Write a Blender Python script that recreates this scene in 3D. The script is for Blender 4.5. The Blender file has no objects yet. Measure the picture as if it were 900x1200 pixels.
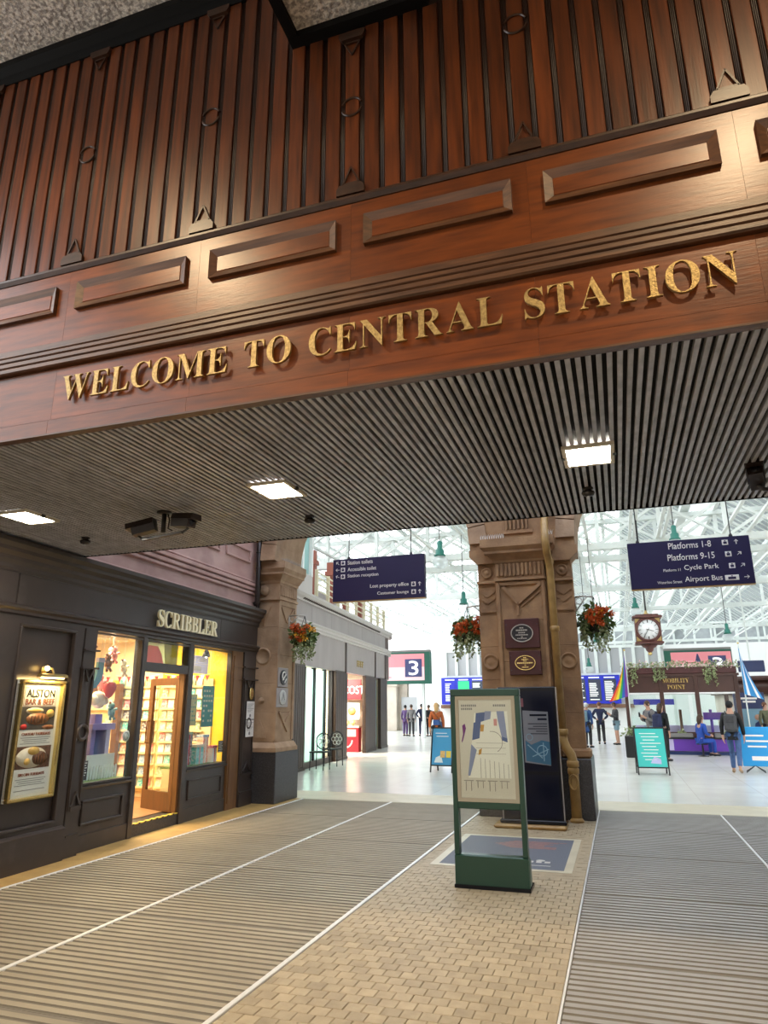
import bpy, math, random
from mathutils import Vector, Matrix
random.seed(7)
R = math.radians
scene = bpy.context.scene
COL = scene.collection

# ---------------------------------------------------------------- camera
CAM_H = 1.65
_p, _y, _r = R(15.86), R(18.32), R(-0.334)
_fw = Vector((-math.sin(_y) * math.cos(_p), math.cos(_y) * math.cos(_p), math.sin(_p)))
_rt = Vector((math.cos(_y), math.sin(_y), 0))
_up = _rt.cross(_fw)
_rt, _up = math.cos(_r) * _rt + math.sin(_r) * _up, -math.sin(_r) * _rt + math.cos(_r) * _up
cam_data = bpy.data.cameras.new('camera')
cam_data.sensor_fit = 'HORIZONTAL'
cam_data.sensor_width = 36.0
cam_data.lens = 798.2 * 36.0 / 900.0
cam_data.clip_end = 400
cam = bpy.data.objects.new('camera', cam_data)
COL.objects.link(cam)
_m = Matrix((_rt, _up, -_fw)).transposed().to_4x4()
_m.translation = (0, 0, CAM_H)
cam.matrix_world = _m
scene.camera = cam

# ---------------------------------------------------------------- world: one even overcast sky
world = bpy.data.worlds.new('overcast_sky')
scene.world = world
world.use_nodes = True
_n = world.node_tree.nodes
_bg = _n['Background']
_bg.inputs['Color'].default_value = (0.93, 0.97, 1.0, 1)
_bg.inputs['Strength'].default_value = 2.9

# ---------------------------------------------------------------- exposure
vs = scene.view_settings
vs.view_transform = 'Standard'
vs.look = 'None'
vs.gamma = 1.0
vs.exposure = 0.62
vs.use_curve_mapping = False

# ---------------------------------------------------------------- helpers
MATS = {}


def mat(name, col, rough=0.5, metal=0.0, col2=None, scale=8.0, stretch=(1, 1, 1), bump=0.0, bscale=None, vary=0.0,
        emit=0.0, emit_col=None, alpha=1.0, trans=0.0, spec=None, detail=4.0, contrast=(0.3, 0.7), coat=0.0, dirt=None):
    m = bpy.data.materials.new(name)
    m.use_nodes = True
    nt = m.node_tree
    N, L = nt.nodes, nt.links
    b = N['Principled BSDF']
    b.inputs['Roughness'].default_value = rough
    b.inputs['Metallic'].default_value = metal
    b.inputs['Base Color'].default_value = (*col, 1)
    if spec is not None:
        b.inputs['Specular IOR Level'].default_value = spec
    if coat:
        b.inputs['Coat Weight'].default_value = coat
        b.inputs['Coat Roughness'].default_value = 0.25
    if trans:
        b.inputs['Transmission Weight'].default_value = trans
    if alpha < 1:
        b.inputs['Alpha'].default_value = alpha
    if emit:
        b.inputs['Emission Color'].default_value = (*(emit_col or col), 1)
        b.inputs['Emission Strength'].default_value = emit
    src = None
    mp = None
    if col2 or bump or dirt:
        tc = N.new('ShaderNodeTexCoord')
        mp = N.new('ShaderNodeMapping')
        mp.inputs['Scale'].default_value = stretch
        L.new(tc.outputs['Object'], mp.inputs['Vector'])
        if vary:
            oi0 = N.new('ShaderNodeObjectInfo')
            mu = N.new('ShaderNodeMath'); mu.operation = 'MULTIPLY'; mu.inputs[1].default_value = 37.0
            L.new(oi0.outputs['Random'], mu.inputs[0])
            cx = N.new('ShaderNodeCombineXYZ')
            for k in range(3):
                L.new(mu.outputs[0], cx.inputs[k])
            L.new(cx.outputs[0], mp.inputs['Location'])
    if col2:
        nz = N.new('ShaderNodeTexNoise')
        nz.inputs['Scale'].default_value = scale
        nz.inputs['Detail'].default_value = detail
        L.new(mp.outputs[0], nz.inputs['Vector'])
        rp = N.new('ShaderNodeValToRGB')
        rp.color_ramp.elements[0].position = contrast[0]
        rp.color_ramp.elements[1].position = contrast[1]
        rp.color_ramp.elements[0].color = (*col, 1)
        rp.color_ramp.elements[1].color = (*col2, 1)
        L.new(nz.outputs['Fac'], rp.inputs['Fac'])
        src = rp.outputs['Color']
    if dirt:
        dcol, dscale, dlo, dhi = dirt
        nd = N.new('ShaderNodeTexNoise')
        nd.inputs['Scale'].default_value = dscale
        nd.inputs['Detail'].default_value = 6
        tc2 = N.new('ShaderNodeTexCoord')
        L.new(tc2.outputs['Object'], nd.inputs['Vector'])
        rd = N.new('ShaderNodeMapRange')
        rd.inputs['From Min'].default_value = dlo
        rd.inputs['From Max'].default_value = dhi
        L.new(nd.outputs['Fac'], rd.inputs['Value'])
        mx = N.new('ShaderNodeMix'); mx.data_type = 'RGBA'
        L.new(rd.outputs[0], mx.inputs['Factor'])
        if src:
            L.new(src, mx.inputs['A'])
        else:
            mx.inputs['A'].default_value = (*col, 1)
        mx.inputs['B'].default_value = (*dcol, 1)
        src = mx.outputs['Result']
    if vary:
        oi = N.new('ShaderNodeObjectInfo')
        mr = N.new('ShaderNodeMapRange')
        mr.inputs['To Min'].default_value = 1 - vary
        mr.inputs['To Max'].default_value = 1 + vary
        L.new(oi.outputs['Random'], mr.inputs['Value'])
        hs = N.new('ShaderNodeHueSaturation')
        L.new(mr.outputs[0], hs.inputs['Value'])
        if src:
            L.new(src, hs.inputs['Color'])
        else:
            hs.inputs['Color'].default_value = (*col, 1)
        src = hs.outputs['Color']
    if src:
        L.new(src, b.inputs['Base Color'])
    if bump:
        nb = N.new('ShaderNodeTexNoise')
        nb.inputs['Scale'].default_value = bscale or scale
        nb.inputs['Detail'].default_value = 5
        L.new(mp.outputs[0], nb.inputs['Vector'])
        bp = N.new('ShaderNodeBump')
        bp.inputs['Strength'].default_value = bump
        bp.inputs['Distance'].default_value = 0.02
        L.new(nb.outputs['Fac'], bp.inputs['Height'])
        L.new(bp.outputs[0], b.inputs['Normal'])
    MATS[name] = m
    return m


def thin_glass(name, tint=(1, 1, 1), refl=0.08, rough=0.02, body=None, body_w=0.0, k=0.8):
    """window pane: clear, with a weak mirror and, if asked, a milky body"""
    m = bpy.data.materials.new(name)
    m.use_nodes = True
    nt = m.node_tree
    N, L = nt.nodes, nt.links
    N.remove(N['Principled BSDF'])
    out = N['Material Output']
    tr = N.new('ShaderNodeBsdfTransparent'); tr.inputs[0].default_value = (*tint, 1)
    gl = N.new('ShaderNodeBsdfGlossy'); gl.inputs['Roughness'].default_value = rough
    fr = N.new('ShaderNodeLayerWeight'); fr.inputs['Blend'].default_value = 0.5
    pw = N.new('ShaderNodeMath'); pw.operation = 'POWER'; pw.inputs[1].default_value = 4.0
    L.new(fr.outputs['Facing'], pw.inputs[0])
    mx = N.new('ShaderNodeMixShader')
    mu = N.new('ShaderNodeMath'); mu.operation = 'MULTIPLY_ADD'; mu.inputs[1].default_value = k; mu.inputs[2].default_value = refl
    L.new(pw.outputs[0], mu.inputs[0])
    L.new(mu.outputs[0], mx.inputs[0]); L.new(tr.outputs[0], mx.inputs[1]); L.new(gl.outputs[0], mx.inputs[2])
    last = mx
    if body:
        tl = N.new('ShaderNodeBsdfTranslucent'); tl.inputs[0].default_value = (*body, 1)
        df = N.new('ShaderNodeBsdfDiffuse'); df.inputs[0].default_value = (*body, 1)
        ad = N.new('ShaderNodeMixShader'); ad.inputs[0].default_value = 0.5
        L.new(tl.outputs[0], ad.inputs[1]); L.new(df.outputs[0], ad.inputs[2])
        m2 = N.new('ShaderNodeMixShader'); m2.inputs[0].default_value = body_w
        L.new(last.outputs[0], m2.inputs[1]); L.new(ad.outputs[0], m2.inputs[2])
        last = m2
    L.new(last.outputs[0], out.inputs['Surface'])
    MATS[name] = m
    return m


class MB:
    """collects boxes, prisms, tubes and lathes; build() links them as one mesh object"""

    def __init__(self):
        self.v, self.f, self.sm = [], [], []

    def add(self, vs_, fs_, smooth=False):
        o = len(self.v)
        self.v += [tuple(a) for a in vs_]
        self.f += [tuple(i + o for i in q) for q in fs_]
        self.sm += [smooth] * len(fs_)
        return self

    def box(self, x0, x1, y0, y1, z0, z1):
        vs_ = [(x, y, z) for z in (z0, z1) for y in (y0, y1) for x in (x0, x1)]
        return self.add(vs_, [(0, 2, 3, 1), (4, 5, 7, 6), (0, 1, 5, 4), (2, 6, 7, 3), (0, 4, 6, 2), (1, 3, 7, 5)])

    def cbox(self, x0, x1, y0, y1, z0, z1, c=0.01):
        """box with chamfered vertical and horizontal edges (a soft outline)"""
        poly = [(x0 + c, y0), (x1 - c, y0), (x1, y0 + c), (x1, y1 - c), (x1 - c, y1), (x0 + c, y1), (x0, y1 - c), (x0, y0 + c)]
        cx, cy = (x0 + x1) / 2, (y0 + y1) / 2
        kx, ky = 1 - 2 * c / max(x1 - x0, 1e-6), 1 - 2 * c / max(y1 - y0, 1e-6)
        ins = [((x - cx) * kx + cx, (y - cy) * ky + cy) for x, y in poly]
        vs_ = [(x, y, z0) for x, y in ins] + [(x, y, z0 + c) for x, y in poly] + [(x, y, z1 - c) for x, y in poly] + [(x, y, z1) for x, y in ins]
        fs_ = [tuple(range(7, -1, -1)), tuple(range(24, 32))]
        for k in range(3):
            for i in range(8):
                j = (i + 1) % 8
                fs_.append((k * 8 + i, k * 8 + j, k * 8 + 8 + j, k * 8 + 8 + i))
        return self.add(vs_, fs_)

    def prism(self, poly, axis, a, b):
        """extrude a 2-D outline along an axis; outline coordinates are the two other axes in x,y,z order"""
        def P(u, w, t):
            return {'x': (t, u, w), 'y': (u, t, w), 'z': (u, w, t)}[axis]
        n = len(poly)
        vs_ = [P(u, w, a) for u, w in poly] + [P(u, w, b) for u, w in poly]
        fs_ = [tuple(range(n)), tuple(range(2 * n - 1, n - 1, -1))]
        fs_ += [(i, i + n, (i + 1) % n + n, (i + 1) % n) for i in range(n)]
        return self.add(vs_, fs_)

    def tube(self, pts, r, n=8, cap=True):
        pts = [Vector(p) for p in pts]
        rr = r if isinstance(r, (list, tuple)) else [r] * len(pts)
        rings = []
        prev = None
        for i, p in enumerate(pts):
            d = (pts[min(i + 1, len(pts) - 1)] - pts[max(i - 1, 0)]).normalized()
            ref = prev if prev is not None else (Vector((0, 0, 1)) if abs(d.z) < 0.9 else Vector((1, 0, 0)))
            u = (ref - d * ref.dot(d)).normalized()
            prev = u
            w = d.cross(u)
            rings.append([p + (u * math.cos(2 * math.pi * k / n) + w * math.sin(2 * math.pi * k / n)) * rr[i] for k in range(n)])
        vs_ = [q for ring in rings for q in ring]
        fs_ = []
        for i in range(len(pts) - 1):
            for k in range(n):
                j = (k + 1) % n
                fs_.append((i * n + k, i * n + j, (i + 1) * n + j, (i + 1) * n + k))
        if cap:
            fs_.append(tuple(range(n - 1, -1, -1)))
            fs_.append(tuple((len(pts) - 1) * n + k for k in range(n)))
        return self.add(vs_, fs_, n > 6)

    def bar(self, a, b, w, h=None):
        """square-section bar from a to b"""
        a, b = Vector(a), Vector(b)
        d = (b - a).normalized()
        ref = Vector((0, 0, 1)) if abs(d.z) < 0.95 else Vector((0, 1, 0))
        u = (ref - d * ref.dot(d)).normalized()
        s = d.cross(u)
        h = h or w
        vs_ = [p + s * (sx * w / 2) + u * (sy * h / 2) for p in (a, b) for sx, sy in ((-1, -1), (1, -1), (1, 1), (-1, 1))]
        return self.add(vs_, [(3, 2, 1, 0), (4, 5, 6, 7), (0, 1, 5, 4), (1, 2, 6, 5), (2, 3, 7, 6), (3, 0, 4, 7)])

    def lathe(self, prof, c=(0, 0, 0), n=16, axis='z'):
        """revolve (radius, height) pairs"""
        vs_ = []
        for r_, h in prof:
            for k in range(n):
                a = 2 * math.pi * k / n
                p = (r_ * math.cos(a), r_ * math.sin(a), h)
                if axis == 'y':
                    p = (p[0], h, p[1])
                elif axis == 'x':
                    p = (h, p[0], p[1])
                vs_.append((p[0] + c[0], p[1] + c[1], p[2] + c[2]))
        fs_ = []
        for i in range(len(prof) - 1):
            for k in range(n):
                j = (k + 1) % n
                fs_.append((i * n + k, i * n + j, (i + 1) * n + j, (i + 1) * n + k))
        if prof[0][0] > 1e-4:
            fs_.append(tuple(range(n - 1, -1, -1)))
        if prof[-1][0] > 1e-4:
            fs_.append(tuple((len(prof) - 1) * n + k for k in range(n)))
        return self.add(vs_, fs_, True)

    def ball(self, c, r, n=10, m=6):
        rx, ry, rz = r if isinstance(r, (list, tuple)) else (r, r, r)
        vs_ = [(c[0], c[1], c[2] - rz)]
        for i in range(1, m):
            t = math.pi * i / m
            for k in range(n):
                a = 2 * math.pi * k / n
                vs_.append((c[0] + rx * math.sin(t) * math.cos(a), c[1] + ry * math.sin(t) * math.sin(a), c[2] - rz * math.cos(t)))
        vs_.append((c[0], c[1], c[2] + rz))
        fs_ = [(0, 1 + (k + 1) % n, 1 + k) for k in range(n)]
        for i in range(m - 2):
            for k in range(n):
                j = (k + 1) % n
                fs_.append((1 + i * n + k, 1 + i * n + j, 1 + (i + 1) * n + j, 1 + (i + 1) * n + k))
        e = len(vs_) - 1
        fs_ += [(e, 1 + (m - 2) * n + k, 1 + (m - 2) * n + (k + 1) % n) for k in range(n)]
        return self.add(vs_, fs_, True)

    def ring(self, c, R0, r0, axis='y', n=20, m=8, a0=0, a1=360, sq=1.0):
        pts = []
        full = abs(a1 - a0) >= 360
        for k in range(n + (0 if full else 1)):
            a = R(a0 + (a1 - a0) * k / n)
            u, w = R0 * math.cos(a), R0 * sq * math.sin(a)
            pts.append({'y': (c[0] + u, c[1], c[2] + w), 'x': (c[0], c[1] + u, c[2] + w), 'z': (c[0] + u, c[1] + w, c[2])}[axis])
        if full:
            pts.append(pts[0])
        return self.tube(pts, r0, m, cap=not full)

    def quad(self, a, b, c, d):
        return self.add([a, b, c, d], [(0, 1, 2, 3)])

    def mesh(self, name, material=None):
        me = bpy.data.meshes.new(name)
        me.from_pydata(self.v, [], self.f)
        me.polygons.foreach_set('use_smooth', self.sm)
        if material:
            me.materials.append(MATS[material] if isinstance(material, str) else material)
        me.update()
        return me

    def build(self, name, material=None, parent=None, loc=None, rotz=0.0):
        return link(self.mesh(name, material), name, parent, loc, rotz)


def link(me, name, parent=None, loc=None, rotz=0.0, rot=None, scale=None):
    o = bpy.data.objects.new(name, me)
    COL.objects.link(o)
    if parent is not None:
        o.parent = parent
    if loc is not None:
        o.location = loc
    if rot is not None:
        o.rotation_euler = rot
    elif rotz:
        o.rotation_euler = (0, 0, rotz)
    if scale is not None:
        o.scale = scale
    return o


def tag(o, label, cat, group=None):
    o['label'] = label
    o['category'] = cat
    if group:
        o['group'] = group
    return o


def thing(name, label, cat, loc=(0, 0, 0), rotz=0.0, group=None):
    o = bpy.data.objects.new(name, None)
    o.empty_display_size = 0.1
    COL.objects.link(o)
    o.location = loc
    o.rotation_euler = (0, 0, rotz)
    return tag(o, label, cat, group)


def struct(name, loc=(0, 0, 0), rotz=0.0, label=None):
    o = bpy.data.objects.new(name, None)
    o.empty_display_size = 0.1
    COL.objects.link(o)
    o.location = loc
    o.rotation_euler = (0, 0, rotz)
    o['kind'] = 'structure'
    if label:
        o['label'] = label
    return o


def kind(o, k='structure', label=None):
    o['kind'] = k
    if label:
        o['label'] = label
    return o


def dup(root, loc=None, rotz=None, label=None, group=None):
    """copy a thing with its parts and sub-parts"""
    r_ = root.copy(); COL.objects.link(r_)
    if loc is not None:
        r_.location = loc
    if rotz is not None:
        r_.rotation_euler = (0, 0, rotz)
    if label:
        r_['label'] = label
    if group:
        r_['group'] = group
    for ch in list(root.children):
        c = ch.copy(); COL.objects.link(c); c.parent = r_
        for g in list(ch.children):
            d = g.copy(); COL.objects.link(d); d.parent = c
    return r_


# ---------------------------------------------------------------- lettering, meshed in one go
TEXTS = {}
_txt_jobs = []


def want(key, s, serif=False, ext=0.004, offset=0.0, bevel=0.0, align='LEFT'):
    _txt_jobs.append((key, s, serif, ext, offset, bevel, align))


def serif_caps(s):
    return ''.join(chr(0x1D400 + ord(c) - 65) if 'A' <= c <= 'Z' else (chr(0x1D41A + ord(c) - 97) if 'a' <= c <= 'z' else c) for c in s)


def make_texts():
    objs = []
    for key, s, serif, ext, offset, bevel, align in _txt_jobs:
        cu = bpy.data.curves.new('lettering', 'FONT')
        cu.body = serif_caps(s) if serif else s
        cu.size = 1.0
        cu.extrude = ext
        cu.offset = offset
        cu.bevel_depth = bevel
        cu.align_x = align
        cu.resolution_u = 3
        o = bpy.data.objects.new('lettering', cu)
        COL.objects.link(o)
        objs.append((key, o, cu))
    dg = bpy.context.evaluated_depsgraph_get()
    for key, o, cu in objs:
        me = bpy.data.meshes.new_from_object(o.evaluated_get(dg))
        if len(me.vertices) == 0:
            me.from_pydata([(0, 0, 0), (.1, 0, 0), (0, .1, 0)], [], [(0, 1, 2)])
        xs = [v.co.x for v in me.vertices]; ys = [v.co.y for v in me.vertices]
        TEXTS[key] = (me, min(xs), max(xs), min(ys), max(ys))
    for key, o, cu in objs:
        bpy.data.objects.remove(o)
        bpy.data.curves.remove(cu)


def text_part(key, material, parent, origin, right, up, height=None, width=None, name='lettering', anchor='left', depth=1.0):
    """put a text mesh on a plane: origin, unit vectors right / up in the parent's frame; height = cap height of the block"""
    me, x0, x1, y0, y1 = TEXTS[key]
    sy = (height / (y1 - y0)) if height else (width / (x1 - x0))
    sx = (width / (x1 - x0)) if width else sy
    right, up = Vector(right), Vector(up)
    out = right.cross(up)
    m2 = me.copy()
    dx = {'left': 0, 'right': -(x1 - x0) * sx, 'centre': -(x1 - x0) * sx / 2}[anchor]
    o0 = Vector(origin)
    for v in m2.vertices:
        c = v.co
        v.co = o0 + right * ((c.x - x0) * sx + dx) + up * ((c.y - y0) * sy) + out * (c.z * depth)
    m2.materials.clear()
    m2.materials.append(MATS[material])
    return link(m2, name, parent)
# ---------------------------------------------------------------- materials
mat('wood', (0.155, 0.038, 0.009), 0.36, spec=0.35, col2=(0.055, 0.015, 0.005), scale=3.0, stretch=(9, 9, 1.1), vary=0.22, coat=0.12, bump=0.05, bscale=12, dirt=((0.03, 0.010, 0.006), 2.2, 0.55, 0.8))
mat('wood_h', (0.215, 0.053, 0.009), 0.33, spec=0.4, col2=(0.10, 0.025, 0.006), scale=3.0, stretch=(0.9, 9, 8), vary=0.12, coat=0.12, bump=0.05, bscale=12, dirt=((0.045, 0.014, 0.007), 1.6, 0.55, 0.8))
mat('wood_dark', (0.055, 0.022, 0.010), 0.38, col2=(0.025, 0.011, 0.006), scale=4, stretch=(2, 9, 8), coat=0.15, bump=0.06, bscale=14)
mat('wood_mould', (0.145, 0.062, 0.026), 0.40, col2=(0.06, 0.026, 0.013), scale=4, stretch=(0.8, 8, 10), coat=0.15, bump=0.08, bscale=14)
mat('batten', (0.022, 0.008, 0.004), 0.42, coat=0.1)
mat('black_trim', (0.004, 0.004, 0.004), 0.6, spec=0.15)
mat('gold_letter', (0.52, 0.37, 0.145), 0.42, 0.6, col2=(0.26, 0.175, 0.07), scale=60, bump=0.25, bscale=110)
mat('letter_cream', (0.97, 0.86, 0.56), 0.35)
mat('stipple', (0.88, 0.84, 0.78), 0.95, col2=(0.36, 0.34, 0.32), scale=38, detail=2, bump=1.0, bscale=30, contrast=(0.38, 0.6))
mat('rib', (0.50, 0.50, 0.54), 0.42, 0.1, col2=(0.30, 0.30, 0.325), scale=5, stretch=(3, 1.5, 3), vary=0.12, bump=0.04, bscale=30)
mat('rib_gap', (0.004, 0.004, 0.004), 0.9)
mat('lamp_frame', (0.72, 0.66, 0.52), 0.45)
mat('lamp_glow', (1, 0.93, 0.78), 0.5, emit=75.0, emit_col=(1, 0.93, 0.80))
mat('downlight_glow', (1, 0.8, 0.55), 0.5, emit=20.0, emit_col=(1, 0.80, 0.52))
mat('cctv_black', (0.012, 0.009, 0.008), 0.4)
mat('cctv_brown', (0.020, 0.011, 0.008), 0.35)
mat('shop_paint', (0.054, 0.041, 0.036), 0.36, col2=(0.040, 0.030, 0.027), scale=3, coat=0.1, bump=0.02, bscale=20, dirt=((0.09, 0.075, 0.068), 3, 0.6, 0.9))
mat('shop_brown', (0.20, 0.095, 0.030), 0.38, col2=(0.13, 0.055, 0.018), scale=3, stretch=(6, 6, 1), coat=0.2)
mat('door_wood', (0.11, 0.038, 0.010), 0.35, col2=(0.07, 0.024, 0.007), scale=3, stretch=(6, 6, 1), coat=0.25)
mat('red_wall', (0.55, 0.36, 0.32), 0.42, col2=(0.45, 0.27, 0.235), scale=2.5, stretch=(1, 1, 2), dirt=((0.24, 0.13, 0.115), 1.4, 0.55, 0.85))
mat('brass', (0.72, 0.55, 0.22), 0.25, 0.9)
mat('brass_dull', (0.45, 0.33, 0.13), 0.38, 0.7)
mat('poster_cream', (0.83, 0.80, 0.72), 0.6)
mat('poster_white', (0.80, 0.78, 0.74), 0.5)
mat('ink_black', (0.012, 0.011, 0.012), 0.6)
mat('ink_brown', (0.30, 0.10, 0.06), 0.6)
mat('ink_grey', (0.22, 0.21, 0.20), 0.6)
mat('meat', (0.16, 0.045, 0.022), 0.35, col2=(0.45, 0.19, 0.08), scale=26, bump=0.3)
mat('meat_dark', (0.05, 0.022, 0.015), 0.4, col2=(0.20, 0.09, 0.05), scale=40)
mat('sauce', (0.62, 0.35, 0.07), 0.3, col2=(0.80, 0.55, 0.20), scale=18)
mat('plate_white', (0.70, 0.62, 0.52), 0.3)
mat('dark_plate', (0.05, 0.045, 0.045), 0.4, col2=(0.12, 0.10, 0.09), scale=14)
thin_glass("pane", (0.97, 0.99, 0.98), 0.025, k=0.5)
thin_glass('pane_green', (0.95, 0.98, 0.97), 0.03)
thin_glass('pane_aqua', (0.75, 0.97, 0.96), 0.04, body=(0.62, 0.86, 0.85), body_w=0.55)
thin_glass('roof_pane', (0.97, 0.985, 1.0), 0.0, body=(0.92, 0.95, 0.97), body_w=0.25)
mat('cream_wall', (0.80, 0.66, 0.42), 0.7)
mat('yellow_wall', (0.86, 0.60, 0.03), 0.6)
mat('rack_cream', (0.80, 0.66, 0.38), 0.6)
mat('shop_floor', (0.36, 0.20, 0.09), 0.4, col2=(0.28, 0.14, 0.06), scale=5)
mat('hazard_yellow', (0.80, 0.62, 0.08), 0.5)
mat('grass_strip', (0.10, 0.22, 0.05), 0.8, col2=(0.05, 0.12, 0.03), scale=60, bump=0.6)
mat('stone', (0.40, 0.235, 0.115), 0.75, col2=(0.27, 0.15, 0.075), scale=4.5, bump=0.25, bscale=26, dirt=((0.09, 0.05, 0.032), 1.5, 0.5, 0.8))
mat('stone_pale', (0.46, 0.31, 0.195), 0.75, col2=(0.33, 0.205, 0.12), scale=4.5, bump=0.25, bscale=26, dirt=((0.12, 0.07, 0.04), 1.3, 0.52, 0.8))
mat('granite', (0.030, 0.028, 0.030), 0.35, col2=(0.085, 0.08, 0.085), scale=90, detail=2, contrast=(0.45, 0.7))
mat('pipe_tan', (0.42, 0.26, 0.085), 0.42, col2=(0.30, 0.175, 0.055), scale=9, bump=0.08)
mat('maroon', (0.060, 0.014, 0.014), 0.45, col2=(0.085, 0.02, 0.02), scale=7)
mat('plaque_black', (0.012, 0.012, 0.018), 0.3)
mat('plaque_brown', (0.10, 0.04, 0.02), 0.35, 0.3)
mat('silver', (0.55, 0.54, 0.52), 0.3, 0.8)
mat('spike', (0.55, 0.52, 0.48), 0.4, 0.6)
mat('green_frame', (0.010, 0.055, 0.036), 0.32, coat=0.2)
mat('green_side', (0.05, 0.13, 0.10), 0.35)
mat('map_paper', (0.66, 0.61, 0.52), 0.55)
mat('map_frame', (0.42, 0.37, 0.28), 0.5)
mat('map_blue', (0.075, 0.115, 0.26), 0.6)
mat('map_lblue', (0.25, 0.29, 0.45), 0.6)
mat('map_purple', (0.16, 0.02, 0.18), 0.6)
mat('map_orange', (0.55, 0.30, 0.06), 0.6)
mat('map_pink', (0.60, 0.28, 0.26), 0.6)
mat('map_grey', (0.36, 0.34, 0.34), 0.6)
mat('map_line', (0.28, 0.25, 0.22), 0.6)
mat('totem_black', (0.008, 0.008, 0.012), 0.25, spec=0.25)
mat('totem_edge', (0.40, 0.38, 0.38), 0.3, 0.7)
mat('screen_dark', (0.008, 0.009, 0.020), 0.12, spec=0.15)
mat('screen_grey', (0.16, 0.17, 0.20), 0.2, emit=0.05)
mat('screen_blue', (0.03, 0.10, 0.17), 0.2, emit=0.10)
mat('screen_lblue', (0.16, 0.28, 0.36), 0.2, emit=0.10)
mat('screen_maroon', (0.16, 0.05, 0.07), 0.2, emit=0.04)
mat('sign_navy', (0.016, 0.011, 0.060), 0.45)
mat('sign_underlit', (0.45, 0.26, 0.08), 0.45)
mat('sign_white', (0.86, 0.83, 0.78), 0.5)
mat('steel_white', (0.74, 0.78, 0.75), 0.45, col2=(0.64, 0.69, 0.66), scale=2)
mat('steel_cream', (0.70, 0.68, 0.58), 0.5)
mat('rod_dark', (0.06, 0.06, 0.06), 0.4, 0.5)
mat('lamp_green', (0.02, 0.17, 0.13), 0.4)
thin_glass('hall_pane', (0.9, 0.93, 1.0), 0.0, body=(0.85, 0.9, 0.95), body_w=0.25)
for _nm, _c in dict(pink=(0.80, 0.30, 0.28), sage=(0.55, 0.58, 0.42), olive=(0.62, 0.58, 0.16), lav=(0.55, 0.58, 0.78), teal=(0.16, 0.36, 0.42), grey=(0.42, 0.46, 0.38)).items():
    thin_glass('paper_' + _nm, refl=0.0, body=_c, body_w=1.0)
thin_glass('lamp_globe', (0.92, 0.96, 0.96), 0.10, body=(0.9, 0.93, 0.93), body_w=0.35)
mat('leaf', (0.075, 0.135, 0.035), 0.6, col2=(0.16, 0.24, 0.07), scale=9)
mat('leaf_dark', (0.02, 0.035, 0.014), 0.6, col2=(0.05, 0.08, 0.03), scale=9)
mat('leaf_pale', (0.22, 0.29, 0.12), 0.6, col2=(0.38, 0.42, 0.22), scale=9)
mat('orange_flower', (0.75, 0.17, 0.025), 0.55, col2=(0.50, 0.06, 0.012), scale=30)
mat('yellow_flower', (0.85, 0.45, 0.03), 0.55)
mat('pink_flower', (0.70, 0.45, 0.42), 0.6)
mat('white_flower', (0.75, 0.74, 0.66), 0.6)
mat('basket', (0.03, 0.025, 0.02), 0.7)
mat('clock_case', (0.13, 0.045, 0.035), 0.4, col2=(0.085, 0.028, 0.022), scale=12)
mat('clock_face', (0.84, 0.86, 0.86), 0.4)
mat('mat_beige', (0.37, 0.32, 0.23), 0.55, col2=(0.29, 0.245, 0.175), scale=1.6, stretch=(1, 3, 1), vary=0.06, spec=0.4, dirt=((0.13, 0.11, 0.08), 1.1, 0.56, 0.85))
mat('mat_grey', (0.36, 0.345, 0.32), 0.5, col2=(0.28, 0.265, 0.245), scale=1.6, stretch=(1, 3, 1), vary=0.05, spec=0.45, dirt=((0.14, 0.125, 0.11), 1.1, 0.56, 0.85))
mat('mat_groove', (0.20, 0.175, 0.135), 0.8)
mat('gable', (0.40, 0.43, 0.44), 0.5, col2=(0.30, 0.32, 0.33), scale=1.5)
mat('roof_board', (0.36, 0.39, 0.40), 0.6)
mat('strip_metal', (0.78, 0.77, 0.74), 0.4, 0.2)
mat('paver', (0.42, 0.335, 0.215), 0.55, col2=(0.33, 0.26, 0.165), scale=9, vary=0.14, bump=0.1, bscale=60)
mat('paver_joint', (0.19, 0.135, 0.08), 0.8)
mat('tan_strip', (0.50, 0.33, 0.12), 0.5, col2=(0.40, 0.25, 0.085), scale=6, bump=0.08, bscale=50)
mat('cream_band', (0.66, 0.60, 0.44), 0.4, col2=(0.56, 0.50, 0.36), scale=3)
mat('mosaic_blue', (0.16, 0.17, 0.20), 0.6, col2=(0.11, 0.12, 0.15), scale=60)
mat('mosaic_red', (0.36, 0.18, 0.15), 0.6, col2=(0.22, 0.13, 0.13), scale=20)
mat('mosaic_white', (0.62, 0.60, 0.55), 0.6)
mat('shop_grey', (0.38, 0.335, 0.32), 0.45, col2=(0.33, 0.285, 0.27), scale=2, stretch=(1, 1, .5))
mat('shop_grey_pale', (0.54, 0.50, 0.475), 0.45)
mat('timber', (0.060, 0.033, 0.020), 0.42, col2=(0.040, 0.022, 0.013), scale=3, stretch=(6, 6, 1))
mat('cafe_red', (0.42, 0.012, 0.022), 0.4, emit=0.15, emit_col=(0.42, 0.012, 0.022))
mat('cafe_white', (0.9, 0.88, 0.85), 0.4)
mat('cafe_cream', (0.78, 0.70, 0.55), 0.5)
mat('cafe_blue', (0.03, 0.05, 0.28), 0.4)
mat('kiosk_brown', (0.075, 0.030, 0.022), 0.4, col2=(0.055, 0.022, 0.016), scale=3)
mat('kiosk_purple', (0.13, 0.035, 0.36), 0.35)
mat('lavender', (0.52, 0.46, 0.68), 0.4)
mat('ad_pink', (0.72, 0.24, 0.27), 0.4, emit=0.12, emit_col=(0.95, 0.36, 0.40))
mat('ad_pale', (0.80, 0.52, 0.54), 0.4, emit=0.12, emit_col=(0.95, 0.70, 0.72))
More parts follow.
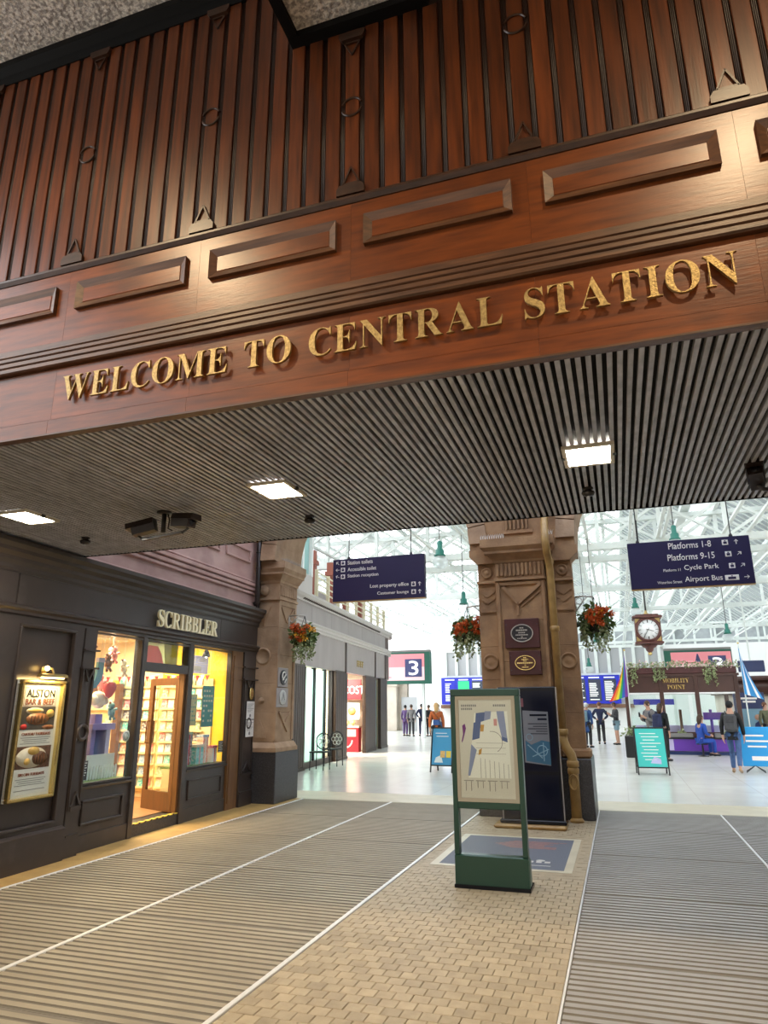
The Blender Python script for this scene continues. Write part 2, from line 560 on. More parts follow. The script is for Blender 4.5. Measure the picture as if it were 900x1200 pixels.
mat('ad_navy', (0.05, 0.06, 0.16), 0.4)
mat('ad_white', (0.92, 0.92, 0.95), 0.4, emit=0.4)
mat('frame_green', (0.015, 0.105, 0.070), 0.45)
mat('board_blue', (0.015, 0.025, 0.42), 0.4, emit=0.12, emit_col=(0.02, 0.03, 0.6))
mat('board_dark', (0.05, 0.06, 0.09), 0.3)
mat('board_green', (0.03, 0.60, 0.22), 0.4, emit=0.2, emit_col=(0.03, 0.6, 0.22))
mat('board_text', (0.80, 0.82, 0.78), 0.5, emit=0.3)
mat('navy_panel', (0.010, 0.025, 0.10), 0.3)
mat('panel_grey', (0.38, 0.39, 0.40), 0.35)
mat('far_wall', (0.62, 0.55, 0.46), 0.7, col2=(0.40, 0.34, 0.28), scale=0.9, detail=6)
mat('far_white', (0.84, 0.85, 0.84), 0.5)
mat('far_brown', (0.17, 0.085, 0.05), 0.5)
mat('teal_ad', (0.05, 0.52, 0.47), 0.45)
mat('cyan_ad', (0.02, 0.30, 0.66), 0.45)
mat('sky_ad', (0.06, 0.33, 0.58), 0.45)
mat('rail_red', (0.30, 0.085, 0.05), 0.5)
mat('rail_cream', (0.75, 0.70, 0.50), 0.5)
mat('skin', (0.50, 0.28, 0.19), 0.5)
for _nm, _c in dict(navy=(0.018, 0.025, 0.075), black=(0.007, 0.007, 0.008), denim=(0.055, 0.11, 0.25), grey=(0.20, 0.19, 0.19), darkgrey=(0.055, 0.055, 0.06),
                    blue=(0.035, 0.10, 0.30), bright_blue=(0.02, 0.08, 0.42), orange=(0.42, 0.10, 0.02), white=(0.75, 0.75, 0.75), tan=(0.45, 0.30, 0.18),
                    lightblue=(0.22, 0.35, 0.42), purple=(0.10, 0.05, 0.16), olive=(0.14, 0.14, 0.08), charcoal=(0.035, 0.034, 0.036)).items():
    mat('cloth_' + _nm, _c, 0.8, col2=tuple(a * 0.75 for a in _c), scale=14)
for _nm, _c in dict(brown=(0.06, 0.03, 0.015), black=(0.012, 0.010, 0.010), blonde=(0.50, 0.32, 0.14), grey=(0.35, 0.33, 0.31), auburn=(0.16, 0.06, 0.025)).items():
    mat('hair_' + _nm, _c, 0.6)
CARDS = []
for _i, _c in enumerate([(0.85, 0.80, 0.62), (0.80, 0.30, 0.18), (0.10, 0.50, 0.48), (0.85, 0.72, 0.25), (0.75, 0.70, 0.66), (0.20, 0.35, 0.55), (0.82, 0.52, 0.40), (0.30, 0.42, 0.22), (0.86, 0.84, 0.78), (0.12, 0.10, 0.12), (0.70, 0.15, 0.20), (0.55, 0.62, 0.68)]):
    mat('card_%d' % _i, _c, 0.5, col2=tuple(min(1, a * 0.55 + 0.35) for a in _c), scale=28, detail=1, contrast=(0.46, 0.54), vary=0.1)
    CARDS.append('card_%d' % _i)
for _nm, _c in dict(red=(0.60, 0.02, 0.03), sock=(0.10, 0.30, 0.42), cloud=(0.85, 0.80, 0.70), pink=(0.80, 0.30, 0.30), lilac=(0.28, 0.24, 0.55), lilac_pale=(0.45, 0.45, 0.75), teal=(0.10, 0.28, 0.33), sage=(0.33, 0.37, 0.30), pale=(0.70, 0.78, 0.76), choc=(0.20, 0.07, 0.02), lav=(0.45, 0.47, 0.70), olive=(0.50, 0.48, 0.12)).items():
    mat('toy_' + _nm, _c, 0.55)
mat('bulb', (1, 0.95, 0.85), 0.4, emit=25.0, emit_col=(1, 0.9, 0.72))
mat('amber_bulb', (1, 0.6, 0.15), 0.4, emit=14.0, emit_col=(1, 0.62, 0.18))
for _nm, _c in dict(red=(0.70, 0.03, 0.03), orange=(0.85, 0.28, 0.02), yellow=(0.85, 0.70, 0.04), green=(0.03, 0.35, 0.10), blue=(0.03, 0.12, 0.50), violet=(0.20, 0.04, 0.30), white=(0.85, 0.85, 0.85), sky=(0.04, 0.28, 0.62)).items():
    mat('flag_' + _nm, _c, 0.7)

# terrazzo with faint joints
m = mat('terrazzo', (0.74, 0.73, 0.68), 0.22, col2=(0.66, 0.65, 0.60), scale=1.3)
nt = m.node_tree; N, L = nt.nodes, nt.links
_b = N['Principled BSDF']
_src = _b.inputs['Base Color'].links[0].from_socket
_tc = N.new('ShaderNodeTexCoord')
_br = N.new('ShaderNodeTexBrick')
_br.offset = 0.0
_br.inputs['Scale'].default_value = 1.0
_br.inputs['Mortar Size'].default_value = 0.008
_br.inputs['Brick Width'].default_value = 1.2
_br.inputs['Row Height'].default_value = 1.2
_br.inputs['Color1'].default_value = (1, 1, 1, 1)
_br.inputs['Color2'].default_value = (0.94, 0.94, 0.93, 1)
_br.inputs['Mortar'].default_value = (0.80, 0.79, 0.76, 1)
L.new(_tc.outputs['Object'], _br.inputs['Vector'])
_mx = N.new('ShaderNodeMix'); _mx.data_type = 'RGBA'; _mx.blend_type = 'MULTIPLY'; _mx.inputs['Factor'].default_value = 1
L.new(_src, _mx.inputs['A']); L.new(_br.outputs['Color'], _mx.inputs['B']); L.new(_mx.outputs['Result'], _b.inputs['Base Color'])

# ---------------------------------------------------------------- lettering to be meshed
for _c in sorted(set('WELCOMETOCENTRALSTATIONSCRIBBLER')):
    want('S_' + _c, _c, serif=True, ext=0.10, offset=-0.0095)
    want('B_' + _c, _c, serif=True, ext=0.10, offset=0.002)
want('mobility', 'MOBILITY', serif=True, ext=0.02)
want('point', 'POINT', serif=True, ext=0.02)
for _k, _s in dict(toilets='Station toilets', accessible='Accessible toilet', reception='Station reception', lost='Lost property office', lounge='Customer lounge',
                   plat18='Platforms 1-8', plat915='Platforms 9-15', plat11='Platform 11', cycle='Cycle Park', waterloo='Waterloo Street', bus='Airport Bus',
                   alston='ALSTON', barbeef='BAR & BEEF', chateau='CHATEAU THURSDAYS', sirloin='SIRLOIN TUESDAYS', costa='COSTA',
                   halfcards='HALF CARDS', three='3').items():
    want(_k, _s, ext=0.004, offset=0.004)
make_texts()


def flat_disc(mb, c, rx, rz, y, n=24, t=0.004):
    pts = [(c[0] + rx * math.cos(2 * math.pi * k / n), c[1] + rz * math.sin(2 * math.pi * k / n)) for k in range(n)]
    return mb.prism(pts, 'y', y, y - t)
# ================================================================ FLOOR
floor = MB().box(-16, 20, -8, 78, -0.25, -0.014).build('floor', 'paver_joint')
kind(floor, label='grey and beige ribbed matting, tan paving and pale terrazzo floor')
MB().box(-16, 20, 13.55, 78, -0.013, 0.0).build('terrazzo_slab', 'terrazzo', floor)
MB().box(-6.6, 6, 12.42, 13.55, -0.013, 0.0005).build('cream_band', 'cream_band', floor)
MB().box(-6.9, -5.76, -2, 12.42, -0.013, 0.0).build('tan_strip', 'tan_strip', floor)
MB().box(3.15, 6, -2, 12.42, -0.013, 0.0).build('tan_strip', 'tan_strip', floor)


def mat_section(w, ln, pitch=0.0865):
    """ribbed entrance matting: ridges across the walking direction"""
    mb = MB()
    n = int((ln - 0.02) / pitch)
    prof = [(0.0, -0.013), (0.0, -0.008)]
    for k in range(n):
        y = 0.01 + k * pitch
        prof += [(y, -0.008), (y + 0.004, 0.0), (y + 0.056, 0.0), (y + 0.060, -0.008)]
    prof += [(ln, -0.008), (ln, -0.013)]
    m_ = len(prof)
    vs_ = [(0, y, z) for y, z in prof] + [(w, y, z) for y, z in prof]
    fs_ = [(i, i + m_, i + 1 + m_, i + 1) for i in range(m_ - 1)]
    return mb.add(vs_, [tuple(reversed(q)) for q in fs_]), prof


SEC = 1.7575
for x0, x1, mt in ((-5.74, -4.02, 'mat_beige'), (-3.98, -2.30, 'mat_beige'), (-0.455, 1.30, 'mat_grey'), (1.345, 3.12, 'mat_grey')):
    mb_, prof_ = mat_section(x1 - x0, SEC)
    me = mb_.mesh('ribbed_mat', mt)
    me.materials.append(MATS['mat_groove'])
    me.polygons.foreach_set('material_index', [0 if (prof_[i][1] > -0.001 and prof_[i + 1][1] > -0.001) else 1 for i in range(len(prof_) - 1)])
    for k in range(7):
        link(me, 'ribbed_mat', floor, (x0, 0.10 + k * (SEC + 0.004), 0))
for xa, xb, w in ((-5.72, -5.80, 0.032), (-4.0, -4.0, 0.038), (-2.28, -2.28, 0.038), (1.323, 1.323, 0.028), (3.135, 3.135, 0.032)):
    MB().cbox(xa - w / 2, xa + w / 2, 0.1, 12.40, -0.013, 0.006, 0.004).build('metal_strip', 'strip_metal', floor)
MB().box(-0.475, -0.460, 0.1, 12.40, -0.013, 0.004).build('metal_strip', 'strip_metal', floor)

# paving blocks in running bond between the matting lanes
PX0, PX1, PW, PL = -2.255, -0.480, 0.111, 0.108
pv = MB().cbox(0.0016, PW - 0.0016, 0.0016, PL - 0.0016, -0.013, 0.0, 0.003).mesh('paving_block', 'paver')
pvh = MB().cbox(0.0016, PW / 2 - 0.0016, 0.0016, PL - 0.0016, -0.013, 0.0, 0.003).mesh('paving_block', 'paver')
rest = MB()
MOS = (-2.02, -0.70, 7.93, 9.66)
cnt = 0
row = 0
y = 3.62
while y < 12.3:
    off = 0.0 if row % 2 == 0 else -PW / 2
    x = PX0 + off
    while x < PX1 - 0.02:
        xa, xb = max(x, PX0), min(x + PW, PX1)
        if not (xb > MOS[0] - 0.09 and xa < MOS[1] + 0.09 and y + PL > MOS[2] - 0.09 and y < MOS[3] + 0.09) and not (y > 11.25 and xa < -0.6):
            if cnt < 300 and row < 60:
                full = xb - xa > PW * 0.9
                link(pv if full else pvh, 'paving_block', floor, (xa, y, random.uniform(-0.0012, 0.0012)))
                cnt += 1
            else:
                rest.box(xa + 0.003, xb - 0.003, y + 0.003, y + PL - 0.003, -0.013, random.uniform(-0.001, 0.001))
        x += PW
    y += PL
    row += 1
kind(rest.build('paving_blocks', 'paver', floor), 'stuff')
MB().box(PX0, PX1, 0.1, 3.615, -0.013, -0.001).build('paving_bed', 'paver', floor)
MB().box(PX0, PX1, 7.6, 10.0, -0.0135, -0.002).build('paving_bed', 'paver', floor)
# blue-grey mosaic panel with a cream border, let into the paving
a, b_, c, d = MOS
mos = MB().box(a, b_, c, d, -0.013, 0.001).build('mosaic_panel', 'mosaic_blue', floor)
bd = MB()
for q in ((a - .085, b_ + .085, c - .085, c), (a - .085, b_ + .085, d, d + .085), (a - .085, a, c, d), (b_, b_ + .085, c, d)):
    bd.box(*q, -0.013, 0.0015)
bd.build('border', 'cream_band', mos)
mr_ = MB()
for k in range(9):
    yy = 9.0 + 0.05 * k
    xa = -1.62 + 0.05 * abs(k - 4)
    mr_.box(xa, xa + 0.55 + 0.05 * (k % 3), yy, yy + 0.036, 0.0, 0.0016)
mr_.build('emblem', 'mosaic_red', mos)
mw = MB()
for k in range(4):
    mw.box(-1.2 + 0.09 * k, -1.14 + 0.09 * k, 8.25, 8.33, 0.0, 0.0016)
mw.lathe([(0.05, 0.0), (0.05, 0.0016)], (-0.98, 8.36, 0), 12)
mw.box(-1.25, -0.85, 8.10, 8.125, 0.0, 0.0016)
mw.build('emblem', 'mosaic_white', mos)

# ================================================================ PORCH CEILING (stippled) AND BEAM
FY = 3.41          # face of the timber front
porch = MB().box(-6.6, 4.2, -7, FY, 6.96, 7.3).build('ceiling', 'stipple')
kind(porch, label='grey stippled porch ceiling above the timber front')
MB().box(-1.74, -0.84, -7, FY, 6.22, 6.96).build('beam', 'stipple', porch)
bt = MB()
bt.box(-1.79, -0.79, FY - 0.10, FY, 6.165, 6.235)
bt.box(-1.79, -1.72, -7, FY - 0.10, 6.17, 6.24)
bt.box(-0.86, -0.79, -7, FY - 0.10, 6.17, 6.24)
bt.build('beam_trim', 'black_trim', porch)
tr = MB()
for xa, xb in ((-6.6, -1.79), (-0.79, 4.2)):
    tr.prism([(FY, 6.80), (FY - 0.03, 6.80), (FY - 0.05, 6.87), (FY - 0.11, 6.90), (FY - 0.11, 6.96), (FY, 6.96)], 'x', xa, xb)
tr.build('ceiling_trim', 'black_trim', porch)

# ================================================================ TIMBER FRONT
front = MB().box(-6.6, 4.2, FY, FY + 0.30, 3.655, 7.3).build('wall_front', 'batten')
kind(front, label='varnished red-brown timber front over the entrance')
P0, PP = -2.4275, 1.0975           # ornament strip positions
orn_x = [P0 + PP * k for k in range(-4, 7)]
# vertical boards and reeded battens
ZB0, ZT = 4.785, 6.83
NB = 8
bw = PP / NB
brd = MB().cbox(-bw / 2 + 0.019, bw / 2 - 0.019, -0.020, 0.0, 0, 1, 0.004)
board_me = brd.mesh('board', 'wood')
batm = MB()
for dx in (-0.0095, 0.0, 0.0095):
    batm.lathe([(0.0048, 0), (0.0048, 1)], (dx, -0.006, 0), 8)
batten_me = batm.mesh('batten', 'batten')
for j, ox in enumerate(orn_x):
    for k in range(NB):
        x = ox + bw * k
        if x > 4.1:
            continue
        top = 6.17 if -1.80 < x < -0.78 else ZT
        link(board_me, 'board', front, (x, FY, ZB0), scale=(1, 1, top - ZB0))
        xb = x + bw / 2
        topb = 6.17 if -1.80 < xb < -0.78 else ZT
        link(batten_me, 'batten', front, (xb, FY, ZB0), scale=(1, 1, topb - ZB0))
# carved strips: ring in the middle, triangle and block at both ends
def tri_outline(mb, apex, base_z, hw, t=0.011, y=-0.03):
    sgn = 1 if apex > base_z else -1
    for s in (-1, 1):
        mb.bar((s * hw, y, base_z), (0, y, apex), t)
    mb.bar((-hw, y, base_z + sgn * 0.004), (hw, y, base_z + sgn * 0.004), t)


for ox in orn_x:
    low = -1.80 < ox < -0.78
    zr, ztop = (5.495, 6.13) if low else (5.775, 6.80)
    om = MB()
    om.prism([(-0.095, 0.0), (-0.095, 0.045), (-0.075, 0.075), (0.075, 0.075), (0.095, 0.045), (0.095, 0.0)], 'y', -0.045, -0.015)
    tri_outline(om, 0.215, 0.085, 0.056)
    zt = ztop - ZB0
    om.prism([(-0.095, zt), (-0.095, zt - 0.035), (-0.075, zt - 0.065), (0.075, zt - 0.065), (0.095, zt - 0.035), (0.095, zt)], 'y', -0.045, -0.015)
    tri_outline(om, zt - 0.195, zt - 0.085, 0.056)
    om.ring((0, -0.026, zr - ZB0), 0.072, 0.008, 'y', 16, 6, 20, 160)
    om.ring((0, -0.026, zr - ZB0), 0.072, 0.008, 'y', 16, 6, 200, 340)
    om.build('carved_ornament', 'wood_dark', front, (ox, FY, ZB0))
# ledge, panel rail, mouldings, frieze and bottom board
lg = MB().prism([(0.0, 4.720), (-0.028, 4.725), (-0.045, 4.752), (-0.045, 4.768), (-0.030, 4.785), (0.0, 4.790)], 'x', -6.6, 4.2)
lg.build('ledge_moulding', 'wood_dark', front, (0, FY, 0))
for j in range(len(orn_x) - 1):
    xa, xb = orn_x[j], min(orn_x[j + 1], 4.2)
    MB().cbox(xa + 0.0003, xb - 0.0003, -0.022, 0, 4.155, 4.722, 0.0005).build('rail_board', 'wood_h', front, (0, FY, 0))
    # raised frame with mitred sides
    px0 = xa + 0.0925
    px1 = px0 + 0.912
    z0, z1 = 4.385, 4.602
    for (ax, az, bx, bz, cx, cz, dx, dz) in ((px0, z0, px1, z0, px1 - .05, z0 + .05, px0 + .05, z0 + .05), (px0, z1, px1, z1, px1 - .05, z1 - .05, px0 + .05, z1 - .05),
                                             (px0, z0, px0, z1, px0 + .05, z1 - .05, px0 + .05, z0 + .05), (px1, z0, px1, z1, px1 - .05, z1 - .05, px1 - .05, z0 + .05)):
        f = MB()
        ys = (-0.052, -0.052, -0.030, -0.030)
        o4 = [(ax, az), (bx, bz), (cx, cz), (dx, dz)]
        vs_ = [(u, yy, w) for (u, w), yy in zip(o4, ys)] + [(u, -0.02, w) for u, w in o4]
        f.add(vs_, [(0, 1, 2, 3), (4, 7, 6, 5), (0, 4, 5, 1), (1, 5, 6, 2), (2, 6, 7, 3), (3, 7, 4, 0)])
        f.build('panel_frame', 'wood_mould', front, (0, FY, 0))
    MB().cbox(px0 + .05, px1 - .05, -0.034, -0.02, z0 + .05, z1 - .05, 0.004).build('panel', 'wood_h', front, (0, FY, 0))
    # frieze behind the letters
    MB().cbox(xa + 0.0003, xb - 0.0003, -0.030, 0.02, 3.548, 3.935, 0.0005).build('frieze_board', 'wood_h', front, (0, FY, 0))
    MB().cbox(xa + 0.0003, xb - 0.0003, -0.050, 0.02, 3.437, 3.536, 0.001).build('bottom_board', 'wood_h', front, (0, FY, 0))
for z0, z1, d in ((3.940, 3.986, 0.072), (3.990, 4.036, 0.064), (4.040, 4.082, 0.056), (4.086, 4.150, 0.044)):
    MB().prism([(0, z0), (-d + 0.012, z0), (-d, z0 + 0.010), (-d, z1 - 0.010), (-d + 0.012, z1), (0, z1)], 'x', -6.6, 4.2).build('moulding_strip', 'wood_mould', front, (0, FY, 0))
MB().prism([(-0.02, 3.425), (-0.052, 3.425), (-0.052, 3.437), (-0.02, 3.437)], 'x', -6.6, 4.2).build('edge_strip', 'wood_mould', front, (0, FY, 0))
MB().box(-6.6, 4.2, -0.045, 0.02, 3.43, 3.47).build('bottom_rail', 'wood_mould', front, (0, FY, 0))

# lettering
sign = thing('welcome_sign', 'raised gold serif letters reading WELCOME TO CENTRAL STATION', 'sign', (0, FY - 0.03, 0))


def place_letters(s, parent, mt, x0, x1, zb, cap, space, track, standoff, depth, axis='front', pre='S_'):
    cap_u = TEXTS[pre + 'E'][4] - TEXTS[pre + 'E'][3]
    k = cap / cap_u
    tot = 0
    for ch in s:
        tot += space if ch == ' ' else (TEXTS[pre + ch][2] - TEXTS[pre + ch][1]) + track
    kx = (x1 - x0) / (tot - track)
    x = x0
    for ch in s:
        if ch == ' ':
            x += space * kx
            continue
        me, a0, a1, b0, b1 = TEXTS[pre + ch]
        m2 = me.copy()
        for v in m2.vertices:
            c_ = v.co
            px, pz, pd = x + (c_.x - a0) * kx, zb + c_.y * k, c_.z * depth
            if axis == 'front':
                v.co = (px, -standoff - pd, pz)
            else:
                v.co = (standoff + pd, px, pz)
        m2.materials.clear(); m2.materials.append(MATS[mt])
        link(m2, 'letter', parent)
        x += (a1 - a0 + track) * kx


place_letters('WELCOME TO CENTRAL STATION', sign, 'gold_letter', -3.425, 0.765, 3.658, 0.178, 0.42, 0.085, 0.028, 0.10)

# ================================================================ RIBBED CANOPY CEILING
CZ, CY1 = 3.43, 6.62
cano = MB().box(-6.3, 4.2, FY + 0.021, CY1, CZ + 0.039, CZ + 0.22).build('ceiling_canopy', 'rib_gap')
kind(cano, label='dark canopy ceiling of closely spaced grey metal ribs')
RP = 0.054
sl = MB().prism([(-0.0125, 0.0), (0.0125, 0.0), (0.0150, 0.004), (0.0130, 0.040), (-0.0130, 0.040), (-0.0150, 0.004)], 'y', FY + 0.022, CY1)
slat_me = sl.mesh('slat', 'rib')
nsl = int((4.15 + 6.22) / RP)
for k in range(nsl):
    link(slat_me, 'slat', cano, (-6.20 + k * RP, 0, CZ))
MB().box(-6.3, 4.2, CY1, CY1 + 0.02, CZ - 0.004, CZ + 0.22).build('edge_trim', 'rib_gap', cano)
# rounded corner where the canopy meets the shop wall
pl = [(-6.33, CY1 + 0.02), (-5.95, CY1 + 0.02)] + [(-5.95 - 0.33 * math.sin(R(t)), CY1 + 0.35 - 0.33 * math.cos(R(t))) for t in range(10, 91, 10)] + [(-6.33, CY1 + 0.40)]
MB().prism(pl, 'z', CZ, CZ + 0.2).build('corner_plate', 'rib_gap', cano)
ce = MB()
for a_, b_ in zip(pl[1:-1], pl[2:-1]):
    ce.quad((a_[0], a_[1] + 0.004, CZ + 0.003), (b_[0], b_[1] + 0.004, CZ + 0.003), (b_[0], b_[1] + 0.004, CZ + 0.2), (a_[0], a_[1] + 0.004, CZ + 0.2))
ce.build('lit_corner_edge', 'far_white', cano)  # light on the curved corner face, put in as white


def ceiling_lamp(x, y, label):
    t = thing('ceiling_light', label, 'ceiling light', (x, y, CZ), 0, 'square recessed lights in the ribbed canopy')
    w, l = 0.182, 0.215
    f = MB()
    for q in ((-w, w, -l, -l + .035), (-w, w, l - .035, l), (-w, -w + .03, -l + .035, l - .035), (w - .03, w, -l + .035, l - .035)):
        f.box(*q, -0.022, 0.0)
    f.build('frame', 'lamp_frame', t)
    MB().box(-w + .03, w - .03, -l + .035, l - .035, -0.012, -0.002).build('diffuser', 'lamp_glow', t)
    for s in (-1, 1):
        MB().box(s * w - .012, s * w + .012, -0.02, 0.02, -0.026, 0.0).build('clip', 'rod_dark', t)


ceiling_lamp(-5.26, 4.94, 'square ceiling light at the left edge above the black shop wall')
ceiling_lamp(-2.60, 4.96, 'square ceiling light in the middle of the ribbed canopy')
ceiling_lamp(-0.05, 4.96, 'square ceiling light nearest the word STATION')


def detector(x, y, label):
    t = thing('smoke_detector', label, 'detector', (x, y, CZ), 0, 'small black sensors on the ribbed canopy')
    MB().lathe([(0.045, 0.0), (0.045, -0.012), (0.030, -0.016), (0.030, -0.028), (0.052, -0.034), (0.055, -0.046), (0.045, -0.066), (0.012, -0.074)], (0, 0, 0), 16).build('housing', 'cctv_black', t)
    MB().lathe([(0.012, -0.070), (0.010, -0.082), (0.0, -0.084)], (0, 0, 0), 10).build('lens', 'silver', t)


detector(-5.36, 5.83, 'small round black sensor near the left ceiling light')
detector(-2.70, 5.85, 'small round black sensor behind the middle ceiling light')
detector(-0.09, 5.82, 'small round black sensor behind the right-hand ceiling light')


def cctv_body(parent, c, yaw, pitch, L=0.30):
    m_ = Matrix.Translation(c) @ Matrix.Rotation(yaw, 4, 'Z') @ Matrix.Rotation(pitch, 4, 'X')
    b = MB()
    b.prism([(-0.05, -0.05), (0.05, -0.05), (0.058, 0.02), (0.04, 0.055), (-0.04, 0.055), (-0.058, 0.02)], 'y', -L / 2, L / 2)
    b.prism([(-0.066, 0.02), (0.066, 0.02), (0.055, 0.075), (-0.055, 0.075)], 'y', -L / 2 - 0.05, L / 2)
    b.v = [tuple(m_ @ Vector(p)) for p in b.v]
    o = b.build('camera_housing', 'cctv_brown', parent)
    g = MB().lathe([(0.036, -L / 2 - 0.004), (0.036, -L / 2 + 0.01)], (0, 0, 0.0), 14, 'y')
    g.v = [tuple(m_ @ Vector(p)) for p in g.v]
    g.build('lens', 'totem_black', o)


t = thing('security_camera', 'twin dark security cameras on a T bracket under the ribbed canopy', 'camera', (-3.935, 5.25, CZ))
MB().lathe([(0.07, 0), (0.07, -0.015), (0.028, -0.02)], (0, 0, 0), 14).tube([(0, 0, -0.01), (0.004, 0, -0.20)], 0.022, 10).build('drop_post', 'cctv_black', t)
MB().bar((-0.26, 0.06, -0.235), (0.26, -0.06, -0.235), 0.03, 0.022).tube([(-0.26, 0.06, -0.235), (-0.30, 0.04, -0.20), (-0.27, 0.03, -0.15)], 0.012, 6).tube([(0.26, -0.06, -0.235), (0.31, -0.05, -0.20), (0.26, -0.03, -0.15)], 0.012, 6).build('cross_arm', 'cctv_black', t)
cctv_body(t, (-0.235, 0.03, -0.135), R(-75), R(14), 0.22)
cctv_body(t, (0.235, -0.02, -0.125), R(78), R(8), 0.22)
MB().tube([(0.02, 0.03, -0.01), (0.05, 0.02, -0.08), (0.04, 0.02, -0.16), (0.10, 0.0, -0.19)], 0.007, 6).build('cable', 'cctv_black', t)
t = thing('security_camera', 'dark security camera at the right edge under the ribbed canopy', 'camera', (1.30, 5.72, CZ))
MB().lathe([(0.06, 0), (0.06, -0.015), (0.025, -0.02)], (0.10, 0, 0), 14).tube([(0.10, 0, -0.01), (0.10, 0, -0.17), (0.02, -0.01, -0.19), (-0.09, -0.02, -0.185), (-0.12, -0.03, -0.15)], 0.016, 10).build('bracket', 'cctv_black', t)
cctv_body(t, (-0.13, -0.03, -0.085), R(-12), R(-24), 0.20)


def downlight(x, y, label):
    t = thing('downlight', label, 'downlight', (x, y, 6.96), 0, 'warm round downlights in the porch ceiling')
    MB().lathe([(0.14, 0), (0.14, -0.02), (0.10, -0.03), (0.10, -0.006)], (0, 0, 0), 20).build('bezel', 'lamp_frame', t)
    MB().lathe([(0.099, -0.010), (0.0, -0.012)], (0, 0, 0), 20).build('lamp_lens', 'downlight_glow', t)
    ld = bpy.data.lights.new('porch_lamp', 'SPOT')
    ld.energy = DL_W
    ld.color = (1.0, 0.74, 0.44)
    ld.spot_size = R(165)
    ld.spot_blend = 0.9
    ld.shadow_soft_size = 0.16
    lo = bpy.data.objects.new('porch_lamp', ld)
    COL.objects.link(lo); lo.parent = t; lo.location = (0, 0, -0.04)
    lo.rotation_euler = (0, 0, 0)


DL_W = 650
downlight(-4.20, 0.65, 'warm round porch downlight towards the shop side')
downlight(1.60, 0.58, 'warm round porch downlight above the grey matting')
# ================================================================ SHOP WALL (left)
SW = (-6.2, 7.0, 0.0)
SROT = R(2.29)
wall = struct('wall_left', SW, SROT, 'black painted timber shopfront wall with cornice and pilasters')
SP = 'shop_paint'


def sbox(mb, d0, d1, s0, s1, z0, z1):
    return mb.box(d0, d1, s0, s1, z0, z1)


def raised_frame(mb, d, s0, s1, z0, z1, w=0.035, t=0.028):
    for a0, a1, b0, b1 in ((s0, s1, z0, z0 + w), (s0, s1, z1 - w, z1), (s0, s0 + w, z0 + w, z1 - w), (s1 - w, s1, z0 + w, z1 - w)):
        if a1 - a0 > b1 - b0:
            mb.prism([(d, b0), (d + t, b0 + 0.008), (d + t, b1 - 0.008), (d, b1)], 'y', a0, a1) if False else mb.cbox(d - 0.004, d + t, a0, a1, b0, b1, 0.007)
        else:
            mb.cbox(d - 0.004, d + t, a0, a1, b0, b1, 0.007)


SE = 4.58
# cornice, frieze, lower moulding: profiles run along the wall
MB().prism([(-0.3, 3.08), (0.03, 3.08), (0.05, 3.11), (0.05, 3.15), (0.09, 3.19), (0.09, 3.23), (0.14, 3.27), (0.14, 3.31), (0.19, 3.35), (0.19, 3.40), (0.0, 3.425), (-0.3, 3.425)], 'y', -12.5, SE).build('cornice', SP, wall)
for s0, s1 in ((-12.5, -5), (-5, -1.25), (-1.235, 3.2), (3.2, SE)):
    MB().box(-0.3, 0.02, s0 + 0.004, s1 - 0.004, 2.74, 3.08).build('frieze_panel', SP, wall)
MB().prism([(-0.3, 2.585), (0.03, 2.585), (0.03, 2.62), (0.055, 2.635), (0.055, 2.665), (0.085, 2.69), (0.085, 2.715), (0.05, 2.74), (-0.3, 2.74)], 'y', -12.5, SE).build('lower_moulding', SP, wall)
# panelled bay with the menu case
MB().box(-0.3, 0.0, -12.5, -0.14, 0, 2.585).build('bay_panel', SP, wall)
b = MB()
b.box(0.0, 0.05, -1.6, -1.17, 0.36, 2.585); b.box(0.0, 0.05, -0.28, -0.15, 0.36, 2.585)
b.box(0.0, 0.05, -1.17, -0.28, 0.36, 0.40); b.box(0.0, 0.05, -1.17, -0.28, 2.54, 2.585)
b.box(0.0, 0.05, -12.5, -1.6, 0.36, 2.585)
b.build('bay_frame', SP, wall)
b = MB(); raised_frame(b, 0.012, -1.17, -0.28, 0.40, 2.54, 0.035, 0.055); b.build('bead_frame', SP, wall)
MB().prism([(-0.2, 0), (0.11, 0), (0.11, 0.335), (0.085, 0.345), (0.06, 0.362), (-0.2, 0.362)], 'y', -12.5, -0.17).build('plinth', SP, wall)


def pilaster(s0, s1, d, mt_side=None):
    p = MB()
    p.box(-0.2, d, s0, s1, 0.22, 2.585)
    p.box(-0.2, d + 0.02, s0 - 0.012, s1 + 0.012, 0.0, 0.22)
    o = p.build('pilaster', SP, wall)
    w = s1 - s0
    c = (s0 + s1) / 2
    q = MB()
    q.box(d, d + 0.045, s0 - 0.03, s1 + 0.03, 2.315, 2.335)
    q.box(d, d + 0.045, s0 - 0.04, s1 + 0.04, 2.10, 2.122)
    for s in (-1, 1):
        q.bar((d + 0.02, c + s * w * 0.30, 2.09), (d + 0.02, c, 1.955), 0.022)
        q.bar((d + 0.02, c + s * w * 0.30, 0.56), (d + 0.02, c, 0.70), 0.022)
        q.box(d, d + 0.02, c + s * w * 0.42 - 0.012, c + s * w * 0.42 + 0.012, 0.50, 2.10)
    q.box(d, d + 0.04, s0 + 0.02, s1 - 0.02, 0.50, 0.545)
    q.box(d, d + 0.03, s0, s1, 0.22, 0.24)
    q.ring((d + 0.015, c, 1.36), 0.082, 0.022, 'x', 20, 8)
    q.build('ornament', SP, o)


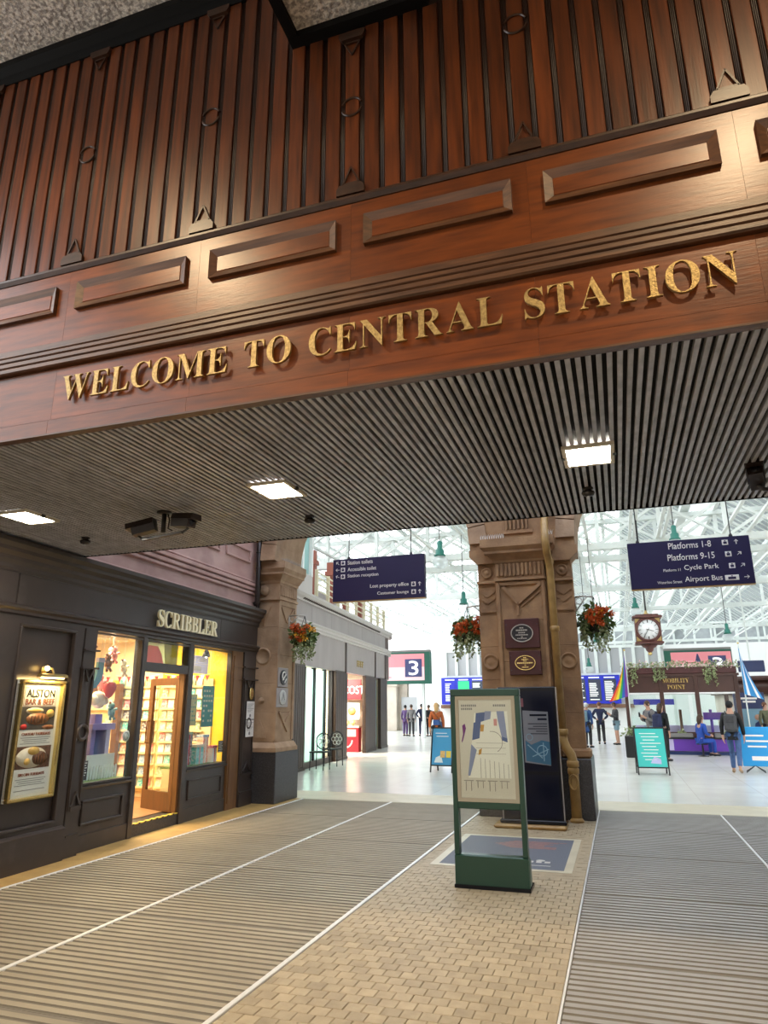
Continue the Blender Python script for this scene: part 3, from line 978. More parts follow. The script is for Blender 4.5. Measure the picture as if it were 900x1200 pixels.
pilaster(-0.13, 0.085, 0.055)
pilaster(4.05, 4.50, 0.055)
MB().box(-0.08, 0.03, 3.66, 4.04, 0.0, 2.585).build('reveal_post', 'shop_brown', wall)
b = MB()
for z in (2.10, 2.315):
    b.box(0.03, 0.05, 3.70, 4.045, z, z + 0.02)
b.box(0.03, 0.045, 3.70, 3.735, 0.1, 2.5)
b.build('reveal_trim', 'shop_brown', wall)
# stall risers under the windows
for s0, s1 in ((0.085, 1.10), (2.42, 3.66)):
    MB().box(-0.20, -0.01, s0, s1, 0.0, 0.71).build('stall_riser', SP, wall)
    b = MB(); raised_frame(b, -0.012, s0 + 0.10, s1 - 0.13, 0.29, 0.575, 0.03, 0.03); b.build('riser_frame', SP, wall)
    MB().box(-0.02, 0.008, s0, s1, 0.0, 0.19).build('skirting', SP, wall)
    MB().prism([(-0.22, 0.70), (0.02, 0.70), (0.03, 0.715), (0.03, 0.735), (-0.22, 0.75)], 'y', s0, s1).build('window_sill', SP, wall)
MB().box(-0.12, 0.02, 1.10, 1.19, 0.0, 2.585).build('door_post', SP, wall)
MB().box(-0.12, 0.02, 2.30, 2.42, 0.0, 2.585).build('door_post', SP, wall)
MB().box(-0.12, 0.01, 1.19, 2.30, 2.13, 2.235).build('transom_bar', SP, wall)
MB().box(-0.3, -0.005, 1.19, 2.30, 0.0, 0.145).build('door_step', 'granite', wall)
st = MB().box(-0.07, 0.0, 1.19, 2.30, 0.145, 0.157).build('hazard_strip', 'hazard_yellow', wall)
hz = MB().prism([(-0.0, 0.0), (0.045, 0.0), (0.075, 0.013), (0.03, 0.013)], 'x', -0.072, 0.002).mesh('stripe', 'ink_black')
for k in range(8):
    link(hz, 'stripe', st, (0, 1.21 + 0.135 * k, 0.1448))


def window(n, s0, s1, z0, z1, pane_mt='pane'):
    w = struct('window_%d' % n, SW, SROT)
    f = MB()
    t = 0.022
    f.box(-0.06, 0.012, s0, s1, z1 - t, z1); f.box(-0.06, 0.012, s0, s1, z0, z0 + t)
    f.box(-0.06, 0.012, s0, s0 + t, z0 + t, z1 - t); f.box(-0.06, 0.012, s1 - t, s1, z0 + t, z1 - t)
    f.build('window_frame', SP, w)
    MB().box(-0.028, -0.022, s0 + t, s1 - t, z0 + t, z1 - t).build('window_pane', pane_mt, w)
    return w


w1 = window(1, 0.085, 1.10, 0.745, 2.57)
w2 = window(2, 2.42, 3.66, 0.745, 2.57)
w3 = window(3, 1.19, 2.30, 2.235, 2.57)
# open door
door = struct('door_1', (SW[0] - 0.09, SW[1] + 2.27, 0.155), R(156), 'open brown glazed shop door')
door.location = (-6.375, 9.26, 0.155)
f = MB()
DW, DH = 0.86, 1.93
f.box(0, 0.10, -0.022, 0.022, 0, DH); f.box(DW - 0.11, DW, -0.022, 0.022, 0, DH)
f.box(0.10, DW - 0.11, -0.022, 0.022, DH - 0.11, DH); f.box(0.10, DW - 0.11, -0.022, 0.022, 0, 0.27)
f.build('door_frame', 'door_wood', door)
MB().box(0.10, DW - 0.11, -0.003, 0.003, 0.27, DH - 0.11).build('door_pane', 'pane', door)
h = MB()
for yy in (-1, 1):
    h.tube([(DW - 0.055, yy * 0.022, 0.95), (DW - 0.055, yy * 0.065, 0.95), (DW - 0.055, yy * 0.065, 1.28), (DW - 0.055, yy * 0.022, 1.28)], 0.010, 8)
h.build('door_handle', 'door_wood', door)
MB().box(DW - 0.10, DW - 0.02, -0.028, -0.022, 1.33, 1.38).build('push_plate', 'brass', door)
# thin jamb beside the hinge
MB().box(-0.12, -0.02, 2.25, 2.30, 0.15, 2.13).build('door_jamb', 'shop_brown', wall)

# shop room behind the front
room = struct('wall_shop', SW, SROT, 'yellow and cream walls inside the card shop')
MB().box(-3.45, -3.35, -0.35, 3.85, 0.0, 2.9).build('back_wall', 'cream_wall', room)
MB().box(-1.40, -0.06, 3.76, 3.86, 0.0, 2.9).build('end_wall', 'yellow_wall', room)
MB().box(-3.45, -1.40, 3.76, 3.86, 0.0, 2.9).build('end_wall', 'cream_wall', room)
MB().box(-3.45, -0.3, -0.36, -0.26, 0.0, 2.9).build('near_wall', 'cream_wall', room)
MB().box(-3.45, -0.02, -0.3, 3.8, 2.80, 2.92).build('shop_ceiling', 'cream_wall', room)
MB().box(-3.45, -0.30, -0.3, 3.8, 0.0, 0.155).build('shop_floor', 'shop_floor', room)
for d in (-0.75, -1.9):
    ld = bpy.data.lights.new('shop_lamp', 'AREA')
    ld.shape = 'RECTANGLE'; ld.size = 0.35; ld.size_y = 2.6
    ld.energy = 95; ld.color = (1.0, 0.80, 0.50)
    lt = thing('shop_strip_light', 'bright strip light on the ceiling inside the card shop, %s' % ('nearer the windows' if d > -1 else 'towards the back'), 'strip light', (SW[0] + d, SW[1] + 1.8, 2.79), SROT, 'strip lights inside the card shop')
    MB().box(-0.06, 0.06, -1.3, 1.3, -0.03, 0.008).build('tube_body', 'lamp_frame', lt)
    lo = bpy.data.objects.new('shop_lamp', ld); COL.objects.link(lo); lo.parent = lt; lo.location = (0, 0, -0.04)

# SCRIBBLER lettering
ss = thing('shop_sign', 'raised cream serif letters spelling the shop name on the black frieze', 'sign', SW, SROT)
place_letters('SCRIBBLER', ss, 'letter_cream', 1.30, 2.98, 2.765, 0.235, 0.4, 0.04, 0.075, 0.16, 'side', 'B_')

# pale red upper wall over the shop
rw = MB().box(-0.5, -0.02, -0.25, SE, 3.425, 6.9).build('wall_upper', 'red_wall', None, SW, SROT)
kind(rw, label='faded pinkish-red upper wall above the card shop')
for z0, z1, d in ((3.44, 3.475, 0.02), (3.66, 3.72, 0.03), (3.73, 3.80, 0.05), (3.81, 3.88, 0.07), (3.89, 3.93, 0.04)):
    MB().prism([(-0.03, z0), (d - 0.02, z0), (d, z0 + 0.012), (d, z1 - 0.012), (d - 0.02, z1), (-0.03, z1)], 'y', -0.25, SE - 0.12).build('moulding_strip', 'red_wall', rw)
for k in range(4):
    b = MB(); s0 = -0.14 + 1.14 * k
    raised_frame(b, -0.016, s0, s0 + 0.92, 4.24, 4.50, 0.04, 0.03); b.build('panel_frame', 'red_wall', rw)
MB().box(-0.02, 0.04, SE - 0.10, SE, 3.425, 6.9).build('end_strip', 'shop_paint', rw)
dp = thing('downpipe', 'dark brown pipe running up beside the left stone pier', 'pipe', (-6.265, 11.33, 3.42))
MB().tube([(-0.06, -0.02, 0.06), (0.0, 0, 0.10), (0.0, 0, 0.25), (0, 0, 3.0)], 0.045, 10).ring((0, 0, 0.75), 0.046, 0.012, 'z', 12, 6).ring((0, 0, 1.05), 0.046, 0.014, 'z', 12, 6).build('pipe_run', 'cctv_brown', dp)
# porch side wall out of view, added to hold down the front light
kind(MB().box(4.0, 4.3, -7, 11.3, 0, 7.3).build('wall_right', 'shop_paint'), label='unseen dark right-hand wall added to enclose the entrance light')
kind(MB().box(-7, 4.3, CY1 - 0.2, 11.3, 7.05, 7.06).build('ceiling_hall', 'hall_pane'), label='glazed roof between the canopy and the arches')
kind(MB().box(-7, 4.3, FY + 0.3, CY1, 6.9, 7.3).build('ceiling_inner', 'cream_wall'), label='roof above the canopy')
kind(MB().box(-30, 30, -24, -23, -0.2, 15).build('wall_street', 'far_wall'), label='unseen stone buildings added across the street to cut skylight')  # out of view, added to darken the daylight on the timber front
kind(MB().box(-30, 30, -23, -8, -0.3, -0.2).build('floor_street', 'granite'), label='street behind the entrance')

# ================================================================ STONE ARCH WALL, PILLAR, PIER
arch = struct('wall_arches', (0, 0, 0), 0, 'brown sandstone arcade wall')
AY0, AY1, SPZ = 11.34, 12.45, 4.30


def arch_part(x0, x1, mt='stone_pale'):
    cx, r_ = (x0 + x1) / 2, (x1 - x0) / 2
    n = 20
    mb = MB()
    for i in range(n):
        a0, a1 = math.pi - math.pi * i / n, math.pi - math.pi * (i + 1) / n
        p0 = (cx + r_ * math.cos(a0), SPZ + r_ * math.sin(a0)); p1 = (cx + r_ * math.cos(a1), SPZ + r_ * math.sin(a1))
        mb.prism([p0, p1, (p1[0], 7.0), (p0[0], 7.0)], 'y', AY0, AY1)
    o = mb.build('arch', mt, arch)
    # voussoir roll around the edge
    for i in range(0, n):
        a0, a1 = math.pi - math.pi * i / n, math.pi - math.pi * (i + 1) / n
        q = MB()
        da = (a0 - a1) * 0.03
        pts = [(cx + rr * math.cos(a), SPZ + rr * math.sin(a)) for rr, a in ((r_ - 0.004, a0 - da), (r_ - 0.004, a1 + da), (r_ + 0.30, a1 + da), (r_ + 0.30, a0 - da))]
        q.prism(pts, 'y', AY0 - 0.05, AY0 + 0.01).build('voussoir', mt, o)


arch_part(-5.92, -2.20)
arch_part(-0.46, 3.26)
MB().box(3.26, 4.3, AY0, AY1, 0, 7.0).build('end_pier', 'stone', arch)
MB().box(-7.0, -5.92, AY0 + 0.3, AY1, SPZ, 7.0).build('spandrel', 'stone', arch)

pil = thing('stone_pillar', 'carved brown sandstone pillar with dark granite plinth between the two arches', 'pillar', (-1.32, 11.2, 0))
PXL, PXR = -0.76, 0.78
MB().box(-0.74, 0.74, 0.32, 1.25, 0.9, 4.15).build('core', 'stone', pil)
MB().box(-0.88, 0.86, 0.14, 1.25, 4.15, 7.0).build('arch_block', 'stone', pil)
fl = MB()
for k in range(6):
    fl.cbox(-0.25 + 0.068 * k, -0.25 + 0.068 * k + 0.036, 0.08, 0.16, 4.50, 4.86, 0.01)
fl.box(-0.30, 0.20, 0.10, 0.15, 4.44, 4.50)
kind(fl.build('carved_flutes', 'stone', pil), 'stuff')


def blocks(x0, x1, y0, y1, z0, z1, n, mt='stone'):
    for k in range(n):
        a_, b2 = z0 + (z1 - z0) * k / n, z0 + (z1 - z0) * (k + 1) / n
        MB().cbox(x0, x1, y0, y1, a_ + 0.001, b2 - 0.001, 0.006).build('stone_block', mt, pil)


blocks(PXL, -0.45, 0.10, 0.34, 1.0, 3.60, 5)
blocks(0.46, PXR, 0.20, 0.42, 1.0, 3.60, 5)
blocks(-0.45, 0.345, 0.035, 0.34, 1.0, 3.62, 4)
# raised border around the middle panel, carved V
pb = MB()
for q in ((-0.45, -0.385, 1.0, 3.6), (0.285, 0.345, 1.0, 3.6), (-0.385, 0.285, 3.54, 3.60), (-0.385, 0.285, 1.0, 1.08)):
    pb.cbox(q[0], q[1], 0.0, 0.045, q[2], q[3], 0.01)
pb.build('panel_border', 'stone', pil)
vm = MB()
vm.bar((-0.33, 0.012, 3.52), (-0.10, 0.012, 3.24), 0.05, 0.05); vm.bar((0.27, 0.012, 3.54), (-0.10, 0.012, 3.24), 0.05, 0.05)
vm.bar((0.25, 0.025, 3.42), (-0.04, 0.025, 3.20), 0.035, 0.02)
vm.bar((-0.10, 0.02, 3.25), (-0.11, 0.02, 3.05), 0.035, 0.03)
vm.build('carved_v', 'stone', pil)
for cx, yy in ((-0.60, 0.095), (0.62, 0.195)):
    wv = MB()
    for s in (-1, 1):
        wv.bar((cx + s * 0.12, yy, 3.47), (cx, yy, 3.38), 0.03, 0.02)
        wv.bar((cx + s * 0.12, yy, 3.36), (cx, yy, 3.27), 0.03, 0.02)
    wv.box(cx - 0.13, cx + 0.13, yy - 0.02, yy + 0.02, 3.12, 3.15)
    wv.build('carved_chevrons', 'stone', pil)
    MB().lathe([(0.13, 0.02), (0.13, -0.02), (0.105, -0.03), (0.095, -0.008), (0.05, -0.02), (0.0, -0.03)], (cx, yy, 2.32), 20, 'y').build('roundel', 'stone', pil)
    MB().box(cx - 0.165, cx + 0.165, yy - 0.05, yy + 0.10, 3.60, 3.645).build('necking', 'stone', pil)
    MB().cbox(cx - 0.15, cx + 0.15, yy - 0.01, yy + 0.12, 3.645, 3.93, 0.012).build('wing_frieze', 'stone', pil)
    MB().lathe([(0.095, 0.0), (0.095, -0.025), (0.07, -0.035), (0.055, -0.015), (0.03, -0.045), (0.0, -0.05)], (cx, yy - 0.01, 3.78), 16, 'y').build('boss', 'stone', pil)
    MB().prism([(cx - 0.15, 3.93), (cx + 0.15, 3.93), (cx + 0.20, 3.98), (cx + 0.25, 4.03), (cx + 0.27, 4.06), (cx + 0.27, 4.17), (cx - 0.27, 4.17), (cx - 0.27, 4.06), (cx - 0.25, 4.03), (cx - 0.20, 3.98)], 'y', yy - 0.10, yy + 0.30).build('wing_capital', 'stone', pil)
MB().box(-0.46, 0.36, -0.03, 0.12, 3.62, 3.66).build('necking', 'stone', pil)
MB().box(-0.45, 0.345, 0.0, 0.2, 3.66, 3.95).build('flute_frieze', 'stone', pil)
for k in range(11):
    MB().cbox(-0.425 + 0.068 * k, -0.425 + 0.068 * k + 0.048, -0.035, 0.01, 3.69, 3.905, 0.012).build('flute', 'stone', pil)


def capital(mb, x0, x1, y0, y1, levels):
    """stack of slabs that widen upward"""
    for (za, zb, ea, eb) in levels:
        vs_ = []
        for z, e in ((za, ea), (zb, eb)):
            vs_ += [(x0 - e, y0 - e, z), (x1 + e, y0 - e, z), (x1 + e, y1, z), (x0 - e, y1, z)]
        mb.add(vs_, [(3, 2, 1, 0), (4, 5, 6, 7), (0, 1, 5, 4), (1, 2, 6, 5), (2, 3, 7, 6), (3, 0, 4, 7)])
    return mb


capital(MB(), -0.45, 0.345, 0.0, 0.3, [(3.92, 3.96, 0.02, 0.03), (3.96, 4.06, 0.03, 0.12), (4.06, 4.10, 0.15, 0.15), (4.10, 4.16, 0.15, 0.20), (4.16, 4.30, 0.20, 0.20)]).build('capital', 'stone', pil)
capital(MB(), -0.86, 0.84, 0.16, 1.27, [(4.17, 4.30, 0.0, 0.02)]).build('impost', 'stone', pil)
MB().cbox(-0.83, -0.40, 0.05, 0.5, 0.86, 1.0, 0.03).cbox(0.40, 0.85, 0.12, 0.5, 0.86, 1.0, 0.03).cbox(-0.50, 0.40, -0.04, 0.5, 0.86, 1.0, 0.03).build('cushion', 'stone', pil)
MB().cbox(-0.885, 0.84, 0.06, 1.28, 0.0, 0.86, 0.012).build('plinth', 'granite', pil)
MB().cbox(-0.50, 0.40, -0.05, 0.10, 0.0, 0.86, 0.012).build('plinth_block', 'granite', pil)


def spikes(parent, x0, x1, y, z, n):
    mb = MB()
    for k in range(n):
        x = x0 + (x1 - x0) * (k + 0.5) / n
        for s in (-1, 0, 1):
            mb.bar((x, y, z), (x + s * 0.022 + 0.01, y - s * 0.05, z + 0.085), 0.005)
    mb.bar((x0, y, z + 0.004), (x1, y, z + 0.004), 0.02, 0.008)
    return kind(mb.build('bird_spikes', 'spike', parent), 'stuff')


spikes(pil, -0.66, -0.25, -0.12, 4.30, 11)
spikes(pil, 0.36, 0.54, -0.12, 4.30, 5)

# oval plaques screwed on the middle panel
def plaque(label, x0, x1, z0, z1, face, rim, ink, lines):
    t = thing('plaque', label, 'plaque', ((x0 + x1) / 2, 11.198, (z0 + z1) / 2))
    w, h = (x1 - x0) / 2, (z1 - z0) / 2
    MB().cbox(-w, w, -0.035, 0.036, -h, h, 0.008).build('backboard', 'maroon', t)
    ov = flat_disc(MB(), (0, 0), w * 0.62, h * 0.58, -0.036, 28, 0.010).build('oval_plate', face, t)
    MB().ring((0, -0.046, 0), w * 0.62, 0.009, 'y', 28, 6, sq=h * 0.58 / (w * 0.62)).build('rim', rim, t)
    li = MB()
    for k, (u, v, lw, lh) in enumerate(lines):
        nn = max(2, int(lw * w * 2 / 0.022))
        for q in range(nn):
            xx = (u - lw + 2 * lw * q / nn) * w
            li.box(xx, xx + 2 * lw * w / nn * 0.68, -0.049, -0.045, v * h - lh * h, v * h + lh * h)
    kind(li.build('engraved_lines', ink, ov), 'stuff')
    for sx in (-1, 1):
        for sz in (-1, 1):
            MB().lathe([(0.010, -0.035), (0.008, -0.040), (0, -0.042)], (sx * w * 0.9, 0, sz * h * 0.6), 8, 'y').build('screw', 'plaque_black', t)


plaque('maroon wall plaque with black oval and silver rim, upper of the two', -1.655, -1.105, 2.52, 2.985, 'plaque_black', 'silver', 'silver',
       [(0, .36, .12, .04), (0, .20, .33, .045), (0, .03, .20, .035), (0, -.12, .36, .035), (0, -.26, .05, .035), (0, -.36, .28, .03)])
plaque('maroon wall plaque with brown oval and gold rim, lower of the two', -1.605, -1.105, 2.10, 2.475, 'plaque_brown', 'brass', 'brass',
       [(0, .42, .10, .04), (0, .28, .22, .04), (0, .14, .12, .035), (0, -.02, .50, .05), (0, -.20, .05, .05), (0, -.36, .22, .04)])

# rainwater pipe
pp = thing('drainpipe', 'tan painted cast-iron drainpipe with collars on the stone pillar', 'drainpipe', (-0.875, 11.06, 0))
MB().tube([(-0.03, 0.22, 4.95), (-0.03, 0.12, 4.60), (-0.02, -0.10, 4.36), (-0.02, -0.16, 4.22), (-0.01, -0.14, 4.02), (0.0, 0.05, 3.90), (0.005, 0.09, 3.70), (0.02, 0.09, 1.22)], 0.060, 14).build('pipe_run', 'pipe_tan', pp)
MB().tube([(0.02, 0.09, 1.24), (0.025, 0.085, 1.12), (0.06, 0.06, 1.02), (0.12, 0.04, 0.93), (0.135, 0.04, 0.84), (0.135, 0.04, 0.02)], [0.062, 0.064, 0.066, 0.068, 0.072, 0.074], 14).build('offset_bend', 'pipe_tan', pp)
for (x, y, z, r_) in ((0.012, 0.09, 2.80, 0.075), (0.02, 0.09, 1.25, 0.082), (0.135, 0.04, 0.80, 0.088), (0.135, 0.04, 0.70, 0.084), (0.005, 0.09, 3.88, 0.072)):
    MB().lathe([(r_ - 0.012, -0.045), (r_, -0.035), (r_, 0.035), (r_ - 0.012, 0.045)], (x, y, z), 14).build('collar', 'pipe_tan', pp)
MB().ring((0.135, -0.045, 0.55), 0.06, 0.014, 'y', 16, 6, sq=1.7).cbox(0.095, 0.175, -0.045, 0.0, 0.46, 0.64, 0.01).build('access_cover', 'pipe_tan', pp)
MB().lathe([(0.10, 0.0), (0.10, 0.03), (0.075, 0.06)], (0.135, 0.04, 0.0), 14).build('shoe', 'pipe_tan', pp)

pier = thing('stone_pier', 'pale sandstone pier with carved capital on a granite plinth beside the card shop', 'pier', (-5.92, 11.58, 0))
MB().cbox(-0.62, 0.04, -0.03, 0.92, 0.0, 0.86, 0.012).build('plinth', 'granite', pier)
capital(MB(), -0.60, -0.05, 0.05, 0.86, [(0.86, 0.93, 0.09, 0.09), (0.93, 1.02, 0.08, 0.01)]).build('base_moulding', 'stone_pale', pier)
for k in range(5):
    z0, z1 = 1.02 + 0.516 * k, 1.02 + 0.516 * (k + 1)
    MB().cbox(-0.60, -0.05, 0.05, 0.80, z0 + 0.001, z1 - 0.001, 0.006).build('stone_block', 'stone_pale', pier)
pb = MB()
for q in ((0.05, 0.13), (0.72, 0.80)):
    pb.cbox(-0.06, -0.025, q[0], q[1], 1.05, 3.60, 0.008)
pb.cbox(-0.06, -0.025, 0.13, 0.72, 3.50, 3.60, 0.008)
pb.build('panel_border', 'stone_pale', pier)
cv = MB()
cv = MB(); cv.bar((-0.04, 0.16, 3.48), (-0.04, 0.40, 3.20), 0.035); cv.bar((-0.04, 0.68, 3.48), (-0.04, 0.42, 3.20), 0.035)
cv.build('carved_v', 'stone_pale', pier)
cv = MB(); cv.bar((-0.04, 0.20, 1.55), (-0.04, 0.55, 1.20), 0.04); cv.bar((-0.04, 0.66, 1.55), (-0.04, 0.40, 1.30), 0.03)
cv.build('carved_v', 'stone_pale', pier)
bs = MB()
bs.lathe([(0.16, 0.02), (0.16, -0.015), (0.13, -0.03), (0.12, -0.005), (0.0, -0.012)], (-0.33, 0.05, 2.55), 20, 'y')
bs.build('roundel', 'stone_pale', pier)
MB().lathe([(0.06, 0.01), (0.05, -0.03), (0.0, -0.045)], (-0.33, 0.05, 1.75), 14, 'y').build('boss', 'stone_pale', pier)
MB().lathe([(0.10, 0.0), (0.10, -0.025), (0.06, -0.035), (0.0, -0.05)], (-0.33, 0.0, 3.78), 16, 'y').build('boss', 'stone_pale', pier)
MB().prism([(-0.47, 3.48), (-0.19, 3.48), (-0.22, 3.42), (-0.30, 3.25), (-0.33, 3.12), (-0.36, 3.25), (-0.44, 3.42)], 'y', 0.02, 0.06).build('carved_drop', 'stone_pale', pier)
MB().prism([(-0.46, 1.10), (-0.20, 1.10), (-0.24, 1.22), (-0.33, 1.40), (-0.42, 1.22)], 'y', 0.02, 0.06).build('carved_drop', 'stone_pale', pier)
capital(MB(), -0.60, -0.05, 0.05, 0.80, [(3.60, 3.645, 0.05, 0.05), (3.645, 3.92, 0.02, 0.02), (3.92, 3.97, 0.04, 0.05), (3.97, 4.07, 0.06, 0.14), (4.07, 4.11, 0.17, 0.17), (4.11, 4.17, 0.17, 0.21), (4.17, 4.30, 0.21, 0.21)]).build('capital', 'stone_pale', pier)
for k in range(10):
    MB().cbox(-0.035, 0.0, 0.07 + 0.07 * k, 0.07 + 0.07 * k + 0.05, 3.68, 3.88, 0.01).build('flute', 'stone_pale', pier)
sp = MB()
for k in range(12):
    y_ = 0.0 + 0.06 * k
    for s in (-1, 0, 1):
        sp.bar((0.06, y_, 4.30), (0.06 + s * 0.05, y_ + s * 0.02, 4.39), 0.005)
kind(sp.build('bird_spikes', 'spike', pier), 'stuff')
for lab, y0, y1, z0, z1, emb in (('square brown plaque with black and white emblem on the left stone pier', 0.02, 0.43, 1.99, 2.34, 'plaque_black'), ('square brown plaque with round grey emblem on the left stone pier', -0.02, 0.45, 1.63, 1.975, 'silver')):
    t = thing('emblem_plaque', lab, 'plaque', (-5.944, 11.62 + (y0 + y1) / 2, (z0 + z1) / 2))
    hw, hh = (y1 - y0) / 2, (z1 - z0) / 2
    MB().cbox(0.0, 0.018, -hw, hw, -hh, hh, 0.006).build('backboard', 'shop_grey', t)
    MB().lathe([(hh * 0.80, 0.018), (hh * 0.78, 0.032), (hh * 0.66, 0.034)], (0, 0, 0), 24, 'x').build('disc', emb, t)
    e = MB()
    if emb == 'plaque_black':
        e.ring((0.036, 0, 0.03), 0.07, 0.012, 'x', 18, 6, 40, 260); e.bar((0.037, -0.06, -0.05), (0.037, 0.07, 0.06), 0.02); e.bar((0.037, 0.02, -0.10), (0.037, 0.09, -0.02), 0.02)
    else:
        e.bar((0.036, -0.05, -0.04), (0.036, 0, 0.09), 0.014); e.bar((0.036, 0.05, -0.04), (0.036, 0, 0.09), 0.014); e.bar((0.036, -0.08, -0.05), (0.036, 0.08, -0.05), 0.014)
        e.bar((0.036, -0.07, -0.08), (0.036, 0.07, -0.08), 0.012)
    e.build('emblem', 'sign_white' if emb == 'plaque_black' else 'panel_grey', t)
# ================================================================ MENU CASE ON THE SHOP WALL
case = thing('menu_case', 'brass framed lit menu case with food poster on the black wall', 'display case', SW, SROT)
c0, c1, z0, z1 = -1.065, -0.405, 0.695, 1.945
D = 0.012
MB().box(D, D + 0.03, c0, c1, z0, z1).build('backing', 'poster_cream', case)
for q in ((c0, c1, z1 - .035, z1), (c0, c1, z0, z0 + .035), (c0, c0 + .035, z0 + .035, z1 - .035), (c1 - .035, c1, z0 + .035, z1 - .035)):
    MB().cbox(D, D + 0.085, *q, 0.008).build('frame_bar', 'brass', case)
e = MB()
E0, E1, Z0, Z1 = c0 + .07, c1 - .07, z0 + .06, z1 - .06
pst = MB().box(D + 0.03, D + 0.034, E0, E1, Z0, Z1).build('poster', 'poster_white', case)
PD = D + 0.036
PW_ = E1 - E0


def wall_text(key, mt, s, z, h, parent=pst, d=PD, width=None, anchor='centre'):
    text_part(key, mt, parent, (d, s, z), (0, 1, 0), (0, 0, 1), h, width, anchor=anchor)


mid = (E0 + E1) / 2
wall_text('alston', 'ink_black', mid, Z1 - 0.125, 0.085, width=PW_ * 0.80)
wall_text('barbeef', 'ink_brown', mid, Z1 - 0.205, 0.062, width=PW_ * 0.82)
bx_ = MB()
for q in ((E0 + .02, E1 - .02, Z1 - .219, Z1 - .215), (E0 + .02, E1 - .02, Z1 - .027, Z1 - .023), (E0 + .02, E0 + .025, Z1 - .217, Z1 - .027), (E1 - .025, E1 - .02, Z1 - .217, Z1 - .027)):
    bx_.box(PD - .002, PD, *q)
bx_.build('title_box', 'ink_brown', pst)
# two food pictures
ZH_ = Z1 - Z0
def fz(f):
    return Z1 - ZH_ * f


def blob(parent, name, mt, s, z, rs, rz, d=0.002, n=18):
    q = MB().lathe([(1.0, d), (1.0, d + 0.002)], (PD, 0, 0), n, 'x')
    q.v = [(x, s + y * rs, z + zz * rz) for x, y, zz in q.v]
    q.build(name, mt, parent)


ph1 = MB().box(PD - .002, PD, E0 + .012, E1 - .012, fz(.415), fz(.200)).build('food_picture', 'dark_plate', pst)
blob(ph1, 'sauce_bowl', 'plate_white', E0 + .20, fz(.240), .13, .036, 0)
blob(ph1, 'sauce', 'sauce', E0 + .19, fz(.238), .10, .024)
blob(ph1, 'steak', 'meat', mid - .01, fz(.315), .17, .062)
for k in range(5):
    blob(ph1, 'steak_slice', 'meat_dark', mid - .10 + .05 * k, fz(.318), .010, .045, .004)
blob(ph1, 'tomato', 'toy_red', E0 + .06, fz(.385), .045, .028)
blob(ph1, 'fries', 'sauce', E1 - .09, fz(.265), .06, .045)
blob(ph1, 'bread', 'meat', E1 - .10, fz(.395), .09, .025)
ph2 = MB().box(PD - .002, PD, E0 + .012, E1 - .012, fz(.770), fz(.566)).build('food_picture', 'meat_dark', pst)
blob(ph2, 'plate', 'plate_white', mid - .03, fz(.668), .22, .108, 0, 26)
blob(ph2, 'steak', 'meat_dark', mid + .09, fz(.680), .11, .072)
for k in range(4):
    blob(ph2, 'grill_mark', 'meat', mid + .03 + .04 * k, fz(.680), .006, .05, .004)
blob(ph2, 'fries', 'sauce', mid - .01, fz(.610), .085, .042, .004)
blob(ph2, 'sauce_pot', 'sauce', mid - .09, fz(.705), .045, .036, .004)
wall_text('chateau', 'ink_brown', mid, fz(.467), 0.030, width=PW_ * 0.80)
wall_text('sirloin', 'ink_brown', mid, fz(.835), 0.030, width=PW_ * 0.72)
li = MB()
for f0, n_ in ((.490, 4), (.865, 4), (.965, 1)):
    for k in range(n_):
        wq = PW_ * (0.42 - 0.05 * (k % 3))
        li.box(PD - .002, PD, mid - wq, mid + wq, fz(f0 + .018 * k), fz(f0 + .018 * k) + 0.006)
kind(li.build('small_print', 'ink_grey', pst), 'stuff')
MB().box(D + 0.078, D + 0.082, c0 + .035, c1 - .035, z0 + .035, z1 - .035).build('glazing', 'pane', case)
# picture lamp over the case
pl_ = thing('picture_lamp', 'small brass picture lamp glowing above the menu case', 'wall lamp', SW, SROT)
pm = (c0 + c1) / 2 + 0.03
MB().tube([(0.002, pm, 2.06), (0.05, pm, 2.09), (0.13, pm, 2.07), (0.155, pm, 2.02), (0.15, pm, 1.985)], 0.012, 8).lathe([(0.045, 0.002), (0.045, 0.02), (0.02, 0.03)], (0, pm, 2.06), 14, 'x').build('arm', 'brass_dull', pl_)
MB().prism([(0.11, 1.975), (0.12, 2.005), (0.15, 2.015), (0.18, 2.005), (0.19, 1.975)], 'y', pm - 0.20, pm + 0.20).build('shade', 'brass_dull', pl_)
MB().tube([(0.15, pm - 0.17, 1.972), (0.15, pm + 0.17, 1.972)], 0.012, 8).build('bulb_tube', 'amber_bulb', pl_)
MB().ball((0.085, pm - 0.03, 2.075), 0.028, 10, 6).build('bulb', 'amber_bulb', pl_)
ld = bpy.data.lights.new('picture_light', 'AREA'); ld.shape = 'RECTANGLE'; ld.size = 0.05; ld.size_y = 0.36; ld.energy = 7; ld.color = (1.0, 0.70, 0.30)
lo = bpy.data.objects.new('picture_light', ld); COL.objects.link(lo); lo.parent = pl_; lo.location = (0.16, pm, 1.960); lo.rotation_euler = (0, R(28), 0)

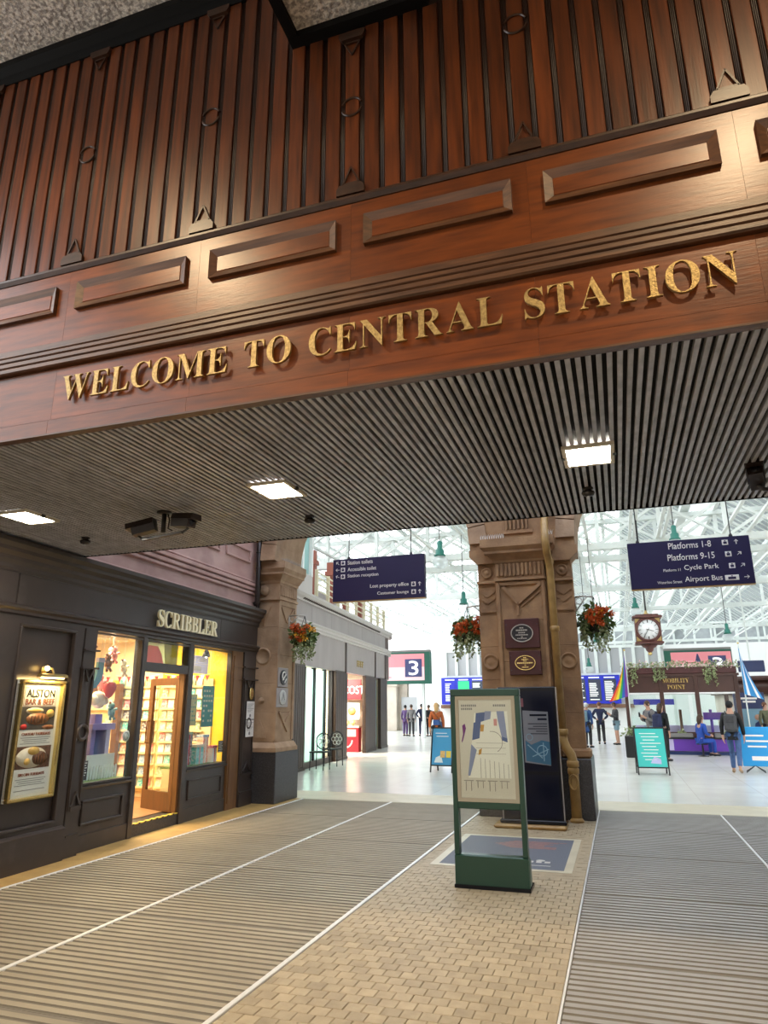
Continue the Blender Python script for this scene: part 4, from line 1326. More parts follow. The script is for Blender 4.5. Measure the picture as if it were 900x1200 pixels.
# brass oval and paper notices on the far pilaster
t = thing('brass_plate', 'small oval brass plate on black pilaster beside the stone pier', 'plate', SW, SROT)
o = MB().lathe([(0.11, 0.06), (0.11, 0.072), (0.09, 0.078), (0.0, 0.078)], (0.018, 4.32, 1.87), 22, 'x')
o.v = [(x, 4.32 + (y - 4.32) * 0.72, z) for x, y, z in o.v]
o.build('plate', 'brass', t)
MB().box(0.096, 0.098, 4.28, 4.36, 1.86, 1.866).box(0.096, 0.098, 4.29, 4.35, 1.90, 1.905).box(0.096, 0.098, 4.29, 4.35, 1.82, 1.825).build('engraving', 'ink_brown', t)
for lab, z0_, z1_ in (('white paper notice on black pilaster, upper of the pair', 1.43, 1.735), ('white paper notice on black pilaster, lower of the pair', 1.13, 1.415)):
    t = thing('paper_notice', lab, 'notice', SW, SROT)
    MB().box(0.077, 0.081, 4.17, 4.47, z0_, z1_).build('sheet', 'poster_white', t)
    l = MB()
    for k in range(6):
        l.box(0.081, 0.082, 4.20, 4.44 - 0.05 * (k % 3), z1_ - 0.05 - 0.026 * k, z1_ - 0.042 - 0.026 * k)
    l.lathe([(0.03, 0.0), (0.03, 0.001)], (0.0812, 4.31, z0_ + 0.06), 10, 'x')
    kind(l.build('print', 'ink_grey', t), 'stuff')

# ================================================================ INSIDE THE CARD SHOP
# racks on the end wall that faces the street side: shelves and cards
rack = thing('card_rack', 'cream wall rack with ledges full of greeting cards seen through the right window', 'rack', SW, SROT)
MB().box(-1.36, -0.36, 3.72, 3.758, 0.25, 2.12).build('back_panel', 'rack_cream', rack)
rack2 = thing('card_rack', 'cream wall rack with ledges of greeting cards seen through the door', 'rack', SW, SROT)
MB().box(-2.25, -1.42, 3.72, 3.758, 0.25, 2.12).build('back_panel', 'rack_cream', rack2)
rack3 = thing('card_rack', 'yellow wall rack with ledges of cards behind the left window display', 'rack', SW, SROT)
MB().box(-3.33, -2.30, 3.72, 3.758, 0.25, 2.12).build('back_panel', 'yellow_wall', rack3)
CARD_COL = ['cream', 'red', 'teal', 'yellow', 'pale grey', 'blue', 'peach', 'green', 'white', 'black', 'crimson', 'silver blue']
ORD = ['first', 'second', 'third', 'fourth', 'fifth', 'sixth', 'seventh', 'eighth', 'ninth', 'tenth', 'eleventh']
cme = {}
for q in CARDS:
    cme[q] = MB().box(0, 0.112, 0, 0.006, 0, 0.155).mesh('greeting_card', q)
ncard = 0
for rk, d0, d1, lab, grp in ((rack, -1.34, -0.50, 'rack behind right window', 'cards on the rack behind the right window'),
                             (rack2, -2.24, -1.43, 'rack seen through door', 'cards on the rack seen through the door'),
                             (rack3, -3.32, -2.32, 'yellow rack behind left window', 'cards on the yellow rack')):
    for r_ in range(10):
        z = 0.32 + 0.185 * r_
        lg_ = MB().box(d0 - 0.01, d1 + 0.01, 3.655, 3.72, z - 0.012, z)
        lg_.box(d0 - 0.01, d1 + 0.01, 3.650, 3.656, z - 0.012, z + 0.022)
        lg_.build('ledge', 'rack_cream', rk)
        x = d0
        nc = 0
        while x + 0.115 < d1:
            if random.random() < 0.96:
                ci = random.randrange(12)
                o = link(cme[CARDS[ci]], 'greeting_card', None, None)
                nc += 1
                lx, ly = x, 3.675
                o.location = (SW[0] + lx * math.cos(SROT) - ly * math.sin(SROT), SW[1] + lx * math.sin(SROT) + ly * math.cos(SROT), z + 0.001)
                o.rotation_euler = (R(-8), 0, SROT)
                tag(o, '%s greeting card, %s from left on %s ledge up, %s' % (CARD_COL[ci], ORD[nc - 1], ORD[r_], lab), 'card', grp)
                ncard += 1
            x += 0.135


def at_shop(d, s, z):
    return (SW[0] + d * math.cos(SROT) - s * math.sin(SROT), SW[1] + d * math.sin(SROT) + s * math.cos(SROT), z)


# posters hanging behind the right window
def hang_poster(label, d, s0, s1, z0, z1, mt, rows, ink):
    t = thing('hanging_poster', label, 'poster', SW, SROT)
    MB().box(d - 0.004, d, s0, s1, z0, z1).build('sheet', mt, t)
    m_ = MB()
    for k in range(rows):
        for j in range(4):
            if random.random() < 0.8:
                u = s0 + (s1 - s0) * (0.10 + 0.21 * j); v = z1 - (z1 - z0) * (0.10 + 0.85 * k / rows)
                m_.box(d, d + 0.002, u, u + (s1 - s0) * 0.13, v - (z1 - z0) * 0.05, v)
    kind(m_.build('print', ink, t), 'stuff')
    MB().tube([(d - .002, (s0 + s1) / 2, z1), (d - .002, (s0 + s1) / 2, 2.79)], 0.003, 5).build('string', 'silver', t)


hang_poster('teal patterned poster hanging behind the right shop window', -0.16, 3.06, 3.43, 1.33, 1.98, 'paper_teal', 7, 'card_4')
hang_poster('sage green poster hanging behind the right shop window', -0.16, 2.62, 2.90, 1.36, 1.84, 'paper_grey', 6, 'toy_teal')
t = thing('shop_banner', 'lavender and white banner reading HALF CARDS high behind the right window', 'banner', SW, SROT)
MB().box(-0.30, -0.295, 2.80, 3.40, 2.18, 2.47).build('sheet', 'paper_lav', t)
MB().box(-0.295, -0.293, 2.80, 3.40, 2.335, 2.345).box(-0.295, -0.293, 2.82, 3.18, 2.215, 2.30).build('print', 'poster_white', t)
text_part('halfcards', 'poster_white', t, (-0.2935, 2.83, 2.37), (0, 1, 0), (0, 0, 1), 0.07, 0.5)
for k in range(2):
    MB().tube([(-0.298, 2.86 + 0.5 * k, 2.47), (-0.298, 2.86 + 0.5 * k, 2.79)], 0.003, 5).build('string', 'silver', t)
t = thing('spot_lamp', 'small dark spot lamp hanging inside the right shop window', 'lamp', SW, SROT)
MB().tube([(-0.12, 3.02, 2.80), (-0.12, 3.02, 2.55)], 0.008, 6).build('stem', 'rod_dark', t)
MB().lathe([(0.02, 2.56), (0.045, 2.52), (0.07, 2.44)], (-0.12, 3.02, 0), 12).build('shade', 'rod_dark', t)
MB().ball((-0.12, 3.02, 2.46), 0.03, 8, 6).build('bulb', 'bulb', t)
# window tag signs
for lab, s0, s1, z0_, z1_ in (('small black opening-hours sign low in the left shop window', 0.13, 0.27, 0.80, 1.02), ('small black sign low in the right shop window', 3.44, 3.60, 0.92, 1.10)):
    t = thing('window_sign', lab, 'sign', SW, SROT)
    MB().box(-0.040, -0.034, s0, s1, z0_, z1_).build('plate', 'ink_black', t)
    l = MB()
    for k in range(6):
        l.box(-0.034, -0.033, s0 + .015, s1 - .015 - .02 * (k % 2), z1_ - .03 - .028 * k, z1_ - .02 - .028 * k)
    kind(l.build('print', 'poster_white', t), 'stuff')
t = thing('round_sticker', 'round white sticker on the glass of the left shop window', 'sticker', SW, SROT)
MB().lathe([(0.075, -0.036), (0.075, -0.033)], (0, 0.965, 1.28), 20, 'x').build('disc', 'poster_cream', t)
MB().ring((-0.0325, 0.965, 1.28), 0.045, 0.004, 'x', 18, 6).build('print', 'ink_grey', t)

# painted fanlight picture over the door
t = thing('fanlight_picture', 'pink bell shaped card picture behind the fanlight over the shop door', 'picture', SW, SROT)
MB().box(-0.20, -0.19, 1.20, 2.29, 2.18, 2.62).build('sheet', 'paper_sage', t)
MB().prism([(1.30, 2.19), (1.95, 2.19), (1.84, 2.42), (1.74, 2.52), (1.52, 2.52), (1.40, 2.40)], 'x', -0.19, -0.184).build('bell', 'paper_pink', t)
MB().prism([(1.97, 2.19), (2.28, 2.19), (2.28, 2.60), (1.90, 2.60)], 'x', -0.19, -0.185).build('side_patch', 'paper_olive', t)

# brown glazed cabinet standing inside, seen through the left window
t = thing('display_cabinet', 'tall brown wooden display cabinet inside the shop behind the left window', 'cabinet', SW, SROT)
cb = MB()
cb.box(-2.85, -2.75, 3.50, 3.60, 0.155, 2.05); cb.box(-2.18, -2.08, 3.50, 3.60, 0.155, 2.05)
cb.box(-2.75, -2.18, 3.50, 3.60, 1.93, 2.05); cb.box(-2.75, -2.18, 3.50, 3.60, 0.155, 0.30)
cb.build('carcass', 'door_wood', t)
MB().box(-2.75, -2.18, 3.58, 3.60, 0.30, 1.93).build('cabinet_back', 'rack_cream', t)
for z in (0.62, 0.95, 1.28, 1.60):
    MB().box(-2.75, -2.18, 3.50, 3.58, z, z + 0.02).build('shelf', 'rack_cream', t)
for zi, z in enumerate((0.64, 0.97, 1.30, 1.62)):
    for k in range(3):
        ci = random.randrange(12)
        o = link(cme[CARDS[ci]], 'greeting_card', None, at_shop(-2.72 + 0.18 * k, 3.525, z + 0.003))
        o.rotation_euler = (R(-8), 0, SROT)
        tag(o, '%s card, %s from left on the %s shelf up in the brown cabinet' % (CARD_COL[ci], ORD[k], ORD[zi]), 'card', 'cards in the brown cabinet')
# window display: hanging toys, lilac house, fence, grass
t = thing('grass_mat', 'strip of artificial grass along the foot of the left shop window', 'grass mat', SW, SROT)
MB().box(-0.75, -0.06, 0.10, 1.09, 0.735, 0.765).build('turf', 'grass_strip', t)
t = thing('grass_mat', 'strip of artificial grass along the foot of the right shop window', 'grass mat', SW, SROT)
MB().box(-0.45, -0.06, 2.44, 3.64, 0.735, 0.765).build('turf', 'grass_strip', t)
# window beds carry the grass
for s0, s1, dd in ((0.09, 1.10, -0.80), (2.42, 3.66, -0.40)):
    MB().box(dd, -0.2, s0, s1, 0.155, 0.735).build('window_bed', 'rack_cream', wall)
hs = thing('card_house', 'lilac cardboard house with arch in the left shop window display', 'display house', SW, SROT)
MB().box(-0.62, -0.34, 0.66, 0.74, 0.766, 1.36).build('house_side', 'toy_lilac', hs)
MB().box(-0.62, -0.34, 0.96, 1.04, 0.766, 1.36).build('house_side', 'toy_lilac_pale', hs)
MB().box(-0.62, -0.60, 0.74, 0.96, 0.766, 1.36).build('house_back', 'toy_lilac_pale', hs)
MB().box(-0.64, -0.30, 0.62, 1.08, 1.36, 1.44).build('house_roof', 'toy_lilac', hs)
MB().box(-0.55, -0.40, 0.78, 0.92, 1.44, 1.56).build('chimney', 'toy_lilac', hs)
fence = thing('toy_fence', 'white picket fence of paper in front of the left window display', 'toy fence', SW, SROT)
for k in range(14):
    s = 0.30 + 0.055 * k
    MB().prism([(s, 0.766), (s + .03, 0.766), (s + .03, 0.90), (s + .015, 0.93), (s, 0.90)], 'x', -0.20, -0.19).build('picket', 'toy_pale', fence)
MB().box(-0.21, -0.20, 0.29, 1.06, 0.80, 0.815).build('rail', 'toy_pale', fence)
t = thing('paper_backdrop', 'pale green paper panel in the left shop window display', 'paper panel', SW, SROT)
MB().box(-0.27, -0.262, 0.52, 1.07, 0.766, 1.06).build('panel', 'toy_pale', t)


def hung(name, label, cat, d, s, z, fn, top=2.79):
    t = thing(name, label, cat, at_shop(d, s, z), SROT)
    fn(t)
    MB().tube([(0, 0, 0.05), (0, 0, top - z)], 0.0025, 5).build('string', 'silver', t)


def sock(t):
    MB().prism([(-0.06, 0.16), (0.05, 0.16), (0.05, -0.02), (0.03, -0.10), (-0.06, -0.20), (-0.16, -0.22), (-0.18, -0.15), (-0.10, -0.10), (-0.07, -0.02)], 'x', -0.02, 0.02).build('sock', 'toy_sock', t)
    MB().box(-0.024, 0.024, -0.064, 0.054, 0.13, 0.19).build('cuff', 'toy_lav', t)


def berry(t):
    MB().lathe([(0.0, -0.14), (0.04, -0.11), (0.085, -0.02), (0.09, 0.03), (0.06, 0.07), (0.0, 0.075)], (0, 0, 0), 14).build('fruit', 'toy_red', t)
    m_ = MB()
    for k in range(5):
        a = 2 * math.pi * k / 5
        m_.add([(0, 0, 0.08), (0.07 * math.cos(a - .3), 0.07 * math.sin(a - .3), 0.075), (0.10 * math.cos(a), 0.10 * math.sin(a), 0.055), (0.07 * math.cos(a + .3), 0.07 * math.sin(a + .3), 0.075)], [(0, 1, 2, 3)])
    m_.build('leaf_crown', 'leaf', t)


def cloud(t):
    m_ = MB()
    for x, z, r_ in ((-0.10, 0, 0.07), (-0.03, 0.03, 0.09), (0.06, 0.02, 0.08), (0.12, -0.01, 0.055), (0.0, -0.03, 0.08)):
        m_.ball((0, x, z), r_, 12, 8)
    kind(m_.build('fluff', 'toy_cloud', t), 'stuff')


def bear(mt):
    def f(t):
        m_ = MB()
        m_.ball((0, 0, -0.02), (0.05, 0.05, 0.065), 10, 8)
        m_.build('body', mt, t)
        h_ = MB().ball((0, -0.01, 0.07), 0.045, 10, 8).build('head', mt, t)
        for s in (-1, 1):
            MB().ball((0, -0.01 + s * 0.035, 0.11), 0.018, 8, 6).build('ear', 'toy_choc', h_)
            MB().tube([(0, s * 0.04, 0.01), (0.02, s * 0.09, 0.03)], 0.017, 7).build('arm', mt, t)
            MB().tube([(0, s * 0.025, -0.06), (0.03, s * 0.045, -0.12)], 0.019, 7).build('leg', mt, t)
    return f


hung('hanging_sock', 'big blue sock shaped toy hanging in the left shop window', 'toy', -0.36, 0.72, 2.10, sock)
hung('hanging_strawberry', 'plush red strawberry hanging in the left shop window', 'toy', -0.33, 0.92, 1.90, berry)
hung('hanging_cloud', 'fluffy white cloud hanging in the left shop window', 'toy', -0.45, 0.88, 1.74, cloud)
for k, (d, s, z, mt, lb) in enumerate(((-0.30, 0.38, 2.30, 'toy_sage', 'grey plush animal hanging highest in the left shop window'), (-0.42, 0.95, 2.24, 'toy_choc', 'dark plush animal hanging beside the bright lamp in the left window'), (-0.36, 1.22, 2.18, 'toy_cloud', 'pale plush animal hanging at the right of the left window'), (-0.42, 0.16, 1.56, 'toy_cloud', 'cream plush animal hanging near the left edge of the left window'), (-0.45, 1.10, 2.36, 'toy_pink', 'pink plush animal hanging near the window ceiling'), (-0.52, 0.70, 2.42, 'toy_choc', 'small brown plush animal hanging above the blue sock'))):
    hung('plush_toy', lb, 'toy', d, s, z, bear(mt))
for k, (d, s, mt, lb) in enumerate(((-0.22, 0.16, 'toy_choc', 'brown plush bear sitting at the left foot of the left window'), (-0.26, 0.40, 'toy_red', 'red plush toy sitting behind the paper fence'))):
    t = thing('plush_toy', lb, 'toy', at_shop(d, s, 0.905), SROT)
    bear(mt)(t)
for k, (d, s, w, h, mt, lb) in enumerate(((-0.55, 0.16, 0.20, 0.42, 'card_6', 'tall orange gift box in the left window display'), (-0.52, 0.40, 0.16, 0.30, 'card_3', 'yellow gift box in the left window display'), (-0.70, 0.24, 0.18, 0.62, 'card_0', 'cream gift box at the back of the left window display'))):
    t = thing('gift_box', lb, 'gift box', at_shop(d, s, 0.766), SROT)
    MB().box(-0.06, 0.06, 0, w, 0, h).build('box', mt, t)
    MB().box(-0.065, 0.065, -0.004, w + 0.004, h, h + 0.04).build('lid', CARDS[(k * 3 + 1) % 12], t)
    MB().box(-0.063, 0.063, w / 2 - 0.012, w / 2 + 0.012, 0, h + 0.042).build('ribbon', 'toy_red', t)
for k, (d, s, z, mt, lb) in enumerate(((-0.56, 0.30, 2.12, 'toy_cloud', 'white plush cow hanging left of the blue sock'), (-0.56, 1.02, 1.98, 'toy_pink', 'pink plush animal hanging low beside the strawberry'), (-0.50, 1.23, 1.60, 'toy_teal', 'teal plush animal hanging near the door post'), (-0.20, 0.20, 1.98, 'toy_olive', 'yellow plush chick hanging close to the left window edge'), (-0.58, 0.50, 1.62, 'toy_red', 'red plush animal hanging behind the white cloud'))):
    hung('plush_toy', lb, 'toy', d, s, z, bear(mt))
for k, (d, s, w, h, mt, lb) in enumerate(((-0.20, 2.50, 0.20, 0.34, 'toy_lav', 'pale blue gift box low in the right window, nearest the door'), (-0.26, 2.74, 0.16, 0.46, 'card_9', 'dark gift box low in the right window'), (-0.20, 2.94, 0.22, 0.26, 'card_2', 'teal gift box low in the right window'), (-0.24, 3.20, 0.17, 0.40, 'card_1', 'red gift box low in the right window'), (-0.18, 3.41, 0.15, 0.22, 'card_8', 'white gift box low in the right window corner'))):
    t = thing('gift_box', lb, 'gift box', at_shop(d, s, 0.766), SROT)
    MB().box(-0.06, 0.06, 0, w, 0, h).build('box', mt, t)
    MB().box(-0.065, 0.065, -0.004, w + 0.004, h, h + 0.04).build('lid', CARDS[(k * 5 + 2) % 12], t)
    MB().box(-0.063, 0.063, w / 2 - 0.012, w / 2 + 0.012, 0, h + 0.042).build('ribbon', ('poster_white', 'toy_red', 'toy_pink')[k % 3], t)
t = thing('shop_track_light', 'bright round lamp near the ceiling behind the left shop window', 'lamp', at_shop(-0.60, 1.26, 2.40), SROT)
MB().tube([(0, 0, 0.08), (0, 0, 0.40)], 0.008, 6).build('stem', 'silver', t)
MB().lathe([(0.02, 0.09), (0.06, 0.06), (0.07, 0.0)], (0, 0, 0), 12).build('shade', 'silver', t)
MB().ball((0, 0, 0.015), 0.055, 12, 8).build('bulb', 'bulb', t)
for k in range(3):
    t = thing('bunting', 'string of red and white paper bunting inside the shop' if k == 0 else ('string of paper bunting above the door rack' if k == 1 else 'string of paper bunting above the right rack'), 'bunting', SW, SROT)
    d0 = -3.2 + 1.0 * k
    MB().tube([(d0, 3.5, 2.20), (d0 + 0.45, 3.5, 2.14), (d0 + 0.9, 3.5, 2.20)], 0.004, 5).build('cord', 'poster_white', t)
    for j in range(9):
        u = d0 + 0.05 + 0.095 * j
        MB().prism([(u, 2.17), (u + .08, 2.17), (u + .04, 2.07)], 'y', 3.49, 3.495).build('pennant', ('toy_red', 'poster_white')[j % 2], t)

# ================================================================ MAP STAND
mp_ = thing('map_stand', 'green framed station map stand with pale map poster and open lower half', 'map stand', (-1.275, 6.98, 0))
HW = 0.322
for s in (-1, 1):
    MB().cbox(s * HW - 0.024, s * HW + 0.024, 0.0, 0.10, 0.286, 1.734, 0.004).build('side_post', 'green_frame', mp_)
MB().cbox(-HW - 0.024, HW + 0.024, 0.0, 0.10, 1.735, 1.805, 0.006).build('top_rail', 'green_frame', mp_)
MB().cbox(-HW + 0.02, HW - 0.02, 0.0, 0.08, 0.690, 0.752, 0.006).build('middle_rail', 'green_frame', mp_)
bs_ = MB().prism([(0.0, 0.031), (0.0, 0.275), (0.02, 0.285), (0.10, 0.285), (0.16, 0.031)], 'x', -HW - 0.024, HW + 0.024).build('base_box', 'green_frame', mp_)
MB().box(HW + 0.0245, HW + 0.030, 0.01, 0.15, 0.04, 0.26).build('base_cheek', 'green_side', bs_)
MB().box(-HW - 0.03, HW + 0.035, -0.02, 0.26, 0.0, 0.03).build('foot_plate', 'totem_black', mp_)
bk = MB().box(-HW + 0.022, HW - 0.022, 0.015, 0.06, 0.752, 1.735).build('poster_box', 'map_frame', mp_)
fr = MB()
for q in ((-.295, .295, 1.70, 1.735), (-.295, .295, .752, .787), (-.298, -.263, .787, 1.70), (.263, .298, .787, 1.70)):
    fr.box(q[0], q[1], 0.002, 0.016, q[2], q[3])
fr.build('snap_frame', 'map_frame', mp_)
sh = MB().box(-0.263, 0.263, 0.010, 0.014, 0.787, 1.70).build('map_sheet', 'map_paper', mp_)


def mpoly(pts, mt, name='map_area', y=0.0095):
    MB().prism([(-0.263 + u * 0.526, 1.70 - v * 0.913) for u, v in pts], 'y', y, y - 0.0012).build(name, mt, sh)


mpoly([(.30, .14), (.92, .12), (.94, .80), (.15, .80)], 'poster_cream')
mpoly([(.33, .14), (.50, .13), (.48, .22), (.31, .25)], 'map_blue', y=.008)
mpoly([(.50, .12), (.62, .12), (.60, .20), (.48, .22)], 'map_lblue', y=.008)
mpoly([(.72, .12), (.86, .12), (.90, .42), (.80, .40), (.74, .22)], 'map_lblue', y=.008)
mpoly([(.28, .24), (.42, .22), (.38, .40), (.24, .42)], 'map_blue', y=.0078)
mpoly([(.41, .26), (.48, .26), (.46, .33), (.40, .33)], 'map_orange', y=.0076)
mpoly([(.66, .20), (.72, .20), (.72, .27), (.66, .27)], 'map_pink', y=.0076)
mpoly([(.80, .38), (.90, .40), (.90, .44), (.80, .42)], 'map_blue', y=.0074)
mpoly([(.06, .27), (.11, .25), (.13, .30), (.08, .40), (.05, .45), (.04, .43), (.07, .36)], 'map_purple', y=.008)
mpoly([(.36, .52), (.42, .50), (.40, .56), (.35, .57)], 'map_orange', y=.008)
mpoly([(.22, .46), (.32, .52), (.18, .78), (.14, .78)], 'map_lblue', y=.0082)
ml = MB()
for k in range(7):
    u = .38 + .085 * k
    ml.box(-0.263 + u * .526, -0.263 + u * .526 + .004, .0072, .009, 1.70 - .80 * .913, 1.70 - (.60 + .01 * k) * .913)
for k, v in enumerate((.45, .50, .56)):
    ml.box(-0.10, 0.19, .0072, .009, 1.70 - v * .913, 1.70 - v * .913 + .003)
ml.ring((0.06, 0.0085, 1.30), 0.10, 0.003, 'y', 16, 5, -60, 100)
kind(ml.build('map_lines', 'map_line', sh), 'stuff')
lg = MB()
for k in range(4):
    u = .06 + .22 * k
    lg.box(-0.263 + u * .526, -0.263 + (u + .18) * .526, .0072, .009, 1.70 - .832 * .913, 1.70 - .825 * .913)
    for j in range(2):
        uu = u + .03 + .10 * j
        lg.box(-0.263 + uu * .526, -0.263 + uu * .526 + .006, .0072, .009, 1.70 - (.93 - .03 * (k % 2)) * .913, 1.70 - .835 * .913)
kind(lg.build('map_key', 'map_line', sh), 'stuff')
ti = MB()
for u, v, w in ((.05, .05, .30), (.05, .085, .22), (.66, .05, .24)):
    n_ = int(w / .035)
    for k in range(n_):
        ti.box(-0.263 + (u + w * k / n_) * .526, -0.263 + (u + w * (k + .7) / n_) * .526, .0072, .009, 1.70 - (v + .022) * .913, 1.70 - v * .913)
kind(ti.build('map_title', 'ink_grey', sh), 'stuff')
MB().box(-HW + 0.022, HW - 0.022, 0.004, 0.007, 0.787, 1.70).build('cover_sheet', 'pane', mp_)
MB().box(-HW + 0.022, HW - 0.022, 0.045, 0.050, 0.285, 0.692).build('lower_pane', 'pane', mp_)

# ================================================================ SCREEN TOTEM
tt = thing('display_totem', 'tall black digital display totem leaning place against the stone pillar', 'display', (-1.30, 10.42, 0))
tt['label'] = 'tall black freestanding digital display in front of the stone pillar'
MB().cbox(-0.40, 0.44, 0.0, 0.16, 0.07, 1.90, 0.012).build('body', 'totem_black', tt)
for s, x in ((-1, -0.405), (1, 0.435)):
    MB().box(x, x + 0.012, -0.008, 0.05, 0.08, 1.895).build('edge_trim', 'totem_edge', tt)
sc_ = MB().box(-0.36, 0.40, -0.006, 0.0, 0.74, 1.84).build('screen', 'screen_dark', tt)
MB().box(-0.36, 0.40, -0.004, 0.0, 0.13, 0.70).build('lower_panel', 'screen_dark', tt)
MB().cbox(-0.44, 0.47, -0.06, 0.22, 0.055, 0.11, 0.012).build('base', 'totem_black', tt)
MB().cbox(-0.52, 0.47, -0.14, 0.24, 0.0, 0.055, 0.02).build('base_skid', 'pipe_tan', tt)
MB().prism([(-0.05, 0.86), (0.31, 0.82), (0.31, 1.55), (-0.05, 1.57)], 'y', -0.009, -0.006).build('notice_sheet', 'screen_grey', sc_)
MB().prism([(-0.03, 0.88), (0.31, 0.83), (0.31, 1.14), (0.20, 1.16), (0.05, 1.10), (-0.03, 1.16)], 'y', -0.011, -0.009).build('blue_picture', 'screen_blue', sc_)
q = MB()
q.bar((0.0, -0.012, 1.10), (0.20, -0.012, 0.92), 0.012); q.bar((0.22, -0.012, 1.13), (0.22, -0.012, 0.88), 0.012); q.bar((0.06, -0.012, 0.94), (0.29, -0.012, 1.04), 0.012)
q.ring((0.20, -0.012, 1.02), 0.07, 0.006, 'y', 16, 5); q.ring((0.03, -0.010, 1.20), 0.045, 0.004, 'y', 14, 5)
q.build('line_art', 'screen_lblue', sc_)
q = MB()
for k, (w, h) in enumerate(((0.24, .028), (0.13, .026), (0.27, .010), (0.20, .010), (0.27, .010), (0.16, .010), (0.24, .010))):
    z = 1.49 - (0.055 * k if k < 2 else 0.11 + 0.034 * (k - 2))
    q.box(0.29 - w, 0.29, -0.011, -0.009, z, z + h)
kind(q.build('print_lines', 'screen_dark', sc_), 'stuff')
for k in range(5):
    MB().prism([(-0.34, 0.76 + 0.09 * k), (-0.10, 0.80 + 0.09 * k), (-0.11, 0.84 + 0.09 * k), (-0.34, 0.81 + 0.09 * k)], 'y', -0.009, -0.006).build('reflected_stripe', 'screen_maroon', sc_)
for k in range(2):
    MB().box(-0.33 + 0.17 * k, -0.20 + 0.17 * k, -0.009, -0.006, 1.62, 1.74).build('picture_tile', 'screen_maroon', sc_)

# ================================================================ HANGING DIRECTION SIGNS
def arrow(mb, c, ang, s=0.036, y=-0.064):
    ca, sa = math.cos(R(ang)), math.sin(R(ang))
    def P(u, v):
        return (c[0] + s * (u * ca - v * sa), y, c[1] + s * (u * sa + v * ca))
    mb.bar(P(-1, 0), P(0.9, 0), 0.014, 0.008)
    mb.bar(P(1, 0), P(0.2, 0.75), 0.014, 0.008)
    mb.bar(P(1, 0), P(0.2, -0.75), 0.014, 0.008)


def direction_sign(label, x0, x1, z0, z1, texts, icons, arrows, rods):
    t = thing('direction_sign', label, 'sign', (x0, 11.86, z0))
    w, h = x1 - x0, z1 - z0
    MB().cbox(0, w, -0.06, 0.06, 0.012, h, 0.006).build('panel', 'sign_navy', t)
    MB().box(0, w, -0.055, 0.055, 0.0, 0.012).build('lit_underside', 'sign_underlit', t)  # orange light on the sign's underside, put into the colour
    for key, u, dz, ht, wd, anc in texts:
        text_part(key, 'sign_white', t, (u, -0.062, h - dz - ht / 2), (1, 0, 0), (0, 0, 1), ht, wd, anchor=anc)
    for u, dz, iw in icons:
        o = MB().cbox(u - iw / 2, u + iw / 2, -0.066, -0.058, h - dz - 0.042, h - dz + 0.042, 0.004).build('pictogram', 'sign_white', t)
        MB().box(u - iw * 0.28, u + iw * 0.28, -0.068, -0.066, h - dz - 0.026, h - dz + 0.012).box(u - 0.012, u + 0.012, -0.068, -0.066, h - dz + 0.016, h - dz + 0.032).build('pictogram_mark', 'sign_navy', o)
    for u, dz, ang in arrows:
        a_ = MB(); arrow(a_, (u, h - dz), ang); a_.build('arrow', 'sign_white', t)
    for u in rods:
        MB().tube([(u, 0, h), (u, 0, h + 3.0)], 0.009, 6).lathe([(0.03, h), (0.03, h + 0.03), (0.012, h + 0.06)], (u, 0, 0), 10).build('hanging_rod', 'rod_dark', t)


direction_sign('navy hanging sign listing station toilets, reception and lost property office', -4.935, -3.14, 3.51, 4.325,
               [('toilets', .30, .075, .075, .50, 'left'), ('accessible', .30, .205, .070, .57, 'left'), ('reception', .30, .335, .080, .61, 'left'), ('lost', 1.49, .555, .085, .74, 'right'), ('lounge', 1.49, .695, .075, .60, 'right')],
               [(.205, .075, .085), (.205, .205, .085), (.205, .335, .085), (1.585, .555, .085), (1.585, .695, .085)],
               [(.10, .075, 135), (.10, .205, 180), (.10, .335, 160), (1.70, .555, 90), (1.70, .695, 90)], (.30, 1.53))
direction_sign('navy hanging sign listing platforms, Cycle Park and Airport Bus', .36, 2.19, 3.44, 4.225,
               [('plat18', 1.27, .095, .105, .64, 'right'), ('plat915', 1.30, .285, .105, .70, 'right'), ('cycle', 1.34, .475, .105, .51, 'right'), ('plat11', .775, .49, .045, .26, 'right'), ('bus', 1.37, .665, .110, .55, 'right'), ('waterloo', .775, .685, .045, .37, 'right')],
               [(1.475, .095, .09), (1.50, .285, .09), (1.53, .475, .09), (1.505, .665, .20)],
               [(1.635, .095, 90), (1.655, .285, 40), (1.68, .475, 40), (1.715, .665, 0)], (.17, 1.58))

# ================================================================ FLOWER BASKETS
def leaf_cluster(mb, c, r_, n, sz=0.05, droop=0.0, rnd=random):
    for _ in range(n):
        a, b2 = rnd.uniform(0, 2 * math.pi), rnd.uniform(-1, 1)
        rr = r_ * rnd.uniform(0.5, 1.05)
        p = Vector((c[0] + rr * math.cos(a) * math.sqrt(1 - b2 * b2), c[1] + rr * math.sin(a) * math.sqrt(1 - b2 * b2), c[2] + rr * b2 * 0.85))
        d = Vector((rnd.uniform(-1, 1), rnd.uniform(-1, 1), rnd.uniform(-1, 0.6) - droop)).normalized()
        s = Vector((rnd.uniform(-1, 1), rnd.uniform(-1, 1), rnd.uniform(-1, 1))).cross(d).normalized()
        L_ = sz * rnd.uniform(0.7, 1.4)
        mb.add([p, p + d * L_ * 0.5 + s * L_ * 0.25, p + d * L_, p + d * L_ * 0.5 - s * L_ * 0.25], [(0, 1, 2, 3)])
    return mb


